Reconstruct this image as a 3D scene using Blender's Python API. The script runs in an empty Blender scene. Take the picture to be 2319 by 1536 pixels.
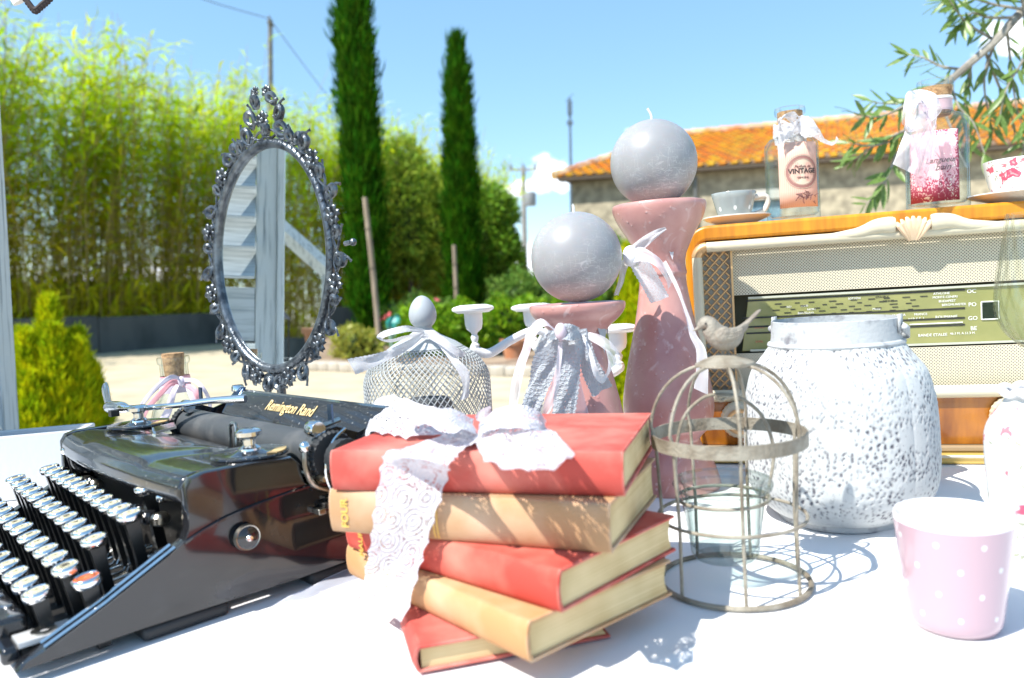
import bpy, bmesh, math, random
import numpy as np
from mathutils import Matrix, Vector, Euler, Quaternion
R_ = math.radians
random.seed(7); rng = np.random.default_rng(7)
scn = bpy.context.scene
col = scn.collection
# ------------------------------------------------------------------ camera
FPX, CXP, CYP = 1750.0, 1159.5, 768.0
CAMZ = 1.027
cam = bpy.data.cameras.new('camera'); camo = bpy.data.objects.new('camera', cam); col.objects.link(camo)
CAMR = (Matrix.Rotation(R_(90-3.7), 3, 'X') @ Matrix.Rotation(R_(-1.0), 3, 'Z'))
camo.matrix_world = Matrix.Translation((0, 0, CAMZ)) @ CAMR.to_4x4()
cam.sensor_width = 36; cam.lens = 36*FPX/2319; cam.clip_start = .02; cam.clip_end = 3000
cam.dof.use_dof = True; cam.dof.focus_distance = .98; cam.dof.aperture_fstop = 4.5; cam.dof.aperture_blades = 7
scn.camera = camo
# ------------------------------------------------------------------ sun, sky, exposure
SUN = Vector((-.51, -.33, .79)).normalized()
sun = bpy.data.lights.new('sun', 'SUN'); sun.energy = 3.5; sun.angle = R_(.53); sun.color = (1, .955, .88)
suno = bpy.data.objects.new('sun', sun); col.objects.link(suno)
suno.matrix_world = Matrix.Translation((-6, 0, 12)) @ SUN.to_track_quat('Z', 'Y').to_matrix().to_4x4()
w = bpy.data.worlds.new('World'); scn.world = w; w.use_nodes = True
def world():
    nt = w.node_tree; N = nt.nodes; L = nt.links; N.clear()
    out = N.new('ShaderNodeOutputWorld'); bg = N.new('ShaderNodeBackground'); bg.inputs['Strength'].default_value = .123
    sky = N.new('ShaderNodeTexSky'); sky.sky_type = 'NISHITA'; sky.sun_disc = False
    sky.sun_elevation = math.asin(SUN.z); sky.sun_rotation = math.atan2(SUN.x, SUN.y)
    sky.altitude = 50; sky.air_density = 1.0; sky.dust_density = .15; sky.ozone_density = 2.6
    tc = N.new('ShaderNodeTexCoord')
    hs = N.new('ShaderNodeHueSaturation'); hs.inputs['Saturation'].default_value = 1.06; hs.inputs['Value'].default_value = 1.0
    ev = N.new('ShaderNodeMix'); ev.data_type = 'RGBA'; ev.inputs['Factor'].default_value = .45; ev.inputs['B'].default_value = (1.2, 2.25, 2.95, 1)
    tn = N.new('ShaderNodeMix'); tn.data_type = 'RGBA'; tn.blend_type = 'MULTIPLY'; tn.inputs['Factor'].default_value = 1; tn.inputs['B'].default_value = (.98, .975, .98, 1)
    L.new(sky.outputs[0], tn.inputs['A']); L.new(tn.outputs['Result'], ev.inputs['A']); L.new(ev.outputs['Result'], hs.inputs['Color'])
    # small fair weather cumulus: noise in direction space, kept to low elevations
    sep = N.new('ShaderNodeSeparateXYZ'); L.new(tc.outputs['Generated'], sep.inputs[0])
    mp = N.new('ShaderNodeMapping'); mp.inputs['Scale'].default_value = (1, 1, 1.7); L.new(tc.outputs['Generated'], mp.inputs[0])
    n1 = N.new('ShaderNodeTexNoise'); n1.inputs['Scale'].default_value = 9; n1.inputs['Detail'].default_value = 7; n1.inputs['Roughness'].default_value = .55
    L.new(mp.outputs[0], n1.inputs['Vector'])
    def blob(px, py, rx, ry):
        d = (CAMR @ Vector(((px-CXP)/FPX, -(py-CYP)/FPX, -1))).normalized()
        sub = N.new('ShaderNodeVectorMath'); sub.operation = 'SUBTRACT'; sub.inputs[1].default_value = d
        L.new(tc.outputs['Generated'], sub.inputs[0])
        sc = N.new('ShaderNodeVectorMath'); sc.operation = 'MULTIPLY'; sc.inputs[1].default_value = (FPX/rx, FPX/rx, FPX/ry)
        L.new(sub.outputs[0], sc.inputs[0])
        ln = N.new('ShaderNodeVectorMath'); ln.operation = 'LENGTH'; L.new(sc.outputs[0], ln.inputs[0])
        r = N.new('ShaderNodeMapRange'); r.inputs['From Min'].default_value = 1.5; r.inputs['From Max'].default_value = .2
        r.inputs['To Min'].default_value = -.25; r.inputs['To Max'].default_value = .34; L.new(ln.outputs['Value'], r.inputs['Value'])
        return r.outputs[0]
    acc = None
    for b in [(1245, 400, 70, 48), (1190, 425, 70, 26), (1250, 590, 130, 70), (2290, 85, 60, 40), (1425, 300, 24, 20), (400, 640, 300, 60), (3300, 500, 500, 140), (-900, 420, 420, 130)]:
        o = blob(*b)
        if acc is None: acc = o
        else:
            mx = N.new('ShaderNodeMath'); mx.operation = 'MAXIMUM'; L.new(acc, mx.inputs[0]); L.new(o, mx.inputs[1]); acc = mx.outputs[0]
    n2 = N.new('ShaderNodeTexNoise'); n2.inputs['Scale'].default_value = 42; n2.inputs['Detail'].default_value = 6
    L.new(mp.outputs[0], n2.inputs['Vector'])
    a = N.new('ShaderNodeMath'); a.operation = 'ADD'; L.new(n2.outputs['Fac'], a.inputs[0]); L.new(acc, a.inputs[1])
    r = N.new('ShaderNodeMapRange'); r.interpolation_type = 'SMOOTHSTEP'; r.inputs['From Min'].default_value = .52; r.inputs['From Max'].default_value = .78
    L.new(a.outputs[0], r.inputs['Value'])
    mix = N.new('ShaderNodeMix'); mix.data_type = 'RGBA'; L.new(r.outputs[0], mix.inputs['Factor'])
    L.new(hs.outputs[0], mix.inputs['A']); mix.inputs['B'].default_value = (7.6, 7.9, 8.3, 1)
    L.new(mix.outputs['Result'], bg.inputs['Color']); L.new(bg.outputs[0], out.inputs[0])
world()
scn.view_settings.view_transform = 'Standard'; scn.view_settings.look = 'None'
scn.view_settings.exposure = 1.28; scn.view_settings.gamma = 1.0; scn.view_settings.use_curve_mapping = False
scn.render.engine = 'CYCLES'
scn.cycles.max_bounces = 10; scn.cycles.transparent_max_bounces = 24; scn.cycles.transmission_bounces = 8
scn.render.resolution_x = 1024; scn.render.resolution_y = 678

# ------------------------------------------------------------------ measuring helpers (photo point -> place)
TF = Matrix.Translation((0, 0, .75)) @ Matrix.Rotation(R_(-2.5), 4, 'Y')      # the slightly sloping table top
TFI = TF.inverted()
def ray(px, py): return CAMR @ Vector(((px-CXP)/FPX, -(py-CYP)/FPX, -1))
CAMP = Vector((0, 0, CAMZ))
CT = TFI @ CAMP
def TP(px, py, z=0):
    d = TFI.to_3x3() @ ray(px, py); return CT + d*((z-CT.z)/d.z)
def TY(px, py, Y):
    d = TFI.to_3x3() @ ray(px, py); return CT + d*((Y-CT.y)/d.y)
def WG(px, py, z=0):
    d = ray(px, py); return CAMP + d*((z-CAMP.z)/d.z)
def WY(px, py, Y):
    d = ray(px, py); return CAMP + d*(Y/d.y)

# ------------------------------------------------------------------ materials
MATS = {}
def mat(name, c, rough=.5, metal=0., c2=None, nscale=8., nlo=.4, nhi=.6, bump=0., bscale=150., spec=.5, coat=0., sss=0.,
        transl=0., island=0., tint=None, rough2=None, ndetail=5., stretch=None, sheen=0.):
    if name in MATS: return MATS[name]
    m = bpy.data.materials.new(name); m.use_nodes = True; nt = m.node_tree; N = nt.nodes; L = nt.links
    b = N['Principled BSDF']; out = N['Material Output']
    b.inputs['Base Color'].default_value = (*c, 1); b.inputs['Roughness'].default_value = rough; b.inputs['Metallic'].default_value = metal
    b.inputs['Specular IOR Level'].default_value = spec; b.inputs['Coat Weight'].default_value = coat; b.inputs['Coat Roughness'].default_value = .04
    if sheen: b.inputs['Sheen Weight'].default_value = sheen
    if sss:
        b.inputs['Subsurface Weight'].default_value = sss; b.inputs['Subsurface Radius'].default_value = (1, .8, .7); b.inputs['Subsurface Scale'].default_value = .006
    tc = N.new('ShaderNodeTexCoord'); vec = tc.outputs['Object']
    if stretch:
        mp = N.new('ShaderNodeMapping'); mp.inputs['Scale'].default_value = stretch; L.new(vec, mp.inputs[0]); vec = mp.outputs[0]
    colout = None
    if c2:
        n = N.new('ShaderNodeTexNoise'); n.inputs['Scale'].default_value = nscale; n.inputs['Detail'].default_value = ndetail; L.new(vec, n.inputs['Vector'])
        r = N.new('ShaderNodeMapRange'); r.inputs['From Min'].default_value = nlo; r.inputs['From Max'].default_value = nhi; L.new(n.outputs['Fac'], r.inputs['Value'])
        mx = N.new('ShaderNodeMix'); mx.data_type = 'RGBA'; L.new(r.outputs[0], mx.inputs['Factor'])
        mx.inputs['A'].default_value = (*c, 1); mx.inputs['B'].default_value = (*c2, 1); colout = mx.outputs['Result']
        if rough2 is not None:
            rr = N.new('ShaderNodeMapRange'); rr.inputs['To Min'].default_value = rough; rr.inputs['To Max'].default_value = rough2
            L.new(r.outputs[0], rr.inputs['Value']); L.new(rr.outputs[0], b.inputs['Roughness'])
    if island:
        g = N.new('ShaderNodeNewGeometry'); h = N.new('ShaderNodeHueSaturation')
        mr = N.new('ShaderNodeMapRange'); mr.inputs['To Min'].default_value = 1-island; mr.inputs['To Max'].default_value = 1+island
        L.new(g.outputs['Random Per Island'], mr.inputs['Value']); L.new(mr.outputs[0], h.inputs['Value'])
        ml = N.new('ShaderNodeMath'); ml.operation = 'MULTIPLY'; ml.inputs[1].default_value = 7.31; L.new(g.outputs['Random Per Island'], ml.inputs[0])
        fr = N.new('ShaderNodeMath'); fr.operation = 'FRACT'; L.new(ml.outputs[0], fr.inputs[0])
        mh = N.new('ShaderNodeMapRange'); mh.inputs['To Min'].default_value = .475; mh.inputs['To Max'].default_value = .522; L.new(fr.outputs[0], mh.inputs['Value'])
        L.new(mh.outputs[0], h.inputs['Hue'])
        if colout: L.new(colout, h.inputs['Color'])
        else: h.inputs['Color'].default_value = (*c, 1)
        colout = h.outputs['Color']
    if colout: L.new(colout, b.inputs['Base Color'])
    if bump:
        n = N.new('ShaderNodeTexNoise'); n.inputs['Scale'].default_value = bscale; n.inputs['Detail'].default_value = 4; L.new(vec, n.inputs['Vector'])
        bp = N.new('ShaderNodeBump'); bp.inputs['Strength'].default_value = bump; bp.inputs['Distance'].default_value = .002
        L.new(n.outputs['Fac'], bp.inputs['Height']); L.new(bp.outputs[0], b.inputs['Normal'])
    if transl:
        t = N.new('ShaderNodeBsdfTranslucent'); ms = N.new('ShaderNodeMixShader'); ms.inputs[0].default_value = transl
        if colout: L.new(colout, t.inputs['Color'])
        else: t.inputs['Color'].default_value = (*c, 1)
        L.new(b.outputs[0], ms.inputs[1]); L.new(t.outputs[0], ms.inputs[2]); L.new(ms.outputs[0], out.inputs['Surface'])
    MATS[name] = m
    return m
def nodes_of(m): return m.node_tree.nodes, m.node_tree.links

def glass(name, tint=(.975, .99, .985), edge=(.68, .76, .76), refl=.9):
    """thin walled glass: clear, with Fresnel reflections and walls that look denser edge-on"""
    if name in MATS: return MATS[name]
    m = bpy.data.materials.new(name); m.use_nodes = True; N, L = nodes_of(m); N.clear()
    out = N.new('ShaderNodeOutputMaterial'); tr = N.new('ShaderNodeBsdfTransparent'); gl = N.new('ShaderNodeBsdfGlossy')
    gl.inputs['Roughness'].default_value = .015
    ge = N.new('ShaderNodeLayerWeight'); ge.inputs['Blend'].default_value = .5        # Facing = 1 - cos
    pw = N.new('ShaderNodeMath'); pw.operation = 'POWER'; pw.inputs[1].default_value = 5; L.new(ge.outputs['Facing'], pw.inputs[0])
    ml = N.new('ShaderNodeMapRange'); ml.inputs['To Min'].default_value = .045; ml.inputs['To Max'].default_value = refl; L.new(pw.outputs[0], ml.inputs['Value'])
    p3 = N.new('ShaderNodeMath'); p3.operation = 'POWER'; p3.inputs[1].default_value = 3; L.new(ge.outputs['Facing'], p3.inputs[0])
    mx = N.new('ShaderNodeMix'); mx.data_type = 'RGBA'; mx.inputs['A'].default_value = (*tint, 1); mx.inputs['B'].default_value = (*edge, 1)
    L.new(p3.outputs[0], mx.inputs['Factor']); L.new(mx.outputs['Result'], tr.inputs['Color'])
    ms = N.new('ShaderNodeMixShader'); L.new(ml.outputs[0], ms.inputs[0]); L.new(tr.outputs[0], ms.inputs[1]); L.new(gl.outputs[0], ms.inputs[2])
    L.new(ms.outputs[0], out.inputs['Surface']); MATS[name] = m
    return m

def lace_mat(name, c=(.82, .82, .86), cell=3.0, net=26., ring=30., solid=.55, sheer=.0, scal=9., aspect=1.):
    """lace: threads stay, holes between them are open; uses the ribbon's own length/width coordinates"""
    if name in MATS: return MATS[name]
    m = bpy.data.materials.new(name); m.use_nodes = True; N, L = nodes_of(m)
    b = N['Principled BSDF']; out = N['Material Output']; b.inputs['Base Color'].default_value = (*c, 1); b.inputs['Roughness'].default_value = .85
    b.inputs['Specular IOR Level'].default_value = .123
    uv = N.new('ShaderNodeTexCoord').outputs['UV']
    def math_(op, a, bb=None):
        x = N.new('ShaderNodeMath'); x.operation = op
        for i, q in enumerate((a, bb)):
            if q is None: continue
            if isinstance(q, (int, float)): x.inputs[i].default_value = q
            else: L.new(q, x.inputs[i])
        return x.outputs[0]
    v1 = N.new('ShaderNodeTexVoronoi'); v1.feature = 'DISTANCE_TO_EDGE'; v1.inputs['Scale'].default_value = net; v1.voronoi_dimensions = '2D'; L.new(uv, v1.inputs['Vector'])
    netm = math_('LESS_THAN', v1.outputs['Distance'], .16)
    v2 = N.new('ShaderNodeTexVoronoi'); v2.inputs['Scale'].default_value = cell; v2.voronoi_dimensions = '2D'; v2.inputs['Randomness'].default_value = .55; L.new(uv, v2.inputs['Vector'])
    rr = math_('SINE', math_('MULTIPLY', v2.outputs['Distance'], ring))
    rings = math_('GREATER_THAN', rr, -.15)
    nz = N.new('ShaderNodeTexNoise'); nz.inputs['Scale'].default_value = cell*2.2; L.new(uv, nz.inputs['Vector'])
    sol = math_('GREATER_THAN', nz.outputs['Fac'], solid)
    sp = N.new('ShaderNodeSeparateXYZ'); L.new(uv, sp.inputs[0])
    d = math_('ABSOLUTE', math_('SUBTRACT', sp.outputs['Y'], .5))
    lim = math_('SUBTRACT', .5, math_('MULTIPLY', math_('ABSOLUTE', math_('SINE', math_('MULTIPLY', sp.outputs['X'], scal))), .045))
    inside = math_('LESS_THAN', d, lim)
    border = math_('GREATER_THAN', d, .43)
    a = math_('MAXIMUM', math_('MAXIMUM', netm, rings), math_('MAXIMUM', sol, border))
    a = math_('MAXIMUM', a, sheer); a = math_('MULTIPLY', a, inside)
    tr = N.new('ShaderNodeBsdfTransparent'); tl = N.new('ShaderNodeBsdfTranslucent'); tl.inputs['Color'].default_value = (*c, 1)
    m1 = N.new('ShaderNodeMixShader'); m1.inputs[0].default_value = .3; L.new(b.outputs[0], m1.inputs[1]); L.new(tl.outputs[0], m1.inputs[2])
    bp = N.new('ShaderNodeBump'); bp.inputs['Strength'].default_value = .5; bp.inputs['Distance'].default_value = .0015
    L.new(math_('ADD', rr, math_('MULTIPLY', v1.outputs['Distance'], -2.)), bp.inputs['Height']); L.new(bp.outputs[0], b.inputs['Normal'])
    m2 = N.new('ShaderNodeMixShader'); L.new(a, m2.inputs[0]); L.new(tr.outputs[0], m2.inputs[1]); L.new(m1.outputs[0], m2.inputs[2])
    L.new(m2.outputs[0], out.inputs['Surface']); MATS[name] = m
    return m

def sheer_mat(name, c=(.85, .82, .88), op=.35):
    if name in MATS: return MATS[name]
    m = bpy.data.materials.new(name); m.use_nodes = True; N, L = nodes_of(m)
    b = N['Principled BSDF']; out = N['Material Output']; b.inputs['Base Color'].default_value = (*c, 1); b.inputs['Roughness'].default_value = .45
    tr = N.new('ShaderNodeBsdfTransparent'); ms = N.new('ShaderNodeMixShader')
    uv = N.new('ShaderNodeTexCoord').outputs['UV']; sp = N.new('ShaderNodeSeparateXYZ'); L.new(uv, sp.inputs[0])
    s = N.new('ShaderNodeMath'); s.operation = 'SUBTRACT'; s.inputs[1].default_value = .5; L.new(sp.outputs['Y'], s.inputs[0])
    a = N.new('ShaderNodeMath'); a.operation = 'ABSOLUTE'; L.new(s.outputs[0], a.inputs[0])
    g = N.new('ShaderNodeMapRange'); g.inputs['From Min'].default_value = .455; g.inputs['From Max'].default_value = .475
    g.inputs['To Min'].default_value = op; g.inputs['To Max'].default_value = .9; L.new(a.outputs[0], g.inputs['Value'])
    lw = N.new('ShaderNodeLayerWeight'); lw.inputs['Blend'].default_value = .3
    ad = N.new('ShaderNodeMath'); ad.operation = 'MAXIMUM'; L.new(g.outputs[0], ad.inputs[0]); L.new(lw.outputs['Facing'], ad.inputs[1])
    L.new(ad.outputs[0], ms.inputs[0]); L.new(tr.outputs[0], ms.inputs[1]); L.new(b.outputs[0], ms.inputs[2]); L.new(ms.outputs[0], out.inputs['Surface'])
    MATS[name] = m
    return m

# ------------------------------------------------------------------ mesh builder
def crom(pts, n):
    """smooth curve through points"""
    P = [Vector(p) for p in pts]
    if len(P) < 3:
        return [P[0].lerp(P[-1], i/(n-1)) for i in range(n)]
    out = []
    m = len(P)-1
    for i in range(n):
        t = i/(n-1)*m; k = min(int(t), m-1); f = t-k
        p0 = P[max(k-1, 0)]; p1 = P[k]; p2 = P[k+1]; p3 = P[min(k+2, m)]
        out.append(.5*((2*p1)+(p2-p0)*f+(2*p0-5*p1+4*p2-p3)*f*f+(3*p1-p0-3*p2+p3)*f**3))
    return out
def crom1(vals, n): return [v.x for v in crom([(a, 0, 0) for a in vals], n)] if len(vals) > 2 else [vals[0]+(vals[-1]-vals[0])*i/(n-1) for i in range(n)]

class MB:
    def __init__(s): s.v = []; s.f = []; s.u = []; s.hasuv = False
    def add(s, vs, fs, uvs=None):
        o = len(s.v); s.v += [tuple(v) for v in vs]
        for i, f in enumerate(fs):
            s.f.append(tuple(o+k for k in f)); s.u.append(uvs[i] if uvs else None)
        if uvs: s.hasuv = True
        return s
    def box(s, c, sz, M=None):
        x, y, z = [d/2 for d in sz]; vs = [Vector((a*x, b*y, d*z)) for a in (-1, 1) for b in (-1, 1) for d in (-1, 1)]
        if M is not None: vs = [M @ v for v in vs]
        c = Vector(c); vs = [v+c for v in vs]
        return s.add(vs, [(0, 1, 3, 2), (4, 6, 7, 5), (0, 4, 5, 1), (2, 3, 7, 6), (0, 2, 6, 4), (1, 5, 7, 3)])
    def tube(s, pts, r, n=8, closed=False, sx=1., up=None):
        P = [Vector(p) for p in pts]; m = len(P)
        rad = list(r) if hasattr(r, '__len__') else [r]*m
        vs = []; prev = None
        for i in range(m):
            if closed: t = P[(i+1) % m]-P[i-1]
            else: t = P[min(i+1, m-1)]-P[max(i-1, 0)]
            t = t.normalized() if t.length > 1e-12 else Vector((0, 0, 1))
            if prev is None:
                a = Vector(up) if up is not None else (Vector((0, 0, 1)) if abs(t.z) < .9 else Vector((1, 0, 0)))
            else: a = prev
            a = a-t*a.dot(t); a = a.normalized() if a.length > 1e-9 else t.orthogonal().normalized()
            prev = a; b = t.cross(a)
            for k in range(n):
                th = 2*math.pi*k/n; vs.append(P[i]+(a*math.cos(th)+b*math.sin(th)*sx)*rad[i])
        fs = []
        for i in range(m if closed else m-1):
            j = (i+1) % m
            for k in range(n): fs.append((i*n+k, i*n+(k+1) % n, j*n+(k+1) % n, j*n+k))
        if not closed:
            fs.append(tuple(range(n-1, -1, -1))); fs.append(tuple((m-1)*n+k for k in range(n)))
        return s.add(vs, fs)
    def lathe(s, prof, n=40, c=(0, 0, 0), mod=None, M=None, cap=True, a0=0., a1=2*math.pi):
        c = Vector(c); vs = []; fs = []; uv = []; m = len(prof); full = abs(a1-a0-2*math.pi) < 1e-6
        L = [0.]
        for i in range(1, m): L.append(L[-1]+math.hypot(prof[i][0]-prof[i-1][0], prof[i][1]-prof[i-1][1]))
        nn = n if full else n+1
        for i, (r, z) in enumerate(prof):
            for k in range(nn):
                th = a0+(a1-a0)*k/n; rr = r*(mod(th, z, i/(m-1)) if mod else 1)
                p = Vector((rr*math.cos(th), rr*math.sin(th), z))
                vs.append((M @ p if M is not None else p)+c)
        for i in range(m-1):
            for k in range(n):
                k2 = (k+1) % nn
                fs.append((i*nn+k, i*nn+k2, (i+1)*nn+k2, (i+1)*nn+k))
                uv.append(((k/n, L[i]), ((k+1)/n, L[i]), ((k+1)/n, L[i+1]), (k/n, L[i+1])))
        if cap and full:
            if prof[0][0] > 1e-6: fs.append(tuple(range(n-1, -1, -1))); uv.append(tuple((0, 0) for _ in range(n)))
            if prof[-1][0] > 1e-6: fs.append(tuple((m-1)*n+k for k in range(n))); uv.append(tuple((0, 0) for _ in range(n)))
        return s.add(vs, fs, uv)
    def ball(s, c, r, n=16, m=10, M=None):
        prof = [(max(1e-5, math.sin(math.pi*i/m)), -math.cos(math.pi*i/m)) for i in range(m+1)]
        r = Vector(r) if hasattr(r, '__len__') else Vector((r, r, r)); D = Matrix.Diagonal(r)
        return s.lathe(prof, n, c, M=(M @ D if M is not None else D), cap=False)
    def grid(s, fn, nu, nv, closed=False):
        vs = [fn(i/nu, j/nv) for i in range(nu+1) for j in range(nv+1)]; fs = []; uv = []
        for i in range(nu):
            for j in range(nv):
                a = i*(nv+1)+j; fs.append((a, a+1, a+nv+2, a+nv+1))
                uv.append(((i/nu, j/nv), (i/nu, (j+1)/nv), ((i+1)/nu, (j+1)/nv), ((i+1)/nu, j/nv)))
        return s.add(vs, fs, uv)
    def prism(s, poly, d0, d1, fn):
        """poly: 2-D outline; fn(a, b, d) gives the point"""
        n = len(poly); vs = [fn(a, b, d0) for a, b in poly]+[fn(a, b, d1) for a, b in poly]
        fs = [tuple(range(n-1, -1, -1)), tuple(range(n, 2*n))]+[(k, (k+1) % n, n+(k+1) % n, n+k) for k in range(n)]
        return s.add(vs, fs)
    def build(s, name, m, parent=None, smooth=True, bevel=0., angle=38, segs=2, fix=True, solid=0., sub=0):
        me = bpy.data.meshes.new(name); me.from_pydata(s.v, [], s.f); 
        if s.hasuv:
            ul = me.uv_layers.new(name='UVMap'); flat = []
            for f, u in zip(s.f, s.u): flat += [c for q in (u or [(0, 0)]*len(f)) for c in q]
            ul.data.foreach_set('uv', flat)
        if fix:
            bm = bmesh.new(); bm.from_mesh(me); bmesh.ops.recalc_face_normals(bm, faces=bm.faces); bm.to_mesh(me); bm.free()
        if smooth:
            me.polygons.foreach_set('use_smooth', [True]*len(me.polygons)); me.set_sharp_from_angle(angle=R_(angle))
        me.update()
        if m: me.materials.append(m)
        o = bpy.data.objects.new(name, me); col.objects.link(o)
        if parent is not None: o.parent = parent
        if solid:
            q = o.modifiers.new('thickness', 'SOLIDIFY'); q.thickness = solid; q.offset = 0
        if bevel:
            q = o.modifiers.new('bevel', 'BEVEL'); q.width = bevel; q.segments = segs; q.limit_method = 'ANGLE'; q.angle_limit = R_(35)
        if sub:
            q = o.modifiers.new('sub', 'SUBSURF'); q.levels = sub; q.render_levels = sub
        return o

def fastmesh(name, V, Fq, m, parent=None, smooth=False):
    """numpy arrays of vertices and quads -> one object"""
    V = np.asarray(V, dtype=np.float32).reshape(-1, 3); Fq = np.asarray(Fq, dtype=np.int32); k = Fq.shape[1]
    me = bpy.data.meshes.new(name); me.vertices.add(len(V)); me.vertices.foreach_set('co', V.ravel())
    me.loops.add(Fq.size); me.loops.foreach_set('vertex_index', Fq.ravel())
    me.polygons.add(len(Fq)); me.polygons.foreach_set('loop_start', np.arange(0, Fq.size, k, dtype=np.int32))
    me.update(calc_edges=True); me.validate()
    if smooth: me.polygons.foreach_set('use_smooth', [True]*len(me.polygons))
    me.materials.append(m); o = bpy.data.objects.new(name, me); col.objects.link(o)
    if parent is not None: o.parent = parent
    return o
def unit(a): return a/np.maximum(np.linalg.norm(a, axis=-1, keepdims=True), 1e-9)
def leaves(C, D, Nn, ln, wd, bend=.15):
    """leaf blades: C base points, D directions, Nn rough normals -> verts, quads (2 folded quads per leaf)"""
    n = len(C); D = unit(D); S = unit(np.cross(D, Nn)); U = np.cross(S, D)
    ln = np.broadcast_to(np.asarray(ln), (n,))[:, None]; wd = np.broadcast_to(np.asarray(wd), (n,))[:, None]
    b = C; t = C+D*ln-U*ln*bend; mid = C+D*ln*.5; l = mid+S*wd*.5+U*wd*.18; r = mid-S*wd*.5+U*wd*.18
    V = np.stack([b, l, t, r], 1).reshape(-1, 3); i = np.arange(n)*4
    return V, np.stack([i, i+1, i+2, i+3], 1)
def catmesh(parts):
    V = []; Fs = []; o = 0
    for v, f in parts: V.append(v); Fs.append(f+o); o += len(v)
    return np.concatenate(V), np.concatenate(Fs)
def rods(P0, P1, r0, r1, n=4):
    """many tapered straight rods"""
    P0 = np.asarray(P0, float); P1 = np.asarray(P1, float); m = len(P0); d = unit(P1-P0)
    a = np.where(np.abs(d[:, 2:3]) < .9, np.array([[0, 0, 1.]]), np.array([[1., 0, 0]])); x = unit(np.cross(d, a)); y = np.cross(d, x)
    r0 = np.broadcast_to(np.asarray(r0, float), (m,))[:, None]; r1 = np.broadcast_to(np.asarray(r1, float), (m,))[:, None]
    V = []
    for P, r in ((P0, r0), (P1, r1)):
        for k in range(n):
            th = 2*math.pi*k/n; V.append(P+(x*math.cos(th)+y*math.sin(th))*r)
    V = np.stack(V, 1).reshape(-1, 3); F = []
    base = np.arange(m)*2*n
    for k in range(n): F.append(np.stack([base+k, base+(k+1) % n, base+n+(k+1) % n, base+n+k], 1))
    return V, np.concatenate(F)

# ------------------------------------------------------------------ object helpers
def tag(o, label=None, cat=None, group=None, kind=None):
    if label: o['label'] = label
    if cat: o['category'] = cat
    if group: o['group'] = group
    if kind: o['kind'] = kind
    return o
def empty(name, M, label, cat, group=None):
    o = bpy.data.objects.new(name, None); o.empty_display_size = .05; col.objects.link(o); o.matrix_world = M
    return tag(o, label, cat, group)
def thing(name, label, cat, X, Y, Z=0., rz=0., group=None):
    """a thing standing on the table (table coordinates)"""
    return empty(name, TF @ Matrix.Translation((X, Y, Z)) @ Matrix.Rotation(rz, 4, 'Z'), label, cat, group)
def wthing(name, label, cat, loc=(0, 0, 0), rz=0., group=None):
    return empty(name, Matrix.Translation(loc) @ Matrix.Rotation(rz, 4, 'Z'), label, cat, group)
def inv(root):
    """table coordinates -> the thing's own coordinates"""
    Mi = root.matrix_world.inverted() @ TF
    return lambda p: Mi @ Vector(p)
def copy_tree(o, parent=None):
    c = o.copy(); col.objects.link(c)
    if parent is not None: c.parent = parent
    for ch in list(o.children): copy_tree(ch, c)
    return c
def text(name, s, size, m, parent, M, depth=.0002, shear=0., off=0., align='CENTER'):
    cu = bpy.data.curves.new(name, 'FONT'); cu.body = s; cu.size = size; cu.extrude = depth; cu.shear = shear; cu.offset = off
    cu.align_x = align; cu.align_y = 'CENTER'; cu.resolution_u = 3
    t = bpy.data.objects.new(name, cu); col.objects.link(t)
    dg = bpy.context.evaluated_depsgraph_get(); me = bpy.data.meshes.new_from_object(t.evaluated_get(dg))
    bpy.data.objects.remove(t); bpy.data.curves.remove(cu)
    me.transform(M); me.materials.clear(); me.materials.append(m); me.name = name
    o = bpy.data.objects.new(name, me); col.objects.link(o); o.parent = parent
    return o
def ribbon(name, A, B, m, parent, n=40, nv=6, crumple=.0015, aspect=None, solid=0.0, seed=0, conv=None):
    """strip of cloth between two edge curves A and B (table points)"""
    rr = random.Random(seed); a = crom(A, n+1); b = crom(B, n+1)
    ph = [rr.uniform(0, 6.28) for _ in range(6)]
    mb = MB()
    L = [0.]
    for i in range(n): L.append(L[-1]+((a[i+1]+b[i+1])/2-(a[i]+b[i])/2).length)
    W = sum((a[i]-b[i]).length for i in range(n+1))/(n+1)
    vs = []; fs = []; uv = []
    for i in range(n+1):
        t = (a[min(i+1, n)]+b[min(i+1, n)]-a[max(i-1, 0)]-b[max(i-1, 0)]); s = b[i]-a[i]
        nn = t.cross(s); nn = nn.normalized() if nn.length > 1e-12 else Vector((0, 0, 1))
        for j in range(nv+1):
            v = j/nv; p = a[i].lerp(b[i], v)
            q = math.sin(v*9+ph[0]+L[i]*60)*.5+math.sin(v*5.5-L[i]*110+ph[1])*.5+math.sin(v*14+L[i]*190+ph[2])*.3
            p = p+nn*q*crumple
            vs.append(conv(p) if conv else p)
    for i in range(n):
        for j in range(nv):
            k = i*(nv+1)+j; fs.append((k, k+1, k+nv+2, k+nv+1))
            uv.append(((L[i]/W, j/nv), (L[i]/W, (j+1)/nv), (L[i+1]/W, (j+1)/nv), (L[i+1]/W, j/nv)))
    mb.add(vs, fs, uv)
    return mb.build(name, m, parent, fix=False, angle=180, solid=solid)
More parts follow.
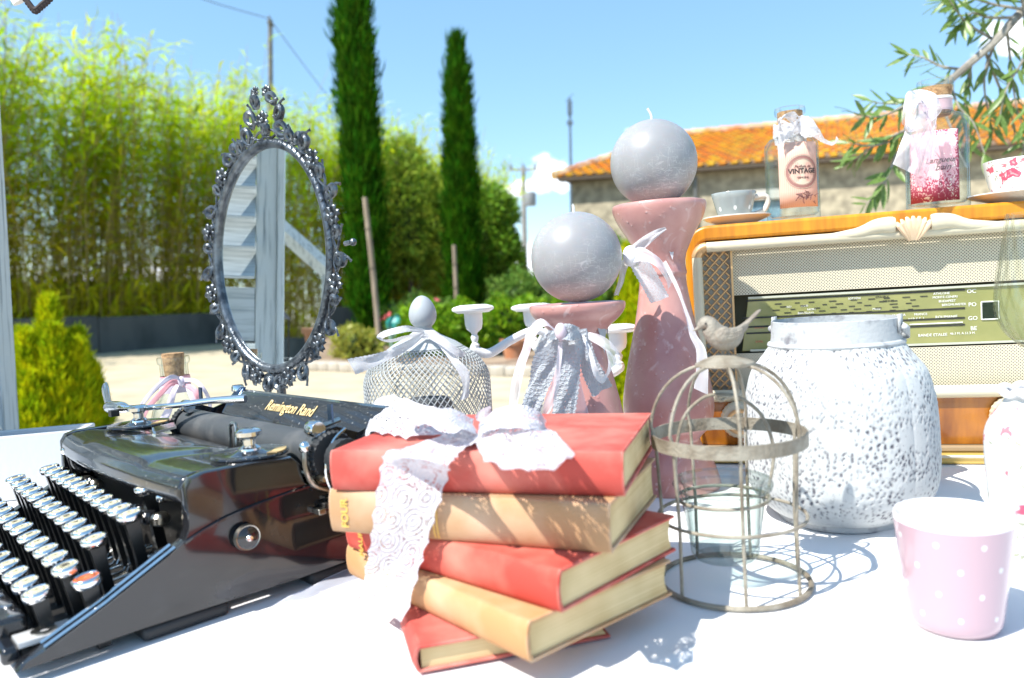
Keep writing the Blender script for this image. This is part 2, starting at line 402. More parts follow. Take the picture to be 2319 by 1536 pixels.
# ================================================================== THE PLACE AROUND THE TABLE
# ---- ground: one sheet to the horizon, pale sand yard
def ground():
    m = mat('sandy_ground', (.52, .45, .33), .95, c2=(.42, .355, .25), nscale=2.2, nlo=.35, nhi=.68, bump=1, bscale=35, spec=.2, ndetail=14)
    mb = MB(); s = 600
    mb.add([(-s, -s, 0), (s, -s, 0), (s, s, 0), (-s, s, 0)], [(0, 1, 2, 3)])
    tag(mb.build('ground', m, smooth=False), kind='structure')
    soil = mat('bed_soil', (.2, .14, .1), .97, c2=(.34, .26, .19), nscale=3, bump=1, bscale=40, spec=.1, ndetail=9)
    # planting bed behind a low kerb
    K = [WG(560, 838), WG(700, 838), WG(900, 846), WG(1160, 852), WG(1420, 856), WG(1900, 850)]
    far = [Vector((p.x*2.2, p.y+14, 0)) for p in K]
    mb = MB(); n = len(K)
    def pt(u, v):
        a = u*(n-1); k = min(int(a), n-2); f = a-k
        p = K[k].lerp(K[k+1], f).lerp(far[k].lerp(far[k+1], f), v)
        return Vector((p.x, p.y, .035+.03*math.sin(p.x*3.1+p.y)*math.sin(p.y*2.3)+.03*min(1, v*8)))
    mb.grid(pt, 60, 40); tag(mb.build('planting_bed', soil), kind='structure')
    kerb = mat('kerb_stone', (.5, .46, .4), .9, c2=(.38, .34, .28), nscale=6, bump=.6, bscale=60)
    kr = wthing('kerb', 'low pale stone kerb edging the planting bed behind the table', 'kerb')
    pts = crom(K, 40)
    for i in range(39):
        a, b = pts[i], pts[i+1]; d = (b-a); L = d.length; ang = math.atan2(d.y, d.x)
        mb = MB(); mb.box((0, 0, .06), (L*.975, .13+.02*random.random(), .11+.015*random.random()))
        o = mb.build('kerb_block', kerb, kr, bevel=.012); o.location = (a+b)/2+Vector((0, random.uniform(-.012, .012), 0)); o.rotation_euler.z = ang
ground()

# ---- retaining wall and the giant reeds behind it
W0 = Vector((-7.5, 13.9, 0)); WD = Vector((.522, .853, 0)); WQ = Vector((-.853, .522, 0))
def wall():
    m = mat('old_concrete', (.1, .105, .1), .95, c2=(.045, .05, .05), nscale=1.6, nlo=.38, nhi=.66, bump=.8, bscale=25, ndetail=9, stretch=(1, 1, .5))  # concrete colour set darker to stand in for shade on the wall
    mb = MB()
    def pt(u, v): 
        t = -20+36*u; p = W0+WD*t; return Vector((p.x, p.y, 0))+Vector((0, 0, v))
    for k in range(9):
        t0 = -20+4*k; t1 = t0+3.985; a = W0+WD*t0; b = W0+WD*t1; c = (a+b)/2; h = .66+.02*math.sin(k*2.1)
        mb.box((c.x, c.y, h/2-.02), (t1-t0, .26, h+.04), Matrix.Rotation(math.atan2(WD.y, WD.x), 3, 'Z'))
    o = mb.build('retaining_wall', m, bevel=.02)
    tag(o, 'low stained grey concrete wall at the foot of the tall reeds', 'wall')
wall()

def reeds():
    n = 2200
    t = rng.uniform(-24, 15, n); t[1250:1750] = rng.uniform(-22, -13, 500); t[:1250] = rng.uniform(-3, 15, 1250); q = rng.uniform(.25, 2.6, n)
    base = np.array(W0)[None]+t[:, None]*np.array(WD)[None]+q[:, None]*np.array(WQ)[None]
    clump = np.sin(t*2.1)*.35+np.sin(t*5.3+1)*.3+np.sin(t*.8)*.25
    h = 5.05+clump*.7+rng.uniform(-1.0, .45, n)+np.clip((-t-.2)*.45, 0, 1.1)-np.clip((t-5)*.03, 0, .4)
    base[:, 2] = .45
    lean = np.stack([rng.normal(.07, .10, n), rng.normal(0, .1, n)], 1)
    segs = 5; Vs = []; Fs = []
    def at(i, s):  # point on stem i at 0..1
        z = base[i, 2]+h[i]*s; f = (s**1.7)*h[i]
        return np.stack([base[i, 0]+lean[i, 0]*f, base[i, 1]+lean[i, 1]*f, z], -1)
    I = np.arange(n); parts = []; mi = []
    for k in range(segs):
        a = at(I, np.full(n, k/segs)); b = at(I, np.full(n, (k+1)/segs))
        v, f = rods(a, b, .014*(1-.7*k/segs), .014*(1-.7*(k+1)/segs), 3); parts.append((v, f)); mi.append(np.full(len(f), 0))
    # green blades on the upper two thirds
    m = 40; J = np.repeat(I, m); s = rng.beta(1.7, 1.4, len(J))*.97+.03
    C = at(J, s); az = rng.uniform(0, 6.283, len(J)); up = rng.uniform(.25, 1.25, len(J))
    D = np.stack([np.cos(az), np.sin(az), up], 1); ln = rng.uniform(.22, .55, len(J)); 
    Nn = np.tile(np.array([[0, 0, 1.]]), (len(J), 1))+rng.normal(0, .3, (len(J), 3))
    low = s+rng.normal(0, .12, len(J)) < .5
    for sel, idx in ((~low, 1), (low, 2)):
        v, f = leaves(C[sel], D[sel], Nn[sel], ln[sel], rng.uniform(.03, .062, sel.sum()), .35); parts.append((v, f)); mi.append(np.full(len(f), idx))
    k = 15000; t2 = rng.uniform(-19, 15, k); t2[:9000] = rng.uniform(-3, 15, 9000); q2 = rng.uniform(.15, 2.4, k)
    C2 = np.array(W0)[None]+t2[:, None]*np.array(WD)[None]+q2[:, None]*np.array(WQ)[None]; C2[:, 2] = .5+rng.uniform(0, .75, k)**1.5
    D2 = rng.normal(0, .5, (k, 3)); D2[:, 2] = rng.uniform(.3, 1.2, k)
    v, f = leaves(C2, D2, rng.normal(0, 1, (k, 3)), rng.uniform(.25, .5, k), rng.uniform(.03, .07, k), .3); parts.append((v, f)); mi.append(np.full(len(f), 2))
    V, F = catmesh(parts)
    ms = [mat('reed_cane', (.34, .25, .06), .6, c2=(.42, .33, .1), nscale=3), 
          mat('reed_leaf', (.5, .66, .014), .55, transl=.55, island=.3, spec=.2),
          mat('reed_leaf_dry', (.54, .54, .02), .7, transl=.45, island=.4, spec=.1)]
    o = fastmesh('giant_reeds', V, F, ms[0])
    for x in ms[1:]: o.data.materials.append(x)
    o.data.polygons.foreach_set('material_index', np.concatenate(mi).astype(np.int32)); o.data.update()
    tag(o, 'tall thicket of yellow-green giant reeds behind the concrete wall', 'reeds', kind='stuff')
reeds()

# ---- conifers
def tufts(prof, H, n, ln, wd, upness, seed, rough=.12, jit=.06, wav=(7, 5), inner=.75):
    """scale-leaf sprays covering a column; prof(s)->radius"""
    g = np.random.default_rng(seed); s = g.uniform(0, 1, n); th = g.uniform(0, 6.283, n)
    r = np.array([prof(x) for x in s])
    lump = 1+rough*(np.sin(th*3+s*wav[0]*6)+np.sin(th*wav[1]-s*31+1.3)*.8+np.sin(th*9+s*70)*.5)
    r = r*lump*g.uniform(inner, 1.0, n)
    C = np.stack([np.cos(th)*r, np.sin(th)*r, s*H], 1)+g.normal(0, jit*.3, (n, 3))
    D = np.stack([np.cos(th), np.sin(th), np.full(n, upness)], 1)+g.normal(0, .35, (n, 3))
    Nn = np.stack([np.cos(th), np.sin(th), np.zeros(n)], 1)+g.normal(0, .5, (n, 3))
    return leaves(C, D, Nn, g.uniform(.6, 1.3, n)*ln, g.uniform(.7, 1.2, n)*wd, .05)
def cypress(px, py, D, H, rad, label, seed, lean=(0, 0), pr=None):
    b = WY(px, py, D); b.z = 0.03
    root = wthing('cypress_tree', label, 'tree', b, 0, 'italian cypresses')
    root.rotation_euler = (lean[1], lean[0], 0)
    prof = pr or (lambda s: rad*min(1, (s*9+.35))*(1-.12*s)*min(1, ((1-s)*3.2)**.6+.02))
    v, f = tufts(lambda s: prof(s), H, 38000, .12, .038, 2.2, seed, .11, .1, inner=.62)
    v2, f2 = tufts(lambda s: prof(s)*1.08, H, 5000, .24, .035, 2.6, seed+9, .16, .2)
    V, F = catmesh([(v, f), (v2, f2)]); V[:, 2] += .25
    fastmesh('crown', V, F, mat('cypress_leaf', (.022, .085, .002), .7, c2=(.045, .16, .004), nscale=3.5, island=.35, transl=.25, spec=.08), root)
    mb = MB(); mb.lathe([(max(.01, prof(i/24)*.72), .25+H*i/24*.98) for i in range(25)], 14, mod=lambda th, z, s: 1+.1*math.sin(th*3+z*3)); mb.build('inner_boughs', mat('cypress_inner', (.005, .016, .002), .9), root)  # added solid core against see-through, its dark colour standing in for inner shade
    mb = MB(); mb.tube([(0, 0, -.1), (.01, 0, .3), (0, .01, H*.5), (0, 0, H*.9)], [.1, .08, .05, .01], 8); mb.build('trunk', mat('bark', (.09, .06, .04), .9, c2=(.16, .11, .08), nscale=20, bump=1, bscale=60), root)
    return root
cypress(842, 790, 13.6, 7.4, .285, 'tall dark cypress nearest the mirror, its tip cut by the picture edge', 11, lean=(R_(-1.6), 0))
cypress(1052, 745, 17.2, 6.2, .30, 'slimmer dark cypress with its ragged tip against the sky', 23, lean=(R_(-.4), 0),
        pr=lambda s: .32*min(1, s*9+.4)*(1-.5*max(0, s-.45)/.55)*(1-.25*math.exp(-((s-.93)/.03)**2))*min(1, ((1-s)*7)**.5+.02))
def stake(a, b, D, label):
    p = WY(*a, D); q = WY(*b, D); mb = MB()
    root = wthing('wooden_stake', label, 'stake', (p.x, p.y, 0)); q2 = Vector((q.x-p.x, 0, q.z))
    mb.tube(crom([(0, 0, -.1), q2*.4+Vector((.015, 0, 0)), q2], 10), [.05, .05, .048, .046, .045, .045, .044, .043, .042, .04], 10)
    mb.build('pole', mat('weathered_pole', (.36, .29, .22), .85, c2=(.24, .19, .14), nscale=14, bump=.8, bscale=80, stretch=(1, 1, .15)), root)
    for z in (.55, .8):
        mb = MB(); mb.tube([q2*z+Vector((math.cos(t)*.055, math.sin(t)*.055, 0)) for t in [i*.6283 for i in range(10)]], .006, 6, closed=True)
        mb.build('tie', mat('tie_cord', (.1, .09, .07), .8), root)
stake((860, 775), (826, 447), 12.9, 'long pale wooden stake leaning against the nearer cypress')
stake((1034, 735), (1028, 555), 16.4, 'short wooden stake in front of the slimmer cypress')

def thuja(px, py, D, H, rad, label, seed, plumes=9):
    b = WY(px, py, D); b.z = 0
    root = wthing('golden_conifer', label, 'shrub', b, 0, 'golden dwarf conifers')
    g = np.random.default_rng(seed); parts = []; core = MB()
    for k in range(plumes):
        a = 6.283*k/plumes+g.uniform(-.3, .3); fr_ = g.uniform(.35, .72); rr = rad*(.0 if k == 0 else fr_); ph = H*(1 if k == 0 else min(.9, (1.12-fr_*.95)*g.uniform(.85, 1.1))); pr = rad*(.55 if k == 0 else g.uniform(.34, .48))
        ox, oy = rr*math.cos(a), rr*math.sin(a)
        prof = lambda s, pr=pr: pr*min(1, s*5+.55)*(max(0, 1-s)**.8)
        v, f = tufts(prof, ph, 5200, .085*H, .016*H, 1.9, seed*31+k, .13, .03*H, inner=.62)
        v = v+np.stack([ox*(1+.25*v[:, 2]/H), oy*(1+.25*v[:, 2]/H), np.zeros(len(v))], 1); parts.append((v, f))
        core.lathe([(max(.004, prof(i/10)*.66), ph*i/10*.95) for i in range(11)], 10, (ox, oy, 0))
    V, F = catmesh(parts)
    fastmesh('foliage', V, F, mat('golden_leaf', (.58, .62, .006), .6, c2=(.32, .44, .006), nscale=9, island=.25, transl=.4, spec=.1), root)
    core.build('inner_boughs', mat('golden_inner', (.03, .06, .002), .9), root)  # added dark cores inside the plumes, shade put into their colour
    mb = MB(); mb.tube([(0, 0, -.05), (0, 0, H*.5)], [.035, .02], 8); mb.build('stem', MATS['bark'], root)
thuja(126, 980, 5.5, .99, .37, 'bushy golden conifer right of the weathered post', 3, 15)
thuja(18, 975, 5.9, .93, .28, 'golden conifer half hidden by the weathered post', 5, 8)
thuja(1432, 990, 6.2, 1.3, .3, 'bright yellow-green conifer behind the two pink candle holders', 8, 9)

# ---- leafy shrubs and trees in the bed
def leafblob(cs, n, ln, wd, seed, upn=.3, shell=.55):
    g = np.random.default_rng(seed); parts = []
    tot = sum(r[0]*r[1]+r[1]*r[2]+r[0]*r[2] for _, r in cs)
    for c, r in cs:
        m = int(n*(r[0]*r[1]+r[1]*r[2]+r[0]*r[2])/tot); d = unit(g.normal(0, 1, (m, 3)))
        lump = 1+.13*np.sin(d[:, 0]*7+d[:, 2]*5+seed)+.12*np.sin(d[:, 1]*9-d[:, 2]*6)
        C = np.array(c)[None]+d*np.array(r)[None]*(g.uniform(shell, 1, m)**.5*lump)[:, None]
        D = d+g.normal(0, .6, (m, 3)); D[:, 2] += upn
        parts.append(leaves(C, D, d+g.normal(0, .7, (m, 3)), g.uniform(.6, 1.3, m)*ln, g.uniform(.7, 1.2, m)*wd, .2))
    return catmesh(parts)
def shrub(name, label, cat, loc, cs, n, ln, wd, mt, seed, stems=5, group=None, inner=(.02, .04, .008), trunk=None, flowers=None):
    root = wthing(name, label, cat, loc, 0, group); V, F = leafblob(cs, n, ln, wd, seed)
    V[:, 2] = np.maximum(V[:, 2], .01)
    fastmesh('foliage' if not trunk else 'crown', V, F, mt, root)
    mb = MB()
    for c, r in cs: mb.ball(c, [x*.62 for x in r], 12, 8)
    mb.build('inner_boughs', mat('inner_'+mt.name, inner, .95), root)  # added dark balls filling the leaf mass, coloured as its inner shade
    mb = MB(); g = random.Random(seed)
    if trunk: mb.tube([(0, 0, -.1), (g.uniform(-.05, .05), 0, trunk*.5), (0, 0, trunk)], [.11, .09, .06], 8)
    for k in range(stems):
        c, r = g.choice(cs); z0 = trunk*.7 if trunk else 0
        mb.tube(crom([(g.uniform(-.05, .05), g.uniform(-.05, .05), z0), Vector(c)*.5+Vector((0, 0, z0*.5)), Vector(c)+Vector((g.uniform(-.5, .5)*r[0], g.uniform(-.5, .5)*r[1], .3*r[2]))], 7), [.03, .028, .024, .02, .016, .012, .006], 6)
    mb.build('trunk' if trunk else 'stems', MATS['bark'], root)
    if flowers:
        fm, k, size = flowers; g2 = np.random.default_rng(seed+5); parts = []
        c, r = cs[0]; d = unit(g2.normal(0, 1, (k, 3))); d[:, 2] = np.abs(d[:, 2]); C = np.array(c)[None]+d*np.array(r)[None]*1.04
        for a in range(5):
            th = a*1.2566; X = unit(np.cross(d, np.array([[.1, .2, 1.]]))); Y = np.cross(d, X)
            parts.append(leaves(C, X*math.cos(th)+Y*math.sin(th)+d*.3, d, np.full(k, size), np.full(k, size*.8), .1))
        V, F = catmesh(parts); fastmesh('blossoms', V, F, fm, root)
    return root
lf_hedge = mat('hedge_leaf', (.24, .42, .015), .5, spec=.2, c2=(.13, .28, .012), nscale=5, island=.3, transl=.35)
lf_mid = mat('shrub_leaf', (.13, .26, .04), .5, spec=.2, c2=(.2, .35, .06), nscale=3, island=.3, transl=.3)
lf_dark = mat('tree_leaf', (.1, .22, .015), .5, spec=.25, c2=(.2, .38, .03), nscale=2, island=.3, transl=.3)
lf_pale = mat('pale_leaf', (.36, .46, .05), .5, spec=.2, c2=(.2, .33, .03), nscale=2, island=.3, transl=.4)
def G(px, py, D): p = WY(px, py, D); return (p.x, p.y, 0)
p = G(1010, 780, 11.5)
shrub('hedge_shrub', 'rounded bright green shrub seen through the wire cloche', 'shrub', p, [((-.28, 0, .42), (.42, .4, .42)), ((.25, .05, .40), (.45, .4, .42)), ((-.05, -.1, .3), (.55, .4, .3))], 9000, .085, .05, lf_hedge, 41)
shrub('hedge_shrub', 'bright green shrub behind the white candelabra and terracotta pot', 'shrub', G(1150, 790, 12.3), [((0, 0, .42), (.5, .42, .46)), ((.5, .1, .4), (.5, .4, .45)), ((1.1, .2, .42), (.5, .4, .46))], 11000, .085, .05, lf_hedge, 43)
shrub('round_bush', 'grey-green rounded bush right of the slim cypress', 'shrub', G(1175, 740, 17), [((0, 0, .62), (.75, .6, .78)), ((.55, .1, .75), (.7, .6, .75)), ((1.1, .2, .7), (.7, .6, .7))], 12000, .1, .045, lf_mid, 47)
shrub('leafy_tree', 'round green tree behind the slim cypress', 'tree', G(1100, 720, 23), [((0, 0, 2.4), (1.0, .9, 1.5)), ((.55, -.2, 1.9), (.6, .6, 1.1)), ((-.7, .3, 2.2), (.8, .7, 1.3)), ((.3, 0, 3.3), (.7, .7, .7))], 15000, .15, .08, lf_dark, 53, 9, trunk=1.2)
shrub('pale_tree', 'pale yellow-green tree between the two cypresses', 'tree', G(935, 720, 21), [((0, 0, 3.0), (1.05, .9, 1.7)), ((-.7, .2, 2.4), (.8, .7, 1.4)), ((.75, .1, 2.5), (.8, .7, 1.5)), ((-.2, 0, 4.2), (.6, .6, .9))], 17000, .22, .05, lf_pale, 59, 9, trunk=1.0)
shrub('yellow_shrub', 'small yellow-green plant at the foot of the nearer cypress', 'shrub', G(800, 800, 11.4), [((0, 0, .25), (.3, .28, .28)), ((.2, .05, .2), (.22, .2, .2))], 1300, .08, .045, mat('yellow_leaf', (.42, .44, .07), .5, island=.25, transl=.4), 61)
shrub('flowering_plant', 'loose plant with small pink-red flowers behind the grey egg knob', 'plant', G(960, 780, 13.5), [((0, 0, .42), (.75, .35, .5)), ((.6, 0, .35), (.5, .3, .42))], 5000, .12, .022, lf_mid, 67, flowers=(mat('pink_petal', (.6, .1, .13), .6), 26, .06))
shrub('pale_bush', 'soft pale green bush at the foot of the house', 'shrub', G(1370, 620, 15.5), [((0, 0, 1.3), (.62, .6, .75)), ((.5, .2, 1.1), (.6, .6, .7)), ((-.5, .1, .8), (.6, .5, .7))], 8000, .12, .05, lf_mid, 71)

# ---- terracotta pot with rim, and the teal bin by the bed
def pot(loc, s, label, group=None):
    root = wthing('flower_pot', label, 'pot', loc, 0, group); tm = mat('terracotta', (.42, .17, .08), .8, c2=(.5, .25, .14), nscale=6, bump=.4, bscale=80)
    mb = MB(); mb.lathe([(.0, 0), (.6*s, 0), (.86*s, 1.35*s), (.86*s, 1.4*s), (.78*s, 1.4*s), (.74*s, 1.2*s)], 28, cap=False); mb.build('bowl', tm, root)
    mb = MB(); mb.lathe([(.87*s, 1.38*s), (1.0*s, 1.38*s), (1.02*s, 1.68*s), (.9*s, 1.7*s), (.88*s, 1.4*s)], 28, cap=False); mb.build('rim', tm, root)
    mb = MB(); mb.lathe([(.0, 1.45*s), (.87*s, 1.45*s)], 20, cap=False); mb.build('soil', MATS['bed_soil'], root)
    return root
pot(G(1166, 830, 10.6), .2, 'terracotta pot standing at the bed edge behind the candelabra')
def bin_():
    root = wthing('garden_bin', 'small teal plastic bin among the plants', 'bin', G(905, 760, 13.2)); tm = mat('teal_plastic', (.03, .3, .27), .4)
    mb = MB(); mb.lathe([(.0, .0), (.16, 0), (.2, .42), (.0, .42)], 20); mb.build('body', mat('pale_teal', (.25, .42, .36), .5), root)
    mb = MB(); mb.lathe([(.22, .41), (.23, .5), (.17, .58), (.06, .6), (.06, .63), (.0, .635)], 20); mb.build('lid', tm, root)
bin_()

# ---- poles and wires
def poles():
    gm = mat('pole_wood', (.13, .13, .12), .85, c2=(.2, .19, .17), nscale=10)
    b = WY(614, 700, 24); tp = WY(612, 45, 24)
    r = wthing('utility_pole', 'thin dark utility pole rising behind the oval mirror', 'pole', (b.x, b.y, 0))
    mb = MB(); mb.tube([(0, 0, 0), (tp.x-b.x, 0, tp.z)], [.1, .07], 10); mb.build('mast', gm, r)
    mb = MB(); mb.box((tp.x-b.x, 0, tp.z-.12), (.1, .35, .06)); mb.tube([(tp.x-b.x, -.1, tp.z-.1), (tp.x-b.x, -.1, tp.z+.08)], .03, 8); mb.build('insulator', gm, r)
    wt = wthing('overhead_wire', 'thin overhead wire slanting from the dark utility pole to the cypress', 'wire', (0, 0, 0))
    wm = mat('wire', (.06, .06, .07), .6); mb = MB()
    p0 = tp+Vector((0, -.1, 0)); p1 = WY(860, 345, 34); mid = (p0+p1)/2-Vector((0, 0, .25)); mb.tube(crom([p0, mid, p1], 24), .012, 5)
    p2 = WY(300, -60, 17); mid = (p0+p2)/2-Vector((0, 0, .06)); mb.tube(crom([p0, mid, p2], 16), .012, 5); mb.build('cable', wm, wt)
    b = WY(1190, 690, 42); tp = WY(1189, 378, 42)
    r = wthing('utility_pole', 'far grey utility pole with a transformer box left of the house', 'pole', (b.x, b.y, 0)); pg = mat('pole_concrete', (.3, .29, .27), .9, c2=(.22, .21, .2), nscale=5); mb = MB()
    mb.tube([(0, 0, 0), (0, 0, tp.z)], [.17, .11], 10); mb.build('mast', pg, r)
    mb = MB(); mb.box((.0, 0, tp.z-.15), (1.5, .1, .1)); mb.build('crossarm', pg, r)
    for x in (-.65, 0, .65):
        mb = MB(); mb.lathe([(.03, 0), (.07, .05), (.05, .12), (.07, .17), (.02, .26)], 8, (x, 0, tp.z-.1)); mb.build('insulator', gm, r)
    mb = MB(); z = WY(1190, 452, 42).z; mb.lathe([(.0, -.35), (.3, -.35), (.32, -.3), (.32, .3), (.28, .37), (.0, .4)], 16, (.34, -.1, z)); mb.build('transformer', mat('transformer_grey', (.2, .21, .22), .6), r)
    b = WY(1297, 600, 24); tp = WY(1290, 222, 24)
    r = wthing('antenna_mast', 'slim blue-grey antenna mast beside the house gable', 'antenna', (b.x, b.y, 0)); am = mat('mast_paint', (.12, .17, .22), .5, .3); mb = MB()
    mb.tube([(0, 0, 0), (tp.x-b.x, 0, tp.z)], [.06, .035], 8); mb.build('mast', am, r); mb = MB()
    z = tp.z; x = tp.x-b.x
    mb.tube([(x-.12, 0, z-.1), (x+.1, 0, z+.12)], .012, 6); mb.box((x, 0, z-.3), (.14, .14, .4)); mb.box((x, 0, z-.75), (.18, .1, .12)); mb.build('aerial', am, r)
poles()

# ---- farmhouse with an orange tiled hip roof
def house():
    root = wthing('farmhouse', 'stone farmhouse with an orange tiled roof behind the radio', 'house')
    a = WY(1297, 600, 19.5); b = WY(2420, 600, 15.6); a.z = b.z = 0
    d = (b-a); L = d.length; ux = d.normalized(); uy = Vector((-ux.y, ux.x, 0))
    He = WY(1297, 402, 19.5).z; Dp = 7.4
    Mw = Matrix(((ux.x, uy.x, 0, a.x), (ux.y, uy.y, 0, a.y), (0, 0, 1, 0), (0, 0, 0, 1))); root.matrix_world = Mw
    stone = mat('rubble_stone', (.48, .42, .3), .95, c2=(.25, .22, .16), nscale=5, nlo=.36, nhi=.66, bump=1., bscale=9, ndetail=10)
    L2 = L+5
    # wall with real openings: piers and spandrels round windows
    wins = [(4.0, .95, 1.35, 1.6), (9.2, .85, 1.35, 1.5), (12.4, .95, 1.35, 1.6)]      # x, width, sill, height
    mb = MB(); x = 0.
    for wx, ww, ws, wh in wins:
        mb.box(((x+wx)/2, .2, He/2), (wx-x, .4, He)); mb.box((wx+ww/2, .2, ws/2), (ww, .4, ws)); mb.box((wx+ww/2, .2, (ws+wh+He)/2), (ww, .4, He-ws-wh)); x = wx+ww
    mb.box(((x+L2)/2, .2, He/2), (L2-x, .4, He))
    mb.box((.2, Dp/2+.2, He/2), (.4, Dp-.4, He)); mb.box((L2-.2, Dp/2+.2, He/2), (.4, Dp-.4, He)); mb.box((L2/2, Dp-.2, He/2), (L2-.8, .4, He))
    mb.build('wall', stone, root)
    blue = mat('blue_shutter', (.16, .28, .36), .7, c2=(.22, .35, .42), nscale=10); lin = mat('pale_lintel', (.55, .52, .46), .85)
    for wx, ww, ws, wh in wins:
        mb = MB(); mb.box((wx+ww/2, .1, ws+wh/2), (ww-.01, .05, wh-.01)); sh = mb.build('shutter', blue, root)
        for k in range(5):
            mb = MB(); mb.box((wx+ww*(k+.5)/5, .065, ws+wh/2), (ww/5-.02, .03, wh-.08)); mb.build('plank', blue, sh, bevel=.004)
        mb = MB(); mb.box((wx+ww/2, -.02, ws+wh+.12), (ww+.3, .1, .22)); mb.build('lintel', lin, root, bevel=.01)
        mb = MB(); mb.box((wx+ww/2, -.04, ws-.06), (ww+.2, .14, .1)); mb.build('sill', lin, root, bevel=.01)
    for px in (3.05, 8.0, 11.5):
        mb = MB(); mb.tube([(px, -.08, 0), (px, -.08, He-.2)], .05, 8); mb.build('downpipe', mat('zinc', (.2, .2, .19), .5, .6), root)
    # hip roof
    ov = .35; zr = He+1.5; ea = He-.02; hip = 2.0
    A = Vector((-ov, -ov, ea)); B = Vector((L2+ov, -ov, ea)); C = Vector((L2+ov, Dp+ov, ea)); E = Vector((-ov, Dp+ov, ea)); R0 = Vector((hip, Dp/2, zr)); R1 = Vector((L2-hip, Dp/2, zr))
    mb = MB(); mb.add([A, B, C, E, R0, R1], [(0, 1, 5, 4), (1, 2, 5), (2, 3, 4, 5), (3, 0, 4), (3, 2, 1, 0)]); rf = mb.build('roof', mat('roof_deck', (.2, .13, .08), .9), root, smooth=False)
    tile = mat('roof_tile', (.72, .31, .015), .85, c2=(.56, .25, .03), nscale=1.1, nlo=.35, nhi=.7, island=.08, ndetail=8)
    V = []; F = []
    def slope(e0, e1, r0, r1, rows, cw):
        # interlocking tiles laid in courses, each a thin wedge, lower edge proud
        ed = (e1-e0); n = ed.cross(r0-e0).normalized()
        if n.z < 0: n = -n
        for k in range(rows):
            t0, t1 = k/rows, (k+1.12)/rows
            l0 = e0.lerp(r0, t0); l1 = e1.lerp(r1, t0); m0 = e0.lerp(r0, min(1, t1)); m1 = e1.lerp(r1, min(1, t1)); ln = (l1-l0).length
            nc = max(1, int(ln/cw)); off = .5 if k % 2 else 0
            for c in range(nc):
                u0 = min(1, (c+off*.0)/nc+.004); u1 = min(1, (c+1)/nc-.003)
                q = [l0.lerp(l1, u0), l0.lerp(l1, u1), m0.lerp(m1, u1), m0.lerp(m1, u0)]; hh = random.uniform(.05, .058)
                o = len(V)*1
                V.extend([q[0]+n*hh, q[1]+n*hh, q[2]+n*.02, q[3]+n*.02, q[0]+n*.005, q[1]+n*.005]); F.append((o, o+1, o+2, o+3)); F.append((o+4, o+5, o+1, o))
    slope(A, B, R0, R1, 17, .26); slope(E, A, R0, R0, 17, .26)
    mb = MB(); mb.add(V, [f for f in F]); t = mb.build('roof_tiles', tile, rf, smooth=False, fix=False); t['kind'] = 'stuff'
    mb = MB()
    for p0, p1 in ((R0, R1), (A, R0)):
        nseg = int((p1-p0).length/.38)
        for k in range(nseg):
            q0 = p0.lerp(p1, k/nseg); q1 = p0.lerp(p1, (k+1.08)/nseg); mb.tube([q0+Vector((0, 0, .05)), q1+Vector((0, 0, .035))], [.11, .095], 8)
    mb.build('ridge_tiles', mat('ridge_tile', (.5, .26, .1), .9, c2=(.55, .42, .3), nscale=4, island=.2), rf)['kind'] = 'stuff'
    mb = MB(); mb.box((L2/2, -.2, ea-.06), (L2+.5, .3, .07)); mb.build('eaves_board', mat('eave_wood', (.09, .07, .05), .9), root)
house()

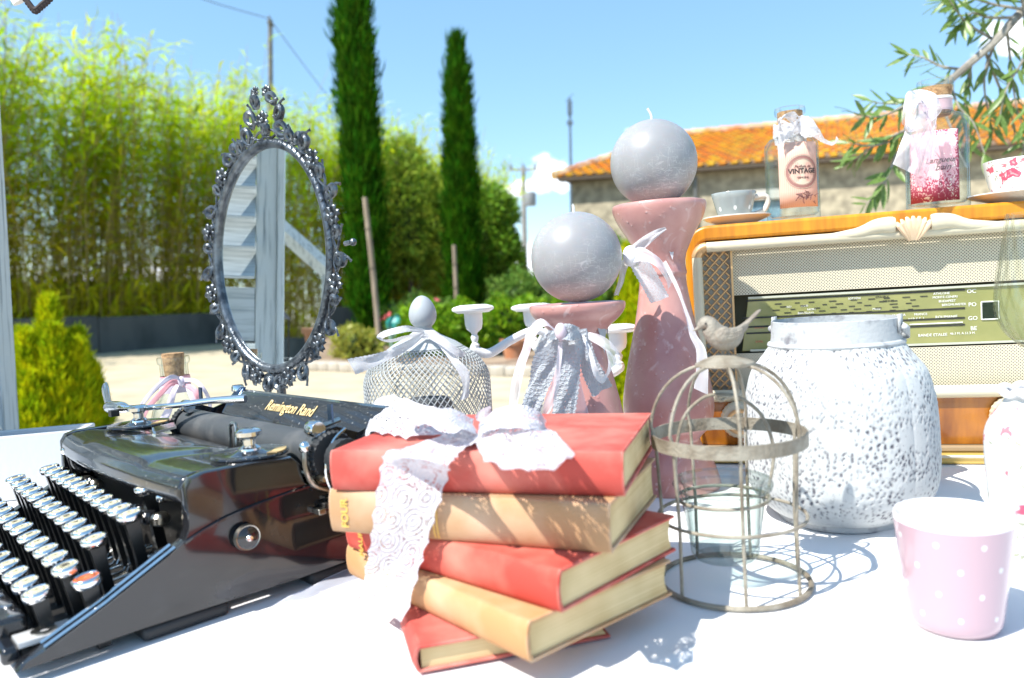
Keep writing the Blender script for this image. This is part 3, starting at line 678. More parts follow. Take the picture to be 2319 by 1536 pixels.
# ---- the tree whose branch hangs in from the right
def hanging_tree():
    root = wthing('leaning_tree', 'olive-leaved tree branch hanging in over the bottles at the right edge', 'tree', (2.9, 2.9, 0))
    bark = mat('grey_bark', (.36, .33, .28), .85, c2=(.22, .2, .17), nscale=25, bump=.8, bscale=90)
    O = Vector((2.9, 2.9, 0)); Y = 2.3
    mb = MB(); mb.tube(crom([(0, 0, -.1), (.05, .05, .9), (-.1, 0, 1.7), (-.25, -.2, 2.4), (-.3, -.25, 2.9)], 16), crom1([.16, .12, .1, .08, .05], 16), 12); mb.build('trunk', bark, root)
    main = [WY(2560, -190, 2.6), WY(2420, -60, 2.45), WY(2319, 22, 2.36), WY(2255, 92, 2.3), WY(2180, 158, 2.28), WY(2120, 215, 2.3), WY(2060, 290, 2.32), WY(2030, 350, 2.33)]
    start = O+Vector((-.2, -.15, 2.25))
    br = [start]+main
    mb = MB(); n = 40; pts = crom(br, n); mb.tube([p-O for p in pts], crom1([.04, .03, .022, .014, .0125, .011, .008, .005, .0025], n), 8)
    twigs = []
    def twig(pp, r0=.005):
        P = crom(pp, 12); twigs.append(P); mb.tube([p-O for p in P], [r0*(1-.75*i/11) for i in range(12)], 5)
    tw = [[(2180, 158), (2100, 205), (2040, 235), (1975, 232)], [(2120, 215), (2050, 240), (1990, 265), (1935, 258)], [(2255, 92), (2230, 170), (2235, 240), (2250, 300)],
          [(2319, 22), (2250, 10), (2190, -5), (2130, 5)], [(2280, 65), (2290, 150), (2300, 230), (2319, 300)], [(2319, 22), (2330, 110), (2340, 200), (2330, 280)],
          [(2200, 140), (2190, 210), (2180, 270), (2195, 330)], [(2060, 290), (2000, 320), (1950, 350), (1920, 372)], [(2030, 350), (2010, 400), (1985, 440), (1960, 462)],
          [(2255, 92), (2200, 60), (2170, 30), (2150, 0)], [(2290, 40), (2240, 40), (2200, 30), (2170, 60)], [(2180, 158), (2130, 150), (2090, 130), (2060, 125)], [(2230, 115), (2260, 190), (2290, 260), (2300, 330)],
          [(2319, 20), (2300, -40), (2240, -60), (2180, -40)], [(2150, 180), (2170, 240), (2205, 280), (2230, 350)], [(2060, 290), (2040, 310), (1980, 330), (1925, 325)], [(2330, 60), (2319, 130), (2280, 200), (2265, 260)],
          [(2330, 100), (2345, 200), (2320, 330), (2300, 390)], [(2120, 215), (2150, 280), (2165, 330), (2190, 380)]]
    for k, t in enumerate(tw):
        dy = random.uniform(-.12, .16); twig([WY(a, b, 2.3+dy*(i/3)+.02) for i, (a, b) in enumerate(t)])
    mb.build('branch', bark, root)
    # leaves: willow-like blades, every one its own piece
    lm = mat('olive_leaf', (.11, .2, .03), .4, c2=(.2, .3, .08), nscale=14, transl=.3, spec=.6); protos = []
    for k in range(4):
        q = MB(); g = random.Random(k); bend = g.uniform(-.15, .25); nn = 6; wdt = g.uniform(.09, .12)
        vs = []; fs = []
        for i in range(nn+1):
            u = i/nn; w_ = wdt*math.sin(math.pi*min(1, u*.96+.03))**.8; z = -bend*u*u
            vs += [(-w_, u, z+.03), (0, u, z), (w_, u, z+.03)]
        for i in range(nn):
            for j in range(2): a = i*3+j; fs.append((a, a+1, a+4, a+3))
        o = q.add(vs, fs).build('leaf', lm, root, fix=False, angle=180); protos.append(o)
    cnt = 0; used = [False]*4; g = random.Random(5)
    extra_V = []; total = 0
    for P in twigs:
        for i in range(1, 12):
            for s in (-1, 1):
                if g.random() < .24 or total >= 296: continue
                p = P[i]; t = (P[min(i+1, 11)]-P[i-1]).normalized()
                side = t.cross(Vector((g.uniform(-.5, .5), -1, g.uniform(-.3, .3)))).normalized()*s
                d = (t*.7+side*g.uniform(.3, .9)+Vector((g.uniform(-.3, .3), g.uniform(-.5, .5), -.25+g.uniform(-.3, .25)))).normalized()
                nrm = Vector((g.uniform(-.8, .3), g.uniform(-.9, -.1), g.uniform(.1, 1))).normalized()
                x = d.cross(nrm).normalized(); nrm = x.cross(d); ln = g.uniform(.045, .078)
                k = g.randrange(4); o = protos[k]
                if used[k]:
                    o = o.copy(); col.objects.link(o)
                used[k] = True; total += 1
                Mx = Matrix((( x.x, d.x, nrm.x), (x.y, d.y, nrm.y), (x.z, d.z, nrm.z))).to_4x4()
                o.matrix_parent_inverse = Matrix.Identity(4)
                o.matrix_local = Matrix.Translation(p-O) @ Mx @ Matrix.Diagonal((ln, ln, ln, 1))
    # the rest of the crown above and to the right, one mass
    cs = [((.2, -.3, 2.95), (.9, .8, .7)), ((-.1, -.7, 3.0), (.55, .4, .5)), ((.5, -.3, 2.4), (.6, .6, .5))]
    V, F = leafblob(cs, 5200, .09, .02, 77); o = fastmesh('crown', V, F, lm, root); o['kind'] = 'stuff'
hanging_tree()
# ================================================================== THE TABLE
wood_wh = mat('white_paint_wood', (.8, .8, .78), .6, c2=(.62, .63, .62), nscale=7, nlo=.5, nhi=.72, bump=.3, bscale=90)
TX0, TX1, TY0, TY1 = -1.08, 1.12, .22, 1.52
def table():
    root = empty('table', TF, 'long table hidden under the white cloth', 'table')
    mb = MB(); mb.box(((TX0+TX1)/2, (TY0+TY1)/2, -.022), (TX1-TX0-.02, TY1-TY0-.02, .03)); mb.build('tabletop', wood_wh, root, bevel=.003)
    for x in (TX0+.1, TX1-.1):
        for y in (TY0+.1, TY1-.1):
            mb = MB(); z = -(.75+x*math.tan(R_(2.5)))/math.cos(R_(2.5))+.0; mb.box((x, y, (z-.037)/2), (.06, .06, -z-.037)); mb.build('leg', wood_wh, root, bevel=.004)
    # cloth
    cm = mat('white_cotton', (.76, .76, .77), .9, bump=.25, bscale=900, spec=.2, sheen=.2)
    mb = MB(); g = random.Random(4); fold = [(g.uniform(TX0, TX1), g.uniform(TY0, TY1), g.uniform(0, 3.14), g.uniform(.012, .03), g.uniform(.0006, .0016), g.uniform(.15, .4)) for _ in range(46)]
    sharp = []
    for (x0, y0, x1, y1) in ((560, 1500, 760, 1430), (640, 1520, 880, 1455), (700, 1440, 900, 1400), (1640, 1500, 1990, 1440), (1720, 1470, 2060, 1490), (1850, 1400, 2040, 1360), (1460, 1500, 1640, 1460), (2120, 1080, 2240, 1070), (2060, 1250, 2020, 1320), (600, 1420, 720, 1390), (1980, 1240, 2030, 1150), (420, 1480, 560, 1460)):
        p, q = TP(x0, y0), TP(x1, y1); sharp.append((p, q, g.uniform(.004, .009), g.uniform(.0016, .003)))
    nx, ny = 460, 300; ex = .26
    def pt(u, v):
        x = TX0-ex+(TX1-TX0+2*ex)*u; y = TY0-ex+(TY1-TY0+2*ex)*v; dx = max(TX0-x, 0, x-TX1); dy = max(TY0-y, 0, y-TY1); z = 0.
        if dx or dy:
            dr = math.hypot(dx, dy); z = -dr; s = .035*min(1, dr/.2)
            qx = min(max(x, TX0), TX1); qy = min(max(y, TY0), TY1)
            wv = s*(1+math.sin((x+y)*38)+.4*math.sin((x-y)*61))*.5+.004
            if dx: qx += math.copysign(wv, x-TX1 if x > TX1 else x-TX0)
            if dy: qy += math.copysign(wv, y-TY1 if y > TY1 else y-TY0)
            return Vector((qx, qy, z))
        for fx, fy, a, wd, h, ln in fold:
            ca, sa = math.cos(a), math.sin(a); p = (x-fx)*ca+(y-fy)*sa; q = -(x-fx)*sa+(y-fy)*ca
            if abs(p) < ln and abs(q) < wd*3: z += h*math.exp(-(q/wd)**2*4)*math.cos(p/ln*1.5708)
        z += .0005*math.sin(x*17+y*9)+.0004*math.sin(x*31-y*23)
        z = min(z, .0016)
        for p, q, wd, h in sharp:
            dx_, dy_ = q.x-p.x, q.y-p.y; l2 = dx_*dx_+dy_*dy_; t = ((x-p.x)*dx_+(y-p.y)*dy_)/l2
            if -.05 < t < 1.05:
                dd = abs((x-p.x)*dy_-(y-p.y)*dx_)/math.sqrt(l2)+.004*math.sin(t*7)
                if abs(dd) < wd*3: z += h*math.exp(-(dd/wd)**2)*math.sin(math.pi*min(1, max(0, t)))
        return Vector((x, y, z-.0008))
    mb.grid(pt, nx, ny)
    o = mb.build('tablecloth', cm, None, angle=180); o.matrix_world = TF; tag(o, 'creased white cotton cloth spread over the table', 'tablecloth')
table()

# ---- white painted box at the left, behind the keys
def crate():
    p = TY(178, 978, 1.19); p2 = TY(-60, 964, 1.16); d = p-p2; L = .52; h = p.z+.002
    root = thing('white_box', 'scuffed white wooden box at the left edge behind the typewriter keys', 'box', p.x, p.y, 0, math.atan2(d.y, d.x))
    m = mat('scuffed_white', (.55, .57, .6), .55, c2=(.42, .42, .44), nscale=9, nlo=.6, nhi=.74, bump=.2, bscale=120, ndetail=12, stretch=(1, 1, .6))  # white paint toned down in the colour to stand in for shade
    def pl(nm, c, s): 
        mb = MB(); mb.box(c, s); return mb.build(nm, m, root, bevel=.0015)
    pl('front_panel', (-L/2, .006, h/2), (L, .012, h)); pl('back_panel', (-L/2, .074, h/2), (L, .012, h)); pl('side_panel', (-.006, .04, h/2), (.012, .054, h-.002)); pl('side_panel', (-L+.006, .04, h/2), (.012, .054, h-.002)); pl('bottom_panel', (-L/2, .04, .008), (L-.026, .05, .01))
crate()

# ================================================================== RADIO
def radio():
    A = TP(1592, 1046); B = TP(2200, 1048); ang = math.atan2(B.y-A.y, B.x-A.x)
    A = A+Vector((math.cos(ang), math.sin(ang), 0))*-.012
    root = thing('valve_radio', 'vintage wooden valve radio with cream grille and green tuning dial', 'radio', A.x, A.y, 0, ang)
    Wd, Dp, H = .60, .27, .352
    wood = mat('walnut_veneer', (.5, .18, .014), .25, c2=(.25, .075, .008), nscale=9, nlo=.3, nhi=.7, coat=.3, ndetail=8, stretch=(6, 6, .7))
    woodt = mat('walnut_veneer_top', (.74, .31, .012), .32, c2=(.44, .15, .008), nscale=10, nlo=.32, nhi=.72, coat=.15, ndetail=8, stretch=(7, .8, .8))  # brighter than the lower panel: grazing sky reflection put into the colour
    cream = mat('cream_bakelite', (.68, .62, .46), .3, c2=(.63, .57, .42), nscale=8); gold = mat('gilt_trim', (.62, .4, .2), .35, .5); dark = mat('radio_dark', (.06, .05, .03), .6)
    # cabinet: a U-shaped shell with rounded shoulders, open front
    def arc(cx, cz, r, a0, a1, n): return [(cx+r*math.cos(a0+(a1-a0)*i/n), cz+r*math.sin(a0+(a1-a0)*i/n)) for i in range(n+1)]
    r = .035; out = arc(Wd-r, H-r, r, 0, math.pi/2, 8)+arc(r, H-r, r, math.pi/2, math.pi, 8)
    inn = arc(Wd-.014-.02, H-.022-.02, .02, 0, math.pi/2, 8)+arc(.014+.02, H-.022-.02, .02, math.pi/2, math.pi, 8)
    z0 = .024; o_ = [(Wd, z0)]+out+[(0, z0)]; i_ = [(Wd-.014, z0)]+inn+[(.014, z0)]; n = len(o_)
    mb = MB()
    vs = [Vector((a, y, b)) for y in (0, Dp) for a, b in o_]+[Vector((a, y, b)) for y in (0, Dp) for a, b in i_]; fs = []
    for k in range(n-1):
        fs += [(k, k+1, n+k+1, n+k), (2*n+k+1, 2*n+k, 3*n+k, 3*n+k+1), (k+1, k, 2*n+k, 2*n+k+1), (n+k, n+k+1, 3*n+k+1, 3*n+k)]
    fs += [(0, n, 3*n, 2*n), (n-1, 3*n-1, 4*n-1, 2*n-1)]
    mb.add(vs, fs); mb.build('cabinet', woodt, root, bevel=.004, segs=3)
    mb = MB(); mb.box((Wd/2, Dp-.008, (H+z0)/2-.01), (Wd-.03, .008, H-z0-.03)); mb.build('back_panel', dark, root)
    # side vents (cream bars on the left cheek)
    for z in (.317, .288, .262):
        mb = MB(); mb.tube([(-.003, .012, z), (-.003, .06, z)], .0035, 8); mb.build('side_vent', cream, root)
    # lower wooden panel and plinth
    zl0, zl1 = .024, .094
    def low(u, v):
        a = math.pi/2*v; return Vector((.014+(Wd-.028)*u, .004+.014*(1-math.sin(a*.9+.15))-.006, zl0+(zl1-zl0)*v))
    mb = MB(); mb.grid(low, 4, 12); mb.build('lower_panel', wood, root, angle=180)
    mb = MB(); mb.box((Wd/2, .13, .019), (Wd-.012, .262, .008)); mb.build('shadow_strip', mat('strip_brown', (.3, .22, .13), .5), root, bevel=.002)
    mb = MB(); mb.box((Wd/2, .125, .0075), (Wd+.03, .28, .013)); mb.build('plinth', mat('gold_plinth', (.6, .42, .12), .35, .25), root, bevel=.003)
    mb = MB(); mb.tube([(.0, -.0165, .012), (Wd, -.0165, .012)], .0022, 8); mb.build('plinth_trim', cream, root)
    # cream frame tube
    fx0, fx1, fz0, fz1 = .017, Wd-.017, .1, .32; fr = .0075
    def tub(nm, pts, rr=fr, mm=cream, nn=12): 
        q = MB(); q.tube(pts, rr, nn); return q.build(nm, mm, root)
    cr = .014
    tub('frame_rail', [(fx0+cr, -.002, fz1), (fx1-cr, -.002, fz1)]); tub('frame_rail', [(fx0+.002, -.004, fz0), (fx1-.002, -.004, fz0)], .009)
    tub('frame_stile', [(fx0, -.002, fz0+.004), (fx0, -.002, fz1-cr)]); tub('frame_stile', [(fx1, -.002, fz0+.004), (fx1, -.002, fz1-cr)])
    for cx, a0, a1 in ((fx0+cr, math.pi, math.pi/2), (fx1-cr, 0, math.pi/2)):
        tub('corner_elbow', [(cx+cr*math.cos(a0+(a1-a0)*i/8), -.002, fz1-cr+cr*math.sin(a0+(a1-a0)*i/8)) for i in range(9)], fr*1.06, gold)
    # carved shell ornament at the middle of the top rail
    cxm = .305; orn = MB()
    for s in (-1, 1):
        P = crom([(cxm+s*.022, -.008, fz1+.012), (cxm+s*.045, -.008, fz1+.012), (cxm+s*.07, -.007, fz1+.005), (cxm+s*.11, -.005, fz1+.001)], 14); orn.tube(P, [.010, .0115, .0115, .011, .0105, .0098, .009, .0082, .0076, .007, .0066, .006, .0055, .005], 10, sx=.6)
    orn.build('carved_leaf', cream, root)
    for k in range(7):
        a = (k-3)*.26; mb = MB(); b0 = Vector((cxm+math.sin(a)*.006, -.008, fz1-.010)); t0 = Vector((cxm+math.sin(a)*.03, -.011, fz1+.002+.02*math.cos(a*1.1)))
        mb.tube([b0, b0.lerp(t0, .4)+Vector((0, -.003, 0)), b0.lerp(t0, .8)+Vector((0, -.003, 0)), t0], [.0025, .0042, .0046, .002], 8, sx=.7); mb.build('shell_rib', mat('gilt_cream', (.75, .55, .36), .32, .15), root)
    # recessed perforated grille
    gm = bpy.data.materials.new('perforated_grille'); gm.use_nodes = True; N, L = nodes_of(gm); b = N['Principled BSDF']; b.inputs['Roughness'].default_value = .45
    tc = N.new('ShaderNodeTexCoord'); mp = N.new('ShaderNodeMapping'); mp.inputs['Rotation'].default_value = (0, R_(45), 0); mp.inputs['Scale'].default_value = (330, 330, 330); L.new(tc.outputs['Object'], mp.inputs[0])
    fr_ = N.new('ShaderNodeVectorMath'); fr_.operation = 'FRACTION'; L.new(mp.outputs[0], fr_.inputs[0]); sb = N.new('ShaderNodeVectorMath'); sb.operation = 'SUBTRACT'; sb.inputs[1].default_value = (.5, .5, .5); L.new(fr_.outputs[0], sb.inputs[0])
    ml = N.new('ShaderNodeVectorMath'); ml.operation = 'MULTIPLY'; ml.inputs[1].default_value = (1, 0, 1); L.new(sb.outputs[0], ml.inputs[0]); le = N.new('ShaderNodeVectorMath'); le.operation = 'LENGTH'; L.new(ml.outputs[0], le.inputs[0])
    lt = N.new('ShaderNodeMapRange'); lt.inputs['From Min'].default_value = .27; lt.inputs['From Max'].default_value = .33; L.new(le.outputs['Value'], lt.inputs['Value'])
    mx = N.new('ShaderNodeMix'); mx.data_type = 'RGBA'; L.new(lt.outputs[0], mx.inputs['Factor']); mx.inputs['A'].default_value = (.10, .09, .06, 1); mx.inputs['B'].default_value = (.66, .6, .45, 1); L.new(mx.outputs['Result'], b.inputs['Base Color'])
    gx0 = .064; mb = MB(); gy = .013
    mb.box(((gx0+fx1)/2, gy+.004, (.247+fz1)/2), (fx1-gx0, .005, fz1-.247)); mb.build('grille', gm, root)
    mb = MB(); mb.box(((gx0+fx1)/2, gy+.004, (fz0+.160)/2), (fx1-gx0, .005, .160-fz0)); mb.build('grille', gm, root)
    mb = MB(); mb.box((gx0+.0015, gy-.002, (fz0+fz1)/2), (.003, .01, fz1-fz0)); mb.build('grille_edge', gold, root)
    # gilt lattice column over pale cloth
    mb = MB(); mb.box(((fx0+gx0)/2, gy+.006, (fz0+fz1)/2), (gx0-fx0, .003, fz1-fz0)); mb.build('speaker_cloth', mat('pale_cloth', (.5, .52, .48), .9), root)
    lx0, lx1, lz0, lz1 = fx0+.004, gx0-.002, fz0+.002, fz1-.004; wdt = lx1-lx0; step = .0145
    for s in (-1, 1):
        k = -3
        while True:
            z = lz0+k*step; k += 1
            if z > lz1: break
            a = Vector((lx0 if s > 0 else lx1, gy-.001*s, z)); bb = Vector((lx1 if s > 0 else lx0, gy-.001*s, z+wdt*1.05))
            if bb.z > lz1:
                f = (lz1-a.z)/(bb.z-a.z); bb = a.lerp(bb, f)
            if a.z < lz0:
                f = (lz0-a.z)/(bb.z-a.z); a = a.lerp(bb, f) if f < 1 else bb
            if (bb-a).length < .004: continue
            q = MB(); q.tube([a, bb], .0017, 6); q.build('lattice_bar', gold, root)
    # tuning dial: dark recess, green glass with a cut left end, printing
    dz0, dz1 = .163, .243; dx0 = .075; dx1 = fx1-.012
    mb = MB(); mb.box(((gx0+fx1)/2, gy+.03, .204), (fx1-gx0, .004, .09)); mb.build('dial_recess', mat('recess_olive', (.09, .085, .04), .6), root)
    gl = mat('dial_green', (.24, .25, .085), .15, c2=(.29, .29, .1), nscale=20, coat=.6, spec=.8)
    y = gy+.006
    mb = MB(); mb.prism([(dx0, dz0), (dx1, dz0), (dx1, dz1), (dx0+.012, dz1)], y, y+.004, lambda a, b_, d: Vector((a, d, b_))); dial = mb.build('dial_glass', gl, root, bevel=.001)
    for z, hh in ((dz1-.001, .003), (dz0+.001, .003)):
        mb = MB(); mb.box(((dx0+dx1)/2+.006, y-.0015, z), (dx1-dx0-.012, .002, hh)); mb.build('dial_edge', mat('clear_edge', (.5, .52, .42), .08, spec=.9), root)
    ink = mat('dial_white', (.85, .85, .8), .5); inkd = mat('dial_black', (.03, .03, .02), .5); inkr = mat('dial_red', (.6, .16, .08), .5)
    Mx = lambda x, z: Matrix.Translation((x, y-.0004, z)) @ Matrix.Rotation(R_(90), 4, 'X')
    def px2(px, py):     # photo point on the dial -> local x, z
        Mi = root.matrix_world.inverted(); c = Mi @ CAMP; d = Mi.to_3x3() @ ray(px, py); t = (y-c.y)/d.y; q = c+d*t; return q.x, q.z
    def bar(p, q, m=inkd, h=.0017):
        x0, za = px2(*p); x1, zb = px2(*q); mb = MB(); mb.box(((x0+x1)/2, y-.0004, (za+zb)/2), (abs(x1-x0), .0006, h)); mb.build('dial_line', m, dial)
    for a, b_ in (((1690, 683), (2185, 655)), ((1680, 722), (2185, 697)), ((1675, 735), (2185, 727)), ((1690, 752), (2185, 739))): bar(a, b_, inkd, .0026)
    bar((2060, 735), (2180, 730), ink, .0014)
    g = random.Random(12)
    for row in range(5):
        for k in range(9):
            x = 1755+k*42+g.uniform(-8, 8)+(row % 2)*18; yy = 689+row*7-(x-1750)*.052
            if x < 2085: bar((x, yy), (x+g.uniform(10, 18), yy-.8), inkd, .0013)
    for s, px, py, sz, m in (('OC', 2200, 660, .0115, ink), ('PO', 2202, 690, .0115, ink), ('GO', 2203, 721, .0115, ink), ('BE', 2205, 744, .0115, ink), ('ATHLONE', 2132, 665, .0068, ink), ('MONTE-CENERI', 2140, 673, .0066, ink),
                      ('BUDAPEST', 2145, 682, .0068, ink), ('BEROMUNSTER', 2160, 690, .0066, ink), ('ROUMANIE', 2143, 718, .0082, ink), ('FRANCE', 2085, 712, .0068, ink), ('U.R.S.S. I', 2075, 723, .0082, ink), ('ANKARA', 2035, 714, .0066, ink),
                      ('BANDE ETALEE', 2112, 759, .0082, ink), ('46.3 M. A 51.3 M.', 2180, 755, .0066, ink), ('ALLI', 1786, 695, .006, ink), ('PARIS', 1822, 693, .006, ink), ('NIORT', 1838, 701, .006, ink), ('BRATISLAVA', 1825, 709, .006, ink),
                      ('SOTTENS', 1935, 676, .006, ink), ('ISTANBUL', 1998, 673, .006, inkd), ('RENNES', 2012, 682, .006, inkd), ('MAISE', 1985, 700, .006, ink), ('GRAND', 1720, 742, .0062, inkr), ('EVREL', 1720, 774, .0062, inkr)):
        x, z = px2(px, py); text('lettering', s, sz*.66, m, dial, Mx(x, z), .0002)
    x0, z1 = px2(2222, 684); x1, z0 = px2(2262, 722); mb = MB(); mb.box(((x0+x1)/2, y-.0006, (z0+z1)/2), (x1-x0, .001, z1-z0)); mb.build('tuning_eye', mat('eye_black', (.008, .02, .012), .1), dial)
    for (ax, az, bx, bz) in ((x0, z0, x1, z0), (x0, z1, x1, z1), (x0, z0, x0, z1), (x1, z0, x1, z1)):
        q = MB(); q.tube([(ax, y-.0008, az), (bx, y-.0008, bz)], .0009, 6); q.build('eye_frame', ink, dial)
    # knobs
    for kx in (.068, .42):
        mb = MB(); n_ = 26
        prof = [(.0, -.026), (.018, -.026), (.024, -.022), (.027, -.012), (.027, .0)]
        mb.lathe(prof, 52, (kx, -.004, .066), mod=lambda th, z, s: 1+.02*math.cos(th*26), M=Matrix.Rotation(R_(90), 3, 'X').inverted() @ Matrix.Scale(-1, 3, (0, 0, 1)) if False else Matrix(((1, 0, 0), (0, 0, 1), (0, 1, 0)))); kb = mb.build('knob', cream, root)
        q = MB(); q.lathe([(.013, -.0275), (.016, -.0285), (.019, -.0275)], 30, (kx, -.004, .066), M=Matrix(((1, 0, 0), (0, 0, 1), (0, 1, 0))), cap=False); q.build('knob_ring', gold, kb)
        for k in range(12):
            a = k*math.pi/6; q = MB(); q.tube([(kx+.004*math.cos(a), -.031, .066+.004*math.sin(a)), (kx+.013*math.cos(a), -.0305, .066+.013*math.sin(a))], .0009, 5); q.build('knob_ray', cream, kb)
    return root
RADIO = radio()
RT = .3525
def on_radio(px, py, dep, z=RT):
    """point on the radio's top, dep behind its front edge, seen at column px"""
    Mi = RADIO.matrix_world.inverted(); c = Mi @ CAMP; d = Mi.to_3x3() @ ray(px, py); t = (dep-c.y)/d.y
    q = c+d*t; p = TFI @ (RADIO.matrix_world @ Vector((q.x, dep, z))); return p

# ================================================================== BOTTLES, CUPS ON THE RADIO
cork = mat('cork', (.46, .28, .14), .9, c2=(.25, .14, .07), nscale=160, nlo=.45, nhi=.65, bump=.8, bscale=300)
gls = glass('bottle_glass'); lace_w = lace_mat('white_lace')
def bottle_glass_part(root, R, hb, hs, rn, hn, lip):
    """outer and inner wall with a thick foot"""
    outp = [(0, 0), (R*.9, 0), (R, R*.1), (R, hb), (R*.97, hb+.3*(hs-hb)), (R*.8, hb+.72*(hs-hb)), (rn*1.12, hs), (rn, hs+.006), (rn, hn-.012), (lip, hn-.010), (lip*1.03, hn-.005), (lip, hn), (rn*.84, hn)]
    t = .0022; inn = [(rn*.82, hs+.004), (rn*1.0, hs-.002), (R*.8-t, hb+.68*(hs-hb)), (R-t, hb-.002), (R-t, .012), (R*.8, .008), (0, .007)]
    mb = MB(); mb.lathe(outp+inn, 44, cap=False); return mb.build('glass', gls, root, angle=30, fix=False)
def label_patch(root, R, a0, a1, z0, z1, m, name='label'):
    mb = MB(); mb.grid(lambda u, v: Vector(((R+.0006)*math.cos(a0+(a1-a0)*u), (R+.0006)*math.sin(a0+(a1-a0)*u), z0+(z1-z0)*v)), 20, 4); return mb.build(name, m, root, angle=180, fix=False, solid=.0003)
def wrap_text(root, parent, s, size, m, R, a, z, shear=0., sx=1., off=0.):
    o = text('lettering', s, size, m, parent, Matrix.Identity(4), .00015, shear, off)
    for v in o.data.vertices:
        x, yv, d = v.co; th = a+sx*x/R; rr = R+.0011+d; v.co = (rr*math.cos(th), rr*math.sin(th), z+yv)
    return o
def wave_band(mb, R, z, w_, a0, a1, amp, n=60, ph=0.):
    def pt(u, v):
        a = a0+(a1-a0)*u; return Vector(((R+.001+amp*(1+math.sin(a*9+v*3+ph))*.5)*math.cos(a), (R+.001+amp*(1+math.sin(a*9+v*3+ph))*.5)*math.sin(a), z+w_*(v-.5)+amp*.6*math.sin(a*5+ph)))
    mb.grid(pt, n, 5)
def vintage_bottle():
    p = on_radio(1797, 487, .085); root = thing('corked_bottle', 'corked clear bottle with a pink paper label and white lace at its neck', 'bottle', p.x, p.y, p.z, 0, 'apothecary bottles on the radio')
    s = p.y/FPX; R = 57*s; Hh = 252*s; hs = 185*s
    bottle_glass_part(root, R, 165*s, 192*s, 25*s, Hh, 32*s)
    mb = MB(); mb.lathe([(0, Hh-.042), (.021*.8, Hh-.042), (.0185, Hh-.006), (0, Hh-.006)], 24); mb.build('cork', cork, root)
    pk = bpy.data.materials.new('pink_label'); pk.use_nodes = True; N, L = nodes_of(pk); b = N['Principled BSDF']; b.inputs['Roughness'].default_value = .8
    tc = N.new('ShaderNodeTexCoord'); wv = N.new('ShaderNodeTexWave'); wv.inputs['Scale'].default_value = 7; wv.bands_direction = 'X'; L.new(tc.outputs['UV'], wv.inputs['Vector'])
    mx = N.new('ShaderNodeMix'); mx.data_type = 'RGBA'; mx.inputs['A'].default_value = (.66, .4, .31, 1); mx.inputs['B'].default_value = (.74, .49, .4, 1); L.new(wv.outputs['Fac'], mx.inputs['Factor']); L.new(mx.outputs['Result'], b.inputs['Base Color'])
    va = math.atan2(-p.y, -p.x)+.30; lb = label_patch(root, R, va-.78, va+.78, 28*s, 168*s, pk)
    ink = mat('label_ink', (.2, .09, .09), .8); ink2 = mat('label_medallion', (.34, .17, .15), .8); idark = mat('label_black', (.05, .04, .04), .8); disc = mat('label_cream', (.68, .57, .44), .8)
    ca, cz = va+.10, 103*s
    def ring(r0, r1, m, nm, lift):
        mb = MB(); vs = []; fs = []; n = 40
        for k in range(n):
            for r in (r0, r1):
                t = 2*math.pi*k/n; a = ca+r*math.cos(t)/R; vs.append(Vector(((R+lift)*math.cos(a), (R+lift)*math.sin(a), cz+r*math.sin(t))))
        for k in range(n): q = (k+1) % n; fs.append((2*k, 2*k+1, 2*q+1, 2*q))
        mb.add(vs, fs); return mb.build(nm, m, lb, fix=False)
    ring(0.0005, 29*s, disc, 'medallion', .0009); ring(27*s, 37*s, ink2, 'medallion_ring', .001); ring(35*s, 36*s, disc, 'medallion_ring', .0012); ring(28*s, 28.6*s, disc, 'medallion_ring', .0012)
    wrap_text(root, lb, 'VINTAGE', .0098, idark, R, ca, cz+2*s, 0, 1., .0003); wrap_text(root, lb, 'Parfum de', .0058, ink, R, ca, cz+12*s, .3); wrap_text(root, lb, 'GENUINE', .004, ink, R, ca, cz-12*s)
    g = random.Random(3); mb = MB()
    for k in range(20):
        a = ca+.12+g.gauss(0, .22); z = 48*s+g.gauss(0, 6*s); P = [Vector(((R+.0011)*math.cos(a+dx/R), (R+.0011)*math.sin(a+dx/R), z+dz)) for dx, dz in ((0, 0), (g.uniform(-.006, .006), g.uniform(.001, .004)), (g.uniform(-.008, .008), g.uniform(.003, .008)))]
        mb.tube(P, .0005, 4)
    o = mb.build('printed_sprig', ink, lb); o['kind'] = 'stuff'
    # lace tied round the neck
    mb = MB(); wave_band(mb, 27*s, 150*s+.028, .03, 0, 6.283, .004, 70); wave_band(mb, 27*s, 150*s+.036, .022, 0, 6.283, .006, 70, 1.4); rb = mb.build('lace_collar', lace_w, root, angle=180, fix=False)
    I = inv(root)
    ribbon('lace_tail', [TY(*q, p.y-.04) for q in ((1770, 290), (1762, 310), (1766, 335))], [TY(*q, p.y-.042) for q in ((1800, 292), (1792, 310), (1776, 318))], lace_w, root, 14, 4, .002, conv=I)
    ribbon('lace_tail', [TY(*q, p.y-.03) for q in ((1830, 280), (1856, 292), (1870, 312), (1890, 322), (1896, 308))], [TY(*q, p.y-.035) for q in ((1826, 302), (1848, 312), (1866, 326), (1884, 332), (1897, 318))], lace_w, root, 24, 4, .0025, conv=I)
    ribbon('lace_loop', [TY(*q, p.y-d) for q, d in (((1795, 285), .04), ((1778, 268), .05), ((1765, 275), .05), ((1775, 300), .042))], [TY(*q, p.y-d) for q, d in (((1808, 262), .04), ((1800, 255), .055), ((1775, 262), .056), ((1757, 296), .045))], lace_w, root, 20, 5, .003, conv=I)
    ribbon('lace_loop', [TY(*q, p.y-d) for q, d in (((1808, 262), .04), ((1830, 262), .05), ((1848, 275), .05), ((1828, 290), .042))], [TY(*q, p.y-d) for q, d in (((1808, 300), .04), ((1822, 312), .055), ((1852, 305), .056), ((1846, 290), .045))], lace_w, root, 20, 5, .003, conv=I)
vintage_bottle()
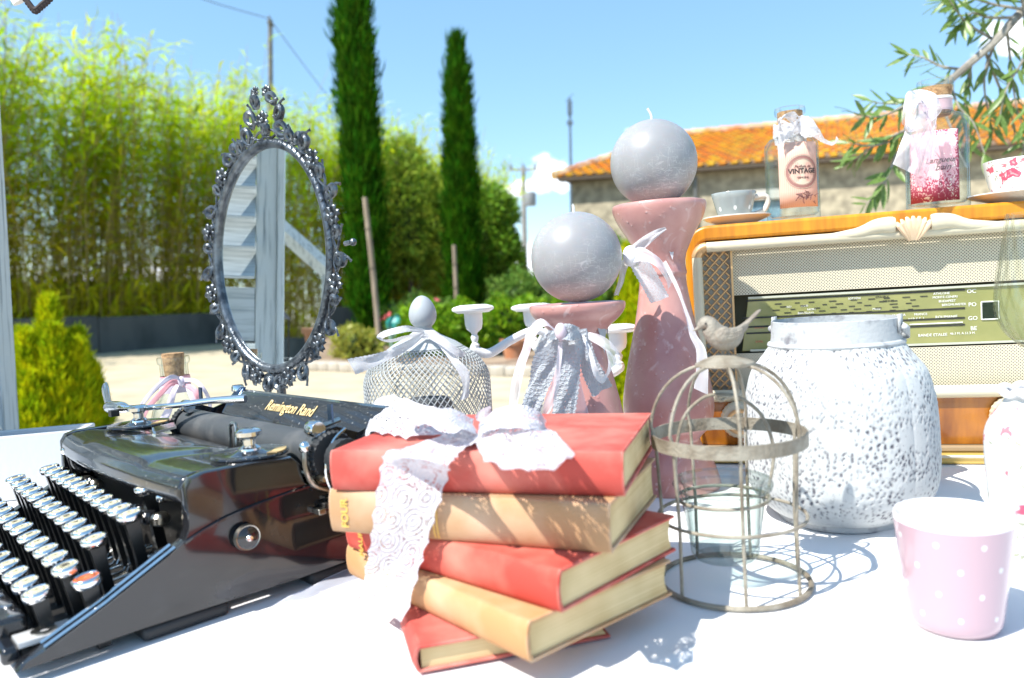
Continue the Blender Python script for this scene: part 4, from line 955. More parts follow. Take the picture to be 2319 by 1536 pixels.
def pink_bottle():
    p = on_radio(2124, 458, .075); root = thing('corked_bottle', 'taller clear bottle with a rose-red printed label and a sheer ribbon bow', 'bottle', p.x, p.y, p.z, 0, 'apothecary bottles on the radio')
    s = p.y/FPX; R = 64*s; Hh = 286*s
    bottle_glass_part(root, R, 190*s, 214*s, 32*s, Hh, 36*s)
    mb = MB(); mb.lathe([(0, Hh-.05), (.019, Hh-.05), (.0215, Hh-.01), (0, Hh-.01)], 24); mb.build('cork', cork, root)
    mb = MB(); mb.lathe([(33*s, 216*s), (33.5*s, 222*s), (33*s, 240*s), (34*s, 244*s)], 40, mod=lambda th, z, q: 1+.012*math.sin(th*5+z*300), cap=False); mb.build('neck_ribbon', mat('pink_satin', (.6, .42, .46), .4, sheen=.3), root, angle=180)
    mb = MB(); mb.lathe([(34*s, 241*s), (35*s, 244*s), (34*s, 247*s)], 40, cap=False); mb.build('ribbon_hem', mat('white_hem', (.8, .78, .78), .6), root)
    rm = bpy.data.materials.new('rose_label'); rm.use_nodes = True; N, L = nodes_of(rm); b = N['Principled BSDF']; b.inputs['Roughness'].default_value = .7
    tc = N.new('ShaderNodeTexCoord'); sp = N.new('ShaderNodeSeparateXYZ'); L.new(tc.outputs['UV'], sp.inputs[0])
    def mm(op, a, c_=None):
        x = N.new('ShaderNodeMath'); x.operation = op
        for i, q in enumerate((a, c_)):
            if q is None: continue
            if isinstance(q, (int, float)): x.inputs[i].default_value = q
            else: L.new(q, x.inputs[i])
        return x.outputs[0]
    edge = mm('MAXIMUM', mm('ABSOLUTE', mm('SUBTRACT', sp.outputs['X'], .5)), mm('MULTIPLY', mm('ABSOLUTE', mm('SUBTRACT', sp.outputs['Y'], .53)), .93))
    nz = N.new('ShaderNodeTexNoise'); nz.inputs['Scale'].default_value = 26; nz.inputs['Detail'].default_value = 6; L.new(tc.outputs['UV'], nz.inputs['Vector'])
    e = mm('GREATER_THAN', mm('ADD', edge, mm('MULTIPLY', mm('SUBTRACT', nz.outputs['Fac'], .5), .5)), .44)
    e2 = mm('GREATER_THAN', mm('ADD', mm('MULTIPLY', mm('SUBTRACT', .32, sp.outputs['Y']), .6), mm('MULTIPLY', mm('SUBTRACT', nz.outputs['Fac'], .47), 1.2)), .05)
    k = mm('MAXIMUM', e, e2); mx = N.new('ShaderNodeMix'); mx.data_type = 'RGBA'; mx.inputs['A'].default_value = (.66, .4, .45, 1); mx.inputs['B'].default_value = (.34, .05, .1, 1); L.new(k, mx.inputs['Factor'])
    nw = N.new('ShaderNodeTexNoise'); nw.inputs['Scale'].default_value = 4; L.new(tc.outputs['UV'], nw.inputs['Vector']); nw2 = mm('GREATER_THAN', mm('ADD', nw.outputs['Fac'], mm('MULTIPLY', mm('SUBTRACT', nz.outputs['Fac'], .5), .8)), .62)
    m3 = N.new('ShaderNodeMix'); m3.data_type = 'RGBA'; m3.inputs['B'].default_value = (.75, .7, .66, 1); L.new(mx.outputs['Result'], m3.inputs['A']); L.new(nw2, m3.inputs['Factor']); L.new(m3.outputs['Result'], b.inputs['Base Color'])
    va = math.atan2(-p.y, -p.x)-.12; lb = label_patch(root, R, va-.82, va+.82, 16*s, 168*s, rm)
    ik = mat('script_ink', (.2, .15, .16), .7); wrap_text(root, lb, 'Langueur', .0105, ik, R, va+.25, 104*s, .35); wrap_text(root, lb, 'bain', .012, ik, R, va+.3, 88*s, .35)
    I = inv(root); org = sheer_mat('organza_white', (.86, .82, .87), .55); Y = p.y-.065
    ribbon('ribbon_tail', [TY(*q, Y+d) for q, d in (((2085, 215), .0), ((2065, 260), -.02), ((2045, 310), -.02), ((2022, 372), -.01))], [TY(*q, Y+d) for q, d in (((2112, 220), .0), ((2122, 270), -.03), ((2100, 330), -.03), ((2080, 400), -.015))], org, root, 30, 8, .004, conv=I, seed=2)
    ribbon('ribbon_tail', [TY(*q, Y+d) for q, d in (((2100, 240), -.02), ((2090, 300), -.03), ((2075, 360), -.03), ((2072, 420), -.02))], [TY(*q, Y+d) for q, d in (((2118, 250), -.02), ((2120, 310), -.035), ((2102, 380), -.03), ((2098, 425), -.02))], sheer_mat('organza_pink', (.75, .55, .62), .45), root, 26, 6, .003, conv=I, seed=3)
    ribbon('ribbon_loop', [TY(*q, Y+d) for q, d in (((2085, 215), .0), ((2060, 205), -.03), ((2045, 235), -.035), ((2050, 280), -.02), ((2080, 270), .0))], [TY(*q, Y+d) for q, d in (((2100, 240), -.01), ((2080, 235), -.05), ((2062, 260), -.06), ((2058, 300), -.04), ((2092, 290), -.01))], org, root, 30, 6, .003, conv=I, seed=4)
    ribbon('ribbon_loop', [TY(*q, Y+d) for q, d in (((2070, 205), .0), ((2092, 203), -.03), ((2118, 212), -.04), ((2124, 232), -.02), ((2100, 250), .0))], [TY(*q, Y+d) for q, d in (((2075, 230), -.01), ((2100, 240), -.05), ((2128, 245), -.05), ((2112, 275), -.03), ((2095, 262), -.01))], org, root, 30, 6, .003, conv=I, seed=5)
pink_bottle()

def dots_mat(name, base, dot, nu, dv, r, aspect, rough=.18):
    """glazed ware with a printed dot pattern; uses the pot's turn (u) and profile length (v, metres)"""
    m = bpy.data.materials.new(name); m.use_nodes = True; N, L = nodes_of(m); b = N['Principled BSDF']; b.inputs['Roughness'].default_value = rough; b.inputs['Coat Weight'].default_value = .5
    uv = N.new('ShaderNodeTexCoord').outputs['UV']; sp = N.new('ShaderNodeSeparateXYZ'); L.new(uv, sp.inputs[0])
    def mm(op, a, c_=None):
        x = N.new('ShaderNodeMath'); x.operation = op
        for i, q in enumerate((a, c_)):
            if q is None: continue
            if isinstance(q, (int, float)): x.inputs[i].default_value = q
            else: L.new(q, x.inputs[i])
        return x.outputs[0]
    vv = mm('DIVIDE', sp.outputs['Y'], dv); row = mm('FLOOR', vv); uu = mm('ADD', mm('MULTIPLY', sp.outputs['X'], nu), mm('MULTIPLY', row, .5))
    fu = mm('MULTIPLY', mm('SUBTRACT', mm('FRACT', uu), .5), aspect); fv = mm('SUBTRACT', mm('FRACT', vv), .5)
    d = mm('SQRT', mm('ADD', mm('MULTIPLY', fu, fu), mm('MULTIPLY', fv, fv)))
    rg = N.new('ShaderNodeMapRange'); rg.inputs['From Min'].default_value = r; rg.inputs['From Max'].default_value = r*1.12; L.new(d, rg.inputs['Value'])
    mx = N.new('ShaderNodeMix'); mx.data_type = 'RGBA'; mx.inputs['A'].default_value = (*dot, 1); mx.inputs['B'].default_value = (*base, 1); L.new(rg.outputs[0], mx.inputs['Factor']); L.new(mx.outputs['Result'], b.inputs['Base Color'])
    return m
def cup_handle(root, m, R, z0, z1, ang, out=.02, r=.004):
    u = Vector((math.cos(ang), math.sin(ang), 0)); P = crom([u*(R*.93)+Vector((0, 0, z1)), u*(R+out*.8)+Vector((0, 0, z1+.001)), u*(R+out)+Vector((0, 0, (z0+z1)/2+.004)), u*(R+out*.6)+Vector((0, 0, z0+.003)), u*(R*.72)+Vector((0, 0, z0-.002))], 18)
    mb = MB(); mb.tube(P, r, 10, sx=1.3); return mb.build('handle', m, root)
def saucer(px, py, dep, hw, label, m, group):
    p = on_radio(px, py, dep); s = p.y/FPX; R = hw*s; root = thing('saucer', label, 'saucer', p.x, p.y, p.z, 0, group)
    mb = MB(); mb.lathe([(0, .002), (R*.5, .002), (R*.52, 0), (R*.58, 0), (R*.6, .003), (R*.9, .009), (R, .0125), (R*.99, .0142), (R*.9, .0118), (R*.6, .006), (R*.45, .0052), (0, .0052)], 48, cap=False); mb.build('plate', m, root, angle=50)
    return p, s
def grey_cup():
    gm = dots_mat('grey_dot_glaze', (.33, .37, .37), (.8, .82, .82), 7, .029, .11, 1.2); plain = mat('cream_glaze', (.6, .56, .5), .25, coat=.4)
    p, s = saucer(1668, 497, .06, 74, 'pale saucer under the small grey spotted cup', plain, 'saucers on the radio')
    root = thing('teacup', 'small grey cup with white spots at the radio\'s left end', 'cup', p.x-.003, p.y, p.z+.0056, 0); R = 49*s; Hh = 64*s
    mb = MB(); mb.lathe([(0, .003), (R*.52, .003), (R*.54, 0), (R*.62, 0), (R*.66, .004), (R*.80, Hh*.4), (R*.93, Hh*.8), (R, Hh-.001), (R*.98, Hh+.0004), (R*.94, Hh-.001), (R*.86, Hh*.7), (R*.7, Hh*.3), (R*.5, .007), (0, .006)], 48, cap=False); mb.build('bowl', gm, root, angle=60)
    cup_handle(root, plain, R*.93, Hh*.25, Hh*.8, R_(-8), .019, .0042)
grey_cup()

def rose_mat(name, scale, thr=.16, base=(.84, .84, .83)):
    """white china with a printed scatter of roses and leaves"""
    m = bpy.data.materials.new(name); m.use_nodes = True; N, L = nodes_of(m); b = N['Principled BSDF']; b.inputs['Roughness'].default_value = .12; b.inputs['Coat Weight'].default_value = .6
    ob = N.new('ShaderNodeTexCoord').outputs['Object']
    def vor(sc, seed):
        mp = N.new('ShaderNodeMapping'); mp.inputs['Location'].default_value = (seed, seed*.7, seed*1.3); L.new(ob, mp.inputs[0]); nz = N.new('ShaderNodeTexNoise'); nz.inputs['Scale'].default_value = sc*3; L.new(mp.outputs[0], nz.inputs['Vector'])
        ad = N.new('ShaderNodeMix'); ad.data_type = 'VECTOR'; ad.inputs['Factor'].default_value = .02; L.new(mp.outputs[0], ad.inputs['A']); L.new(nz.outputs['Color'], ad.inputs['B'])
        v = N.new('ShaderNodeTexVoronoi'); v.inputs['Scale'].default_value = sc; L.new(ad.outputs['Result'], v.inputs['Vector']); return v
    def ramp(v, a, c): r = N.new('ShaderNodeMapRange'); r.inputs['From Min'].default_value = a; r.inputs['From Max'].default_value = c; r.inputs['To Min'].default_value = 1; r.inputs['To Max'].default_value = 0; L.new(v.outputs['Distance'], r.inputs['Value']); return r.outputs[0]
    cur = None; prev = base
    def lay(fac, c):
        nonlocal cur
        mx = N.new('ShaderNodeMix'); mx.data_type = 'RGBA'; mx.inputs['B'].default_value = (*c, 1); L.new(fac, mx.inputs['Factor'])
        if cur is None: mx.inputs['A'].default_value = (*prev, 1)
        else: L.new(cur, mx.inputs['A'])
        cur = mx.outputs['Result']
    lay(ramp(vor(scale*1.7, 3.1), thr*.8, thr*.95), (.34, .36, .27)); lay(ramp(vor(scale*1.2, 1.7), thr*.75, thr*.9), (.62, .2, .24)); lay(ramp(vor(scale*.75, .4), thr*1.2, thr*1.35), (.6, .1, .17)); lay(ramp(vor(scale*.75, .4), thr*.35, thr*.6), (.75, .4, .42))
    L.new(cur, b.inputs['Base Color']); return m
def rose_cup():
    plain = mat('cream_glaze', (.6, .56, .5), .25)
    p, s = saucer(2318, 437, .05, 112, 'pale saucer under the rose-printed cup at the right edge', plain, 'saucers on the radio')
    root = thing('teacup', 'white teacup printed with red roses on the radio\'s right end', 'cup', p.x, p.y, p.z+.0056, 0); R = 78*s; Hh = 86*s
    mb = MB(); mb.lathe([(0, .004), (R*.6, .004), (R*.62, 0), (R*.7, 0), (R*.74, .005), (R*.86, Hh*.35), (R*.96, Hh*.75), (R, Hh), (R*.975, Hh+.0005), (R*.93, Hh*.75), (R*.82, Hh*.35), (R*.6, .009), (0, .008)], 56, cap=False); rm = rose_mat('rose_china', 46, .2); mb.build('bowl', rm, root, angle=60)
    cup_handle(root, rm, R*.95, Hh*.25, Hh*.8, R_(20), .024, .005)
rose_cup()
# ================================================================== CANDLE HOLDERS AND BALL CANDLES
def pottery():
    m = bpy.data.materials.new('pink_glaze'); m.use_nodes = True; N, L = nodes_of(m); b = N['Principled BSDF']; b.inputs['Roughness'].default_value = .3; b.inputs['Coat Weight'].default_value = .22; b.inputs['Coat Roughness'].default_value = .1
    tc = N.new('ShaderNodeTexCoord').outputs['Object']
    n1 = N.new('ShaderNodeTexNoise'); n1.inputs['Scale'].default_value = 14; n1.inputs['Detail'].default_value = 8; L.new(tc, n1.inputs['Vector'])
    v = N.new('ShaderNodeTexVoronoi'); v.inputs['Scale'].default_value = 95; L.new(tc, v.inputs['Vector'])
    r1 = N.new('ShaderNodeMapRange'); r1.inputs['From Min'].default_value = .36; r1.inputs['From Max'].default_value = .66; L.new(n1.outputs['Fac'], r1.inputs['Value'])
    mx = N.new('ShaderNodeMix'); mx.data_type = 'RGBA'; mx.inputs['A'].default_value = (.43, .19, .18, 1); mx.inputs['B'].default_value = (.56, .31, .28, 1); L.new(r1.outputs[0], mx.inputs['Factor'])
    # pale blistered specks and scuffs in the glaze
    n2 = N.new('ShaderNodeTexNoise'); n2.inputs['Scale'].default_value = 5; n2.inputs['Detail'].default_value = 3; L.new(tc, n2.inputs['Vector'])
    md = N.new('ShaderNodeMapRange'); md.inputs['From Min'].default_value = .42; md.inputs['From Max'].default_value = .62; md.inputs['To Min'].default_value = .07; md.inputs['To Max'].default_value = .21; L.new(n2.outputs['Fac'], md.inputs['Value'])
    lt = N.new('ShaderNodeMath'); lt.operation = 'LESS_THAN'; L.new(v.outputs['Distance'], lt.inputs[0]); L.new(md.outputs[0], lt.inputs[1])
    n3 = N.new('ShaderNodeTexNoise'); n3.inputs['Scale'].default_value = 22; n3.inputs['Detail'].default_value = 10; n3.inputs['Distortion'].default_value = 2.5; L.new(tc, n3.inputs['Vector'])
    w1 = N.new('ShaderNodeMapRange'); w1.inputs['From Min'].default_value = .6; w1.inputs['From Max'].default_value = .72; w1.inputs['To Max'].default_value = .55; L.new(n3.outputs['Fac'], w1.inputs['Value'])
    mxx = N.new('ShaderNodeMath'); mxx.operation = 'MAXIMUM'; mxl = N.new('ShaderNodeMath'); mxl.operation = 'MULTIPLY'; mxl.inputs[1].default_value = .45; L.new(lt.outputs[0], mxl.inputs[0]); L.new(mxl.outputs[0], mxx.inputs[0]); L.new(w1.outputs[0], mxx.inputs[1])
    m2 = N.new('ShaderNodeMix'); m2.data_type = 'RGBA'; m2.inputs['B'].default_value = (.74, .6, .58, 1); L.new(mx.outputs['Result'], m2.inputs['A']); L.new(mxx.outputs[0], m2.inputs['Factor']); L.new(m2.outputs['Result'], b.inputs['Base Color'])
    bp = N.new('ShaderNodeBump'); bp.inputs['Strength'].default_value = .5; bp.inputs['Distance'].default_value = .0012; iv = N.new('ShaderNodeMapRange'); iv.inputs['From Max'].default_value = .25; iv.inputs['To Min'].default_value = 1; iv.inputs['To Max'].default_value = 0; L.new(v.outputs['Distance'], iv.inputs['Value'])
    ad = N.new('ShaderNodeMath'); ad.operation = 'ADD'; L.new(iv.outputs[0], ad.inputs[0]); L.new(n1.outputs['Fac'], ad.inputs[1]); L.new(ad.outputs[0], bp.inputs['Height']); L.new(bp.outputs[0], b.inputs['Normal'])
    return m
pink_glz = pottery()
def wax():
    m = bpy.data.materials.new('grey_wax'); m.use_nodes = True; N, L = nodes_of(m); b = N['Principled BSDF']; b.inputs['Roughness'].default_value = .38; b.inputs['Subsurface Weight'].default_value = .25; b.inputs['Subsurface Scale'].default_value = .004; b.inputs['Coat Weight'].default_value = .12; b.inputs['Coat Roughness'].default_value = .2
    tc = N.new('ShaderNodeTexCoord').outputs['Object']
    n1 = N.new('ShaderNodeTexNoise'); n1.inputs['Scale'].default_value = 9; n1.inputs['Detail'].default_value = 7; L.new(tc, n1.inputs['Vector'])
    mx = N.new('ShaderNodeMix'); mx.data_type = 'RGBA'; mx.inputs['A'].default_value = (.265, .268, .28, 1); mx.inputs['B'].default_value = (.345, .35, .365, 1); r = N.new('ShaderNodeMapRange'); r.inputs['From Min'].default_value = .35; r.inputs['From Max'].default_value = .7; L.new(n1.outputs['Fac'], r.inputs['Value']); L.new(r.outputs[0], mx.inputs['Factor'])
    # fine pale scratches: thin zero-crossings of stretched noise
    acc = None
    for sc, st in ((26, (1, 1, 7)), (30, (6, 1.5, 1)), (22, (1.5, 6, 3))):
        mp = N.new('ShaderNodeMapping'); mp.inputs['Scale'].default_value = st; mp.inputs['Rotation'].default_value = (st[0], st[1]*.4, st[2]); L.new(tc, mp.inputs[0]); nn = N.new('ShaderNodeTexNoise'); nn.inputs['Scale'].default_value = sc; nn.inputs['Detail'].default_value = 2; nn.inputs['Distortion'].default_value = .6; L.new(mp.outputs[0], nn.inputs['Vector'])
        s = N.new('ShaderNodeMath'); s.operation = 'SUBTRACT'; s.inputs[1].default_value = .5; L.new(nn.outputs['Fac'], s.inputs[0]); a = N.new('ShaderNodeMath'); a.operation = 'ABSOLUTE'; L.new(s.outputs[0], a.inputs[0])
        q = N.new('ShaderNodeMapRange'); q.inputs['From Min'].default_value = .0; q.inputs['From Max'].default_value = .013; q.inputs['To Min'].default_value = 1; q.inputs['To Max'].default_value = 0; L.new(a.outputs[0], q.inputs['Value'])
        if acc is None: acc = q.outputs[0]
        else: k = N.new('ShaderNodeMath'); k.operation = 'MAXIMUM'; L.new(acc, k.inputs[0]); L.new(q.outputs[0], k.inputs[1]); acc = k.outputs[0]
    ml = N.new('ShaderNodeMath'); ml.operation = 'MULTIPLY'; L.new(acc, ml.inputs[0]); r2 = N.new('ShaderNodeMapRange'); r2.inputs['From Min'].default_value = .4; r2.inputs['From Max'].default_value = .62; r2.inputs['To Max'].default_value = .5; L.new(n1.outputs['Fac'], r2.inputs['Value']); L.new(r2.outputs[0], ml.inputs[1])
    m2 = N.new('ShaderNodeMix'); m2.data_type = 'RGBA'; m2.inputs['B'].default_value = (.72, .72, .74, 1); L.new(mx.outputs['Result'], m2.inputs['A']); L.new(ml.outputs[0], m2.inputs['Factor']); L.new(m2.outputs['Result'], b.inputs['Base Color']); return m
wax_m = wax()
def holder(px, Y, prof_px, label, n=64, wob=.012):
    """prof_px: (photo row, half width in photo px) down the axis"""
    q = [(hw*Y/FPX, TY(px, y, Y).z) for y, hw in prof_px]; zmin = q[-1][1]; q = [(r, max(0, z)) for r, z in q]
    p = TY(px, prof_px[0][0], Y); root = thing('candle_holder', label, 'candle holder', p.x, Y, 0, 0, 'pink pottery candle holders')
    cur = crom([(r, z, 0) for r, z in q], 90); prof = [(max(.001, c.x), c.y) for c in cur]
    zt = prof[0][1]; R = prof[0][0]
    top = [(0.001, zt-.006), (R*.72, zt-.005), (R*.86, zt-.001), (R*.94, zt+.001)]
    prof = top+prof+[(0.001, 0.0)]
    mb = MB(); mb.lathe(prof, n, cap=False, mod=lambda th, z, s: 1+wob*math.sin(th*2+z*9)+wob*.6*math.sin(th*3-z*21+1)); mb.build('body', pink_glz, root, angle=60)
    return root, p, zt
def ball(px, py, hw, Y, label, zt, lean=.0, wick=((0, 0), (-6, 22))):
    c = TY(px, py, Y); R = hw*Y/FPX; root = thing('ball_candle', label, 'candle', c.x, c.y, c.z-R, 0, 'grey ball candles')
    mb = MB(); mb.ball((0, 0, R), R, 56, 36); mb.build('wax_ball', wax_m, root, angle=180)
    mb = MB(); s = Y/FPX; mb.tube(crom([(0, 0, 2*R-.004), (.002*lean, 0, 2*R+.006), (wick[1][0]*s, 0, 2*R+wick[1][1]*s)], 6), [.0017, .0017, .0016, .0015, .0016, .0019], 8); mb.build('wick', mat('wick', (.78, .78, .74), .9), root)
YS, YT = .93, 1.03
short, ps, zs = holder(1306, YS, [(688, 106), (694, 107), (706, 104), (722, 92), (740, 72), (756, 60), (775, 56), (800, 60), (850, 72), (940, 92), (1040, 112), (1110, 118), (1150, 104), (1170, 92), (1195, 110), (1236, 114)], 'shorter pink glazed candle holder wrapped in grey lace', wob=.014)
ball(1305, 583, 102, YS, 'grey ball candle on the shorter holder', zs, wick=((0, 0), (-3, 16)))
tall, pt_, zt = holder(1492, YT, [(462, 102), (470, 104), (484, 101), (505, 92), (535, 74), (560, 62), (580, 54), (600, 51), (620, 54), (632, 51), (680, 57), (740, 68), (820, 86), (890, 99), (930, 101), (965, 92), (985, 74), (995, 68), (1010, 72), (1040, 92), (1080, 106), (1130, 110), (1160, 110)], 'taller pink glazed candle holder with white lace at its neck', wob=.012)
ball(1480, 370, 96, YT, 'grey ball candle on the taller holder, silhouetted against the roof', zt, wick=((0, 0), (-8, 25)))

# ribbons on the short holder
grey_lace = lace_mat('grey_lace', (.5, .55, .6), 5, 12., 9., .36, scal=14.)
org_p = sheer_mat('organza_lilac', (.82, .76, .82), .6); org_w = sheer_mat('organza_clear', (.86, .86, .89), .55)
def E_(Y, *pts): return [TY(x, y, Y+d) for x, y, d in pts]
I = inv(short); Yr = YS-.075
mb = MB(); sc = YS/FPX
def neckband(mb, R, z0, z1, n=48):
    mb.lathe([(R*1.10, z0), (R*1.08, (z0+z1)/2), (R*1.12, z1)], n, mod=lambda th, z, s: 1+.03*math.sin(th*4)+.02*math.sin(th*11+z*200), cap=False)
mb = MB(); neckband(mb, 61*sc, TY(1306, 802, YS).z, TY(1306, 742, YS).z); mb.build('lace_band', grey_lace, short, angle=180)
ribbon('lace_tail', E_(Yr, (1238, 750, .0), (1210, 800, -.005), (1196, 860, 0), (1178, 930, .0)), E_(Yr, (1272, 745, -.005), (1268, 810, -.012), (1248, 870, -.01), (1220, 945, 0)), grey_lace, short, 40, 10, .0035, conv=I, seed=1)
ribbon('lace_tail', E_(Yr-.012, (1276, 740, 0), (1262, 800, 0), (1256, 870, -.002), (1247, 955, .0)), E_(Yr-.012, (1306, 742, 0), (1316, 800, 0), (1314, 870, -.002), (1300, 955, 0)), grey_lace, short, 40, 10, .003, conv=I, seed=2)
ribbon('lace_tail', E_(Yr, (1306, 745, -.005), (1312, 800, -.008), (1320, 850, -.006), (1340, 900, 0)), E_(Yr, (1330, 745, 0), (1345, 790, -.004), (1362, 830, -.002), (1388, 873, .002)), grey_lace, short, 34, 10, .003, conv=I, seed=3)
ribbon('lace_loop', E_(Yr-.01, (1250, 745, 0), (1268, 735, -.012), (1290, 733, -.018), (1312, 742, -.01)), E_(Yr-.01, (1244, 775, 0), (1268, 770, -.02), (1292, 772, -.025), (1312, 772, -.01)), grey_lace, short, 24, 6, .003, conv=I, seed=4)
mb = MB(); c = I(TY(1270, 752, Yr-.03)); mb.ball(c, (.0066, .005, .0098), 14, 10); mb.build('knot', mat('lilac_satin', (.62, .55, .62), .5), short)
ribbon('organza_loop', E_(Yr, (1262, 748, -.02), (1225, 722, -.02), (1195, 750, -.01), (1180, 800, 0), (1160, 860, .0), (1152, 935, .0)), E_(Yr, (1264, 760, -.025), (1235, 740, -.03), (1208, 770, -.02), (1192, 820, -.01), (1178, 880, .0), (1168, 945, .0)), org_p, short, 44, 4, .0015, conv=I, seed=5)
ribbon('organza_tail', E_(Yr-.02, (1268, 755, 0), (1262, 800, -.004), (1252, 860, -.006), (1228, 920, 0), (1195, 950, .01)), E_(Yr-.02, (1274, 758, 0), (1272, 810, -.004), (1266, 870, -.006), (1246, 930, 0), (1215, 955, .01)), org_p, short, 36, 4, .0012, conv=I, seed=6)
ribbon('organza_tail', E_(Yr-.01, (1318, 760, 0), (1332, 800, -.01), (1345, 850, -.012), (1365, 868, -.005), (1385, 840, 0), (1402, 815, .01)), E_(Yr-.01, (1322, 758, 0), (1340, 795, -.01), (1354, 838, -.012), (1370, 848, -.005), (1378, 825, 0), (1372, 790, .01)), org_w, short, 40, 4, .001, conv=I, seed=7)
ribbon('organza_tail', E_(Yr-.006, (1312, 860, 0), (1300, 910, 0), (1290, 955, 0)), E_(Yr-.006, (1314, 860, 0), (1326, 910, 0), (1338, 955, 0)), sheer_mat('organza_pinkish', (.72, .55, .6), .6), short, 16, 4, .0008, conv=I, seed=8)
ribbon('organza_loop', E_(Yr, (1322, 752, 0), (1362, 760, -.012), (1395, 790, -.01), (1408, 830, .0)), E_(Yr, (1324, 765, 0), (1360, 785, -.014), (1385, 808, -.012), (1394, 838, .0)), org_w, short, 26, 4, .0015, conv=I, seed=9)
# ribbons on the tall holder
I = inv(tall); Yr = YT-.06; sc = YT/FPX
mb = MB(); neckband(mb, 51*sc, TY(1492, 592, YT).z, TY(1492, 552, YT).z); mb.build('lace_band', lace_mat('lace_eyelet', (.82, .82, .86), 5., 22., 34., .5, scal=16.), tall, angle=180)
le = MATS['lace_eyelet']
ribbon('lace_tail', E_(Yr-.01, (1425, 560, 0), (1450, 540, -.01), (1480, 522, -.02), (1506, 514, -.025)), E_(Yr-.01, (1428, 590, 0), (1462, 562, -.01), (1486, 540, -.02), (1510, 520, -.025)), le, tall, 24, 6, .002, conv=I, seed=1)
ribbon('lace_tail', E_(Yr-.01, (1422, 575, 0), (1430, 610, -.008), (1450, 645, -.01), (1473, 688, -.008)), E_(Yr-.01, (1455, 575, 0), (1480, 605, -.012), (1500, 640, -.012), (1517, 672, -.008)), le, tall, 28, 8, .002, conv=I, seed=2)
ribbon('lace_loop', E_(Yr, (1428, 575, 0), (1408, 590, 0), (1402, 625, .005), (1390, 670, .02)), E_(Yr, (1430, 590, 0), (1420, 610, 0), (1412, 640, .005), (1400, 668, .02)), le, tall, 24, 5, .002, conv=I, seed=3)
ribbon('organza_loop', E_(Yr-.014, (1424, 572, 0), (1450, 560, -.012), (1480, 575, -.016), (1505, 600, -.01), (1520, 640, 0)), E_(Yr-.014, (1430, 595, 0), (1460, 592, -.018), (1488, 605, -.02), (1505, 625, -.012), (1514, 660, 0)), org_w, tall, 32, 6, .002, conv=I, seed=4)
ribbon('organza_tail', E_(Yr-.02, (1500, 596, 0), (1528, 650, -.006), (1548, 700, -.01), (1562, 760, -.012), (1578, 800, -.014), (1572, 880, -.016)), E_(Yr-.02, (1508, 590, 0), (1535, 645, -.006), (1556, 700, -.01), (1576, 755, -.012), (1600, 800, -.014), (1604, 895, -.016)), org_w, tall, 44, 4, .0012, conv=I, seed=5)
mb = MB(); c = I(TY(1428, 580, Yr-.014)); mb.ball(c, (.010, .008, .013), 14, 10); mb.build('knot', mat('white_knot', (.8, .8, .83), .8), tall)

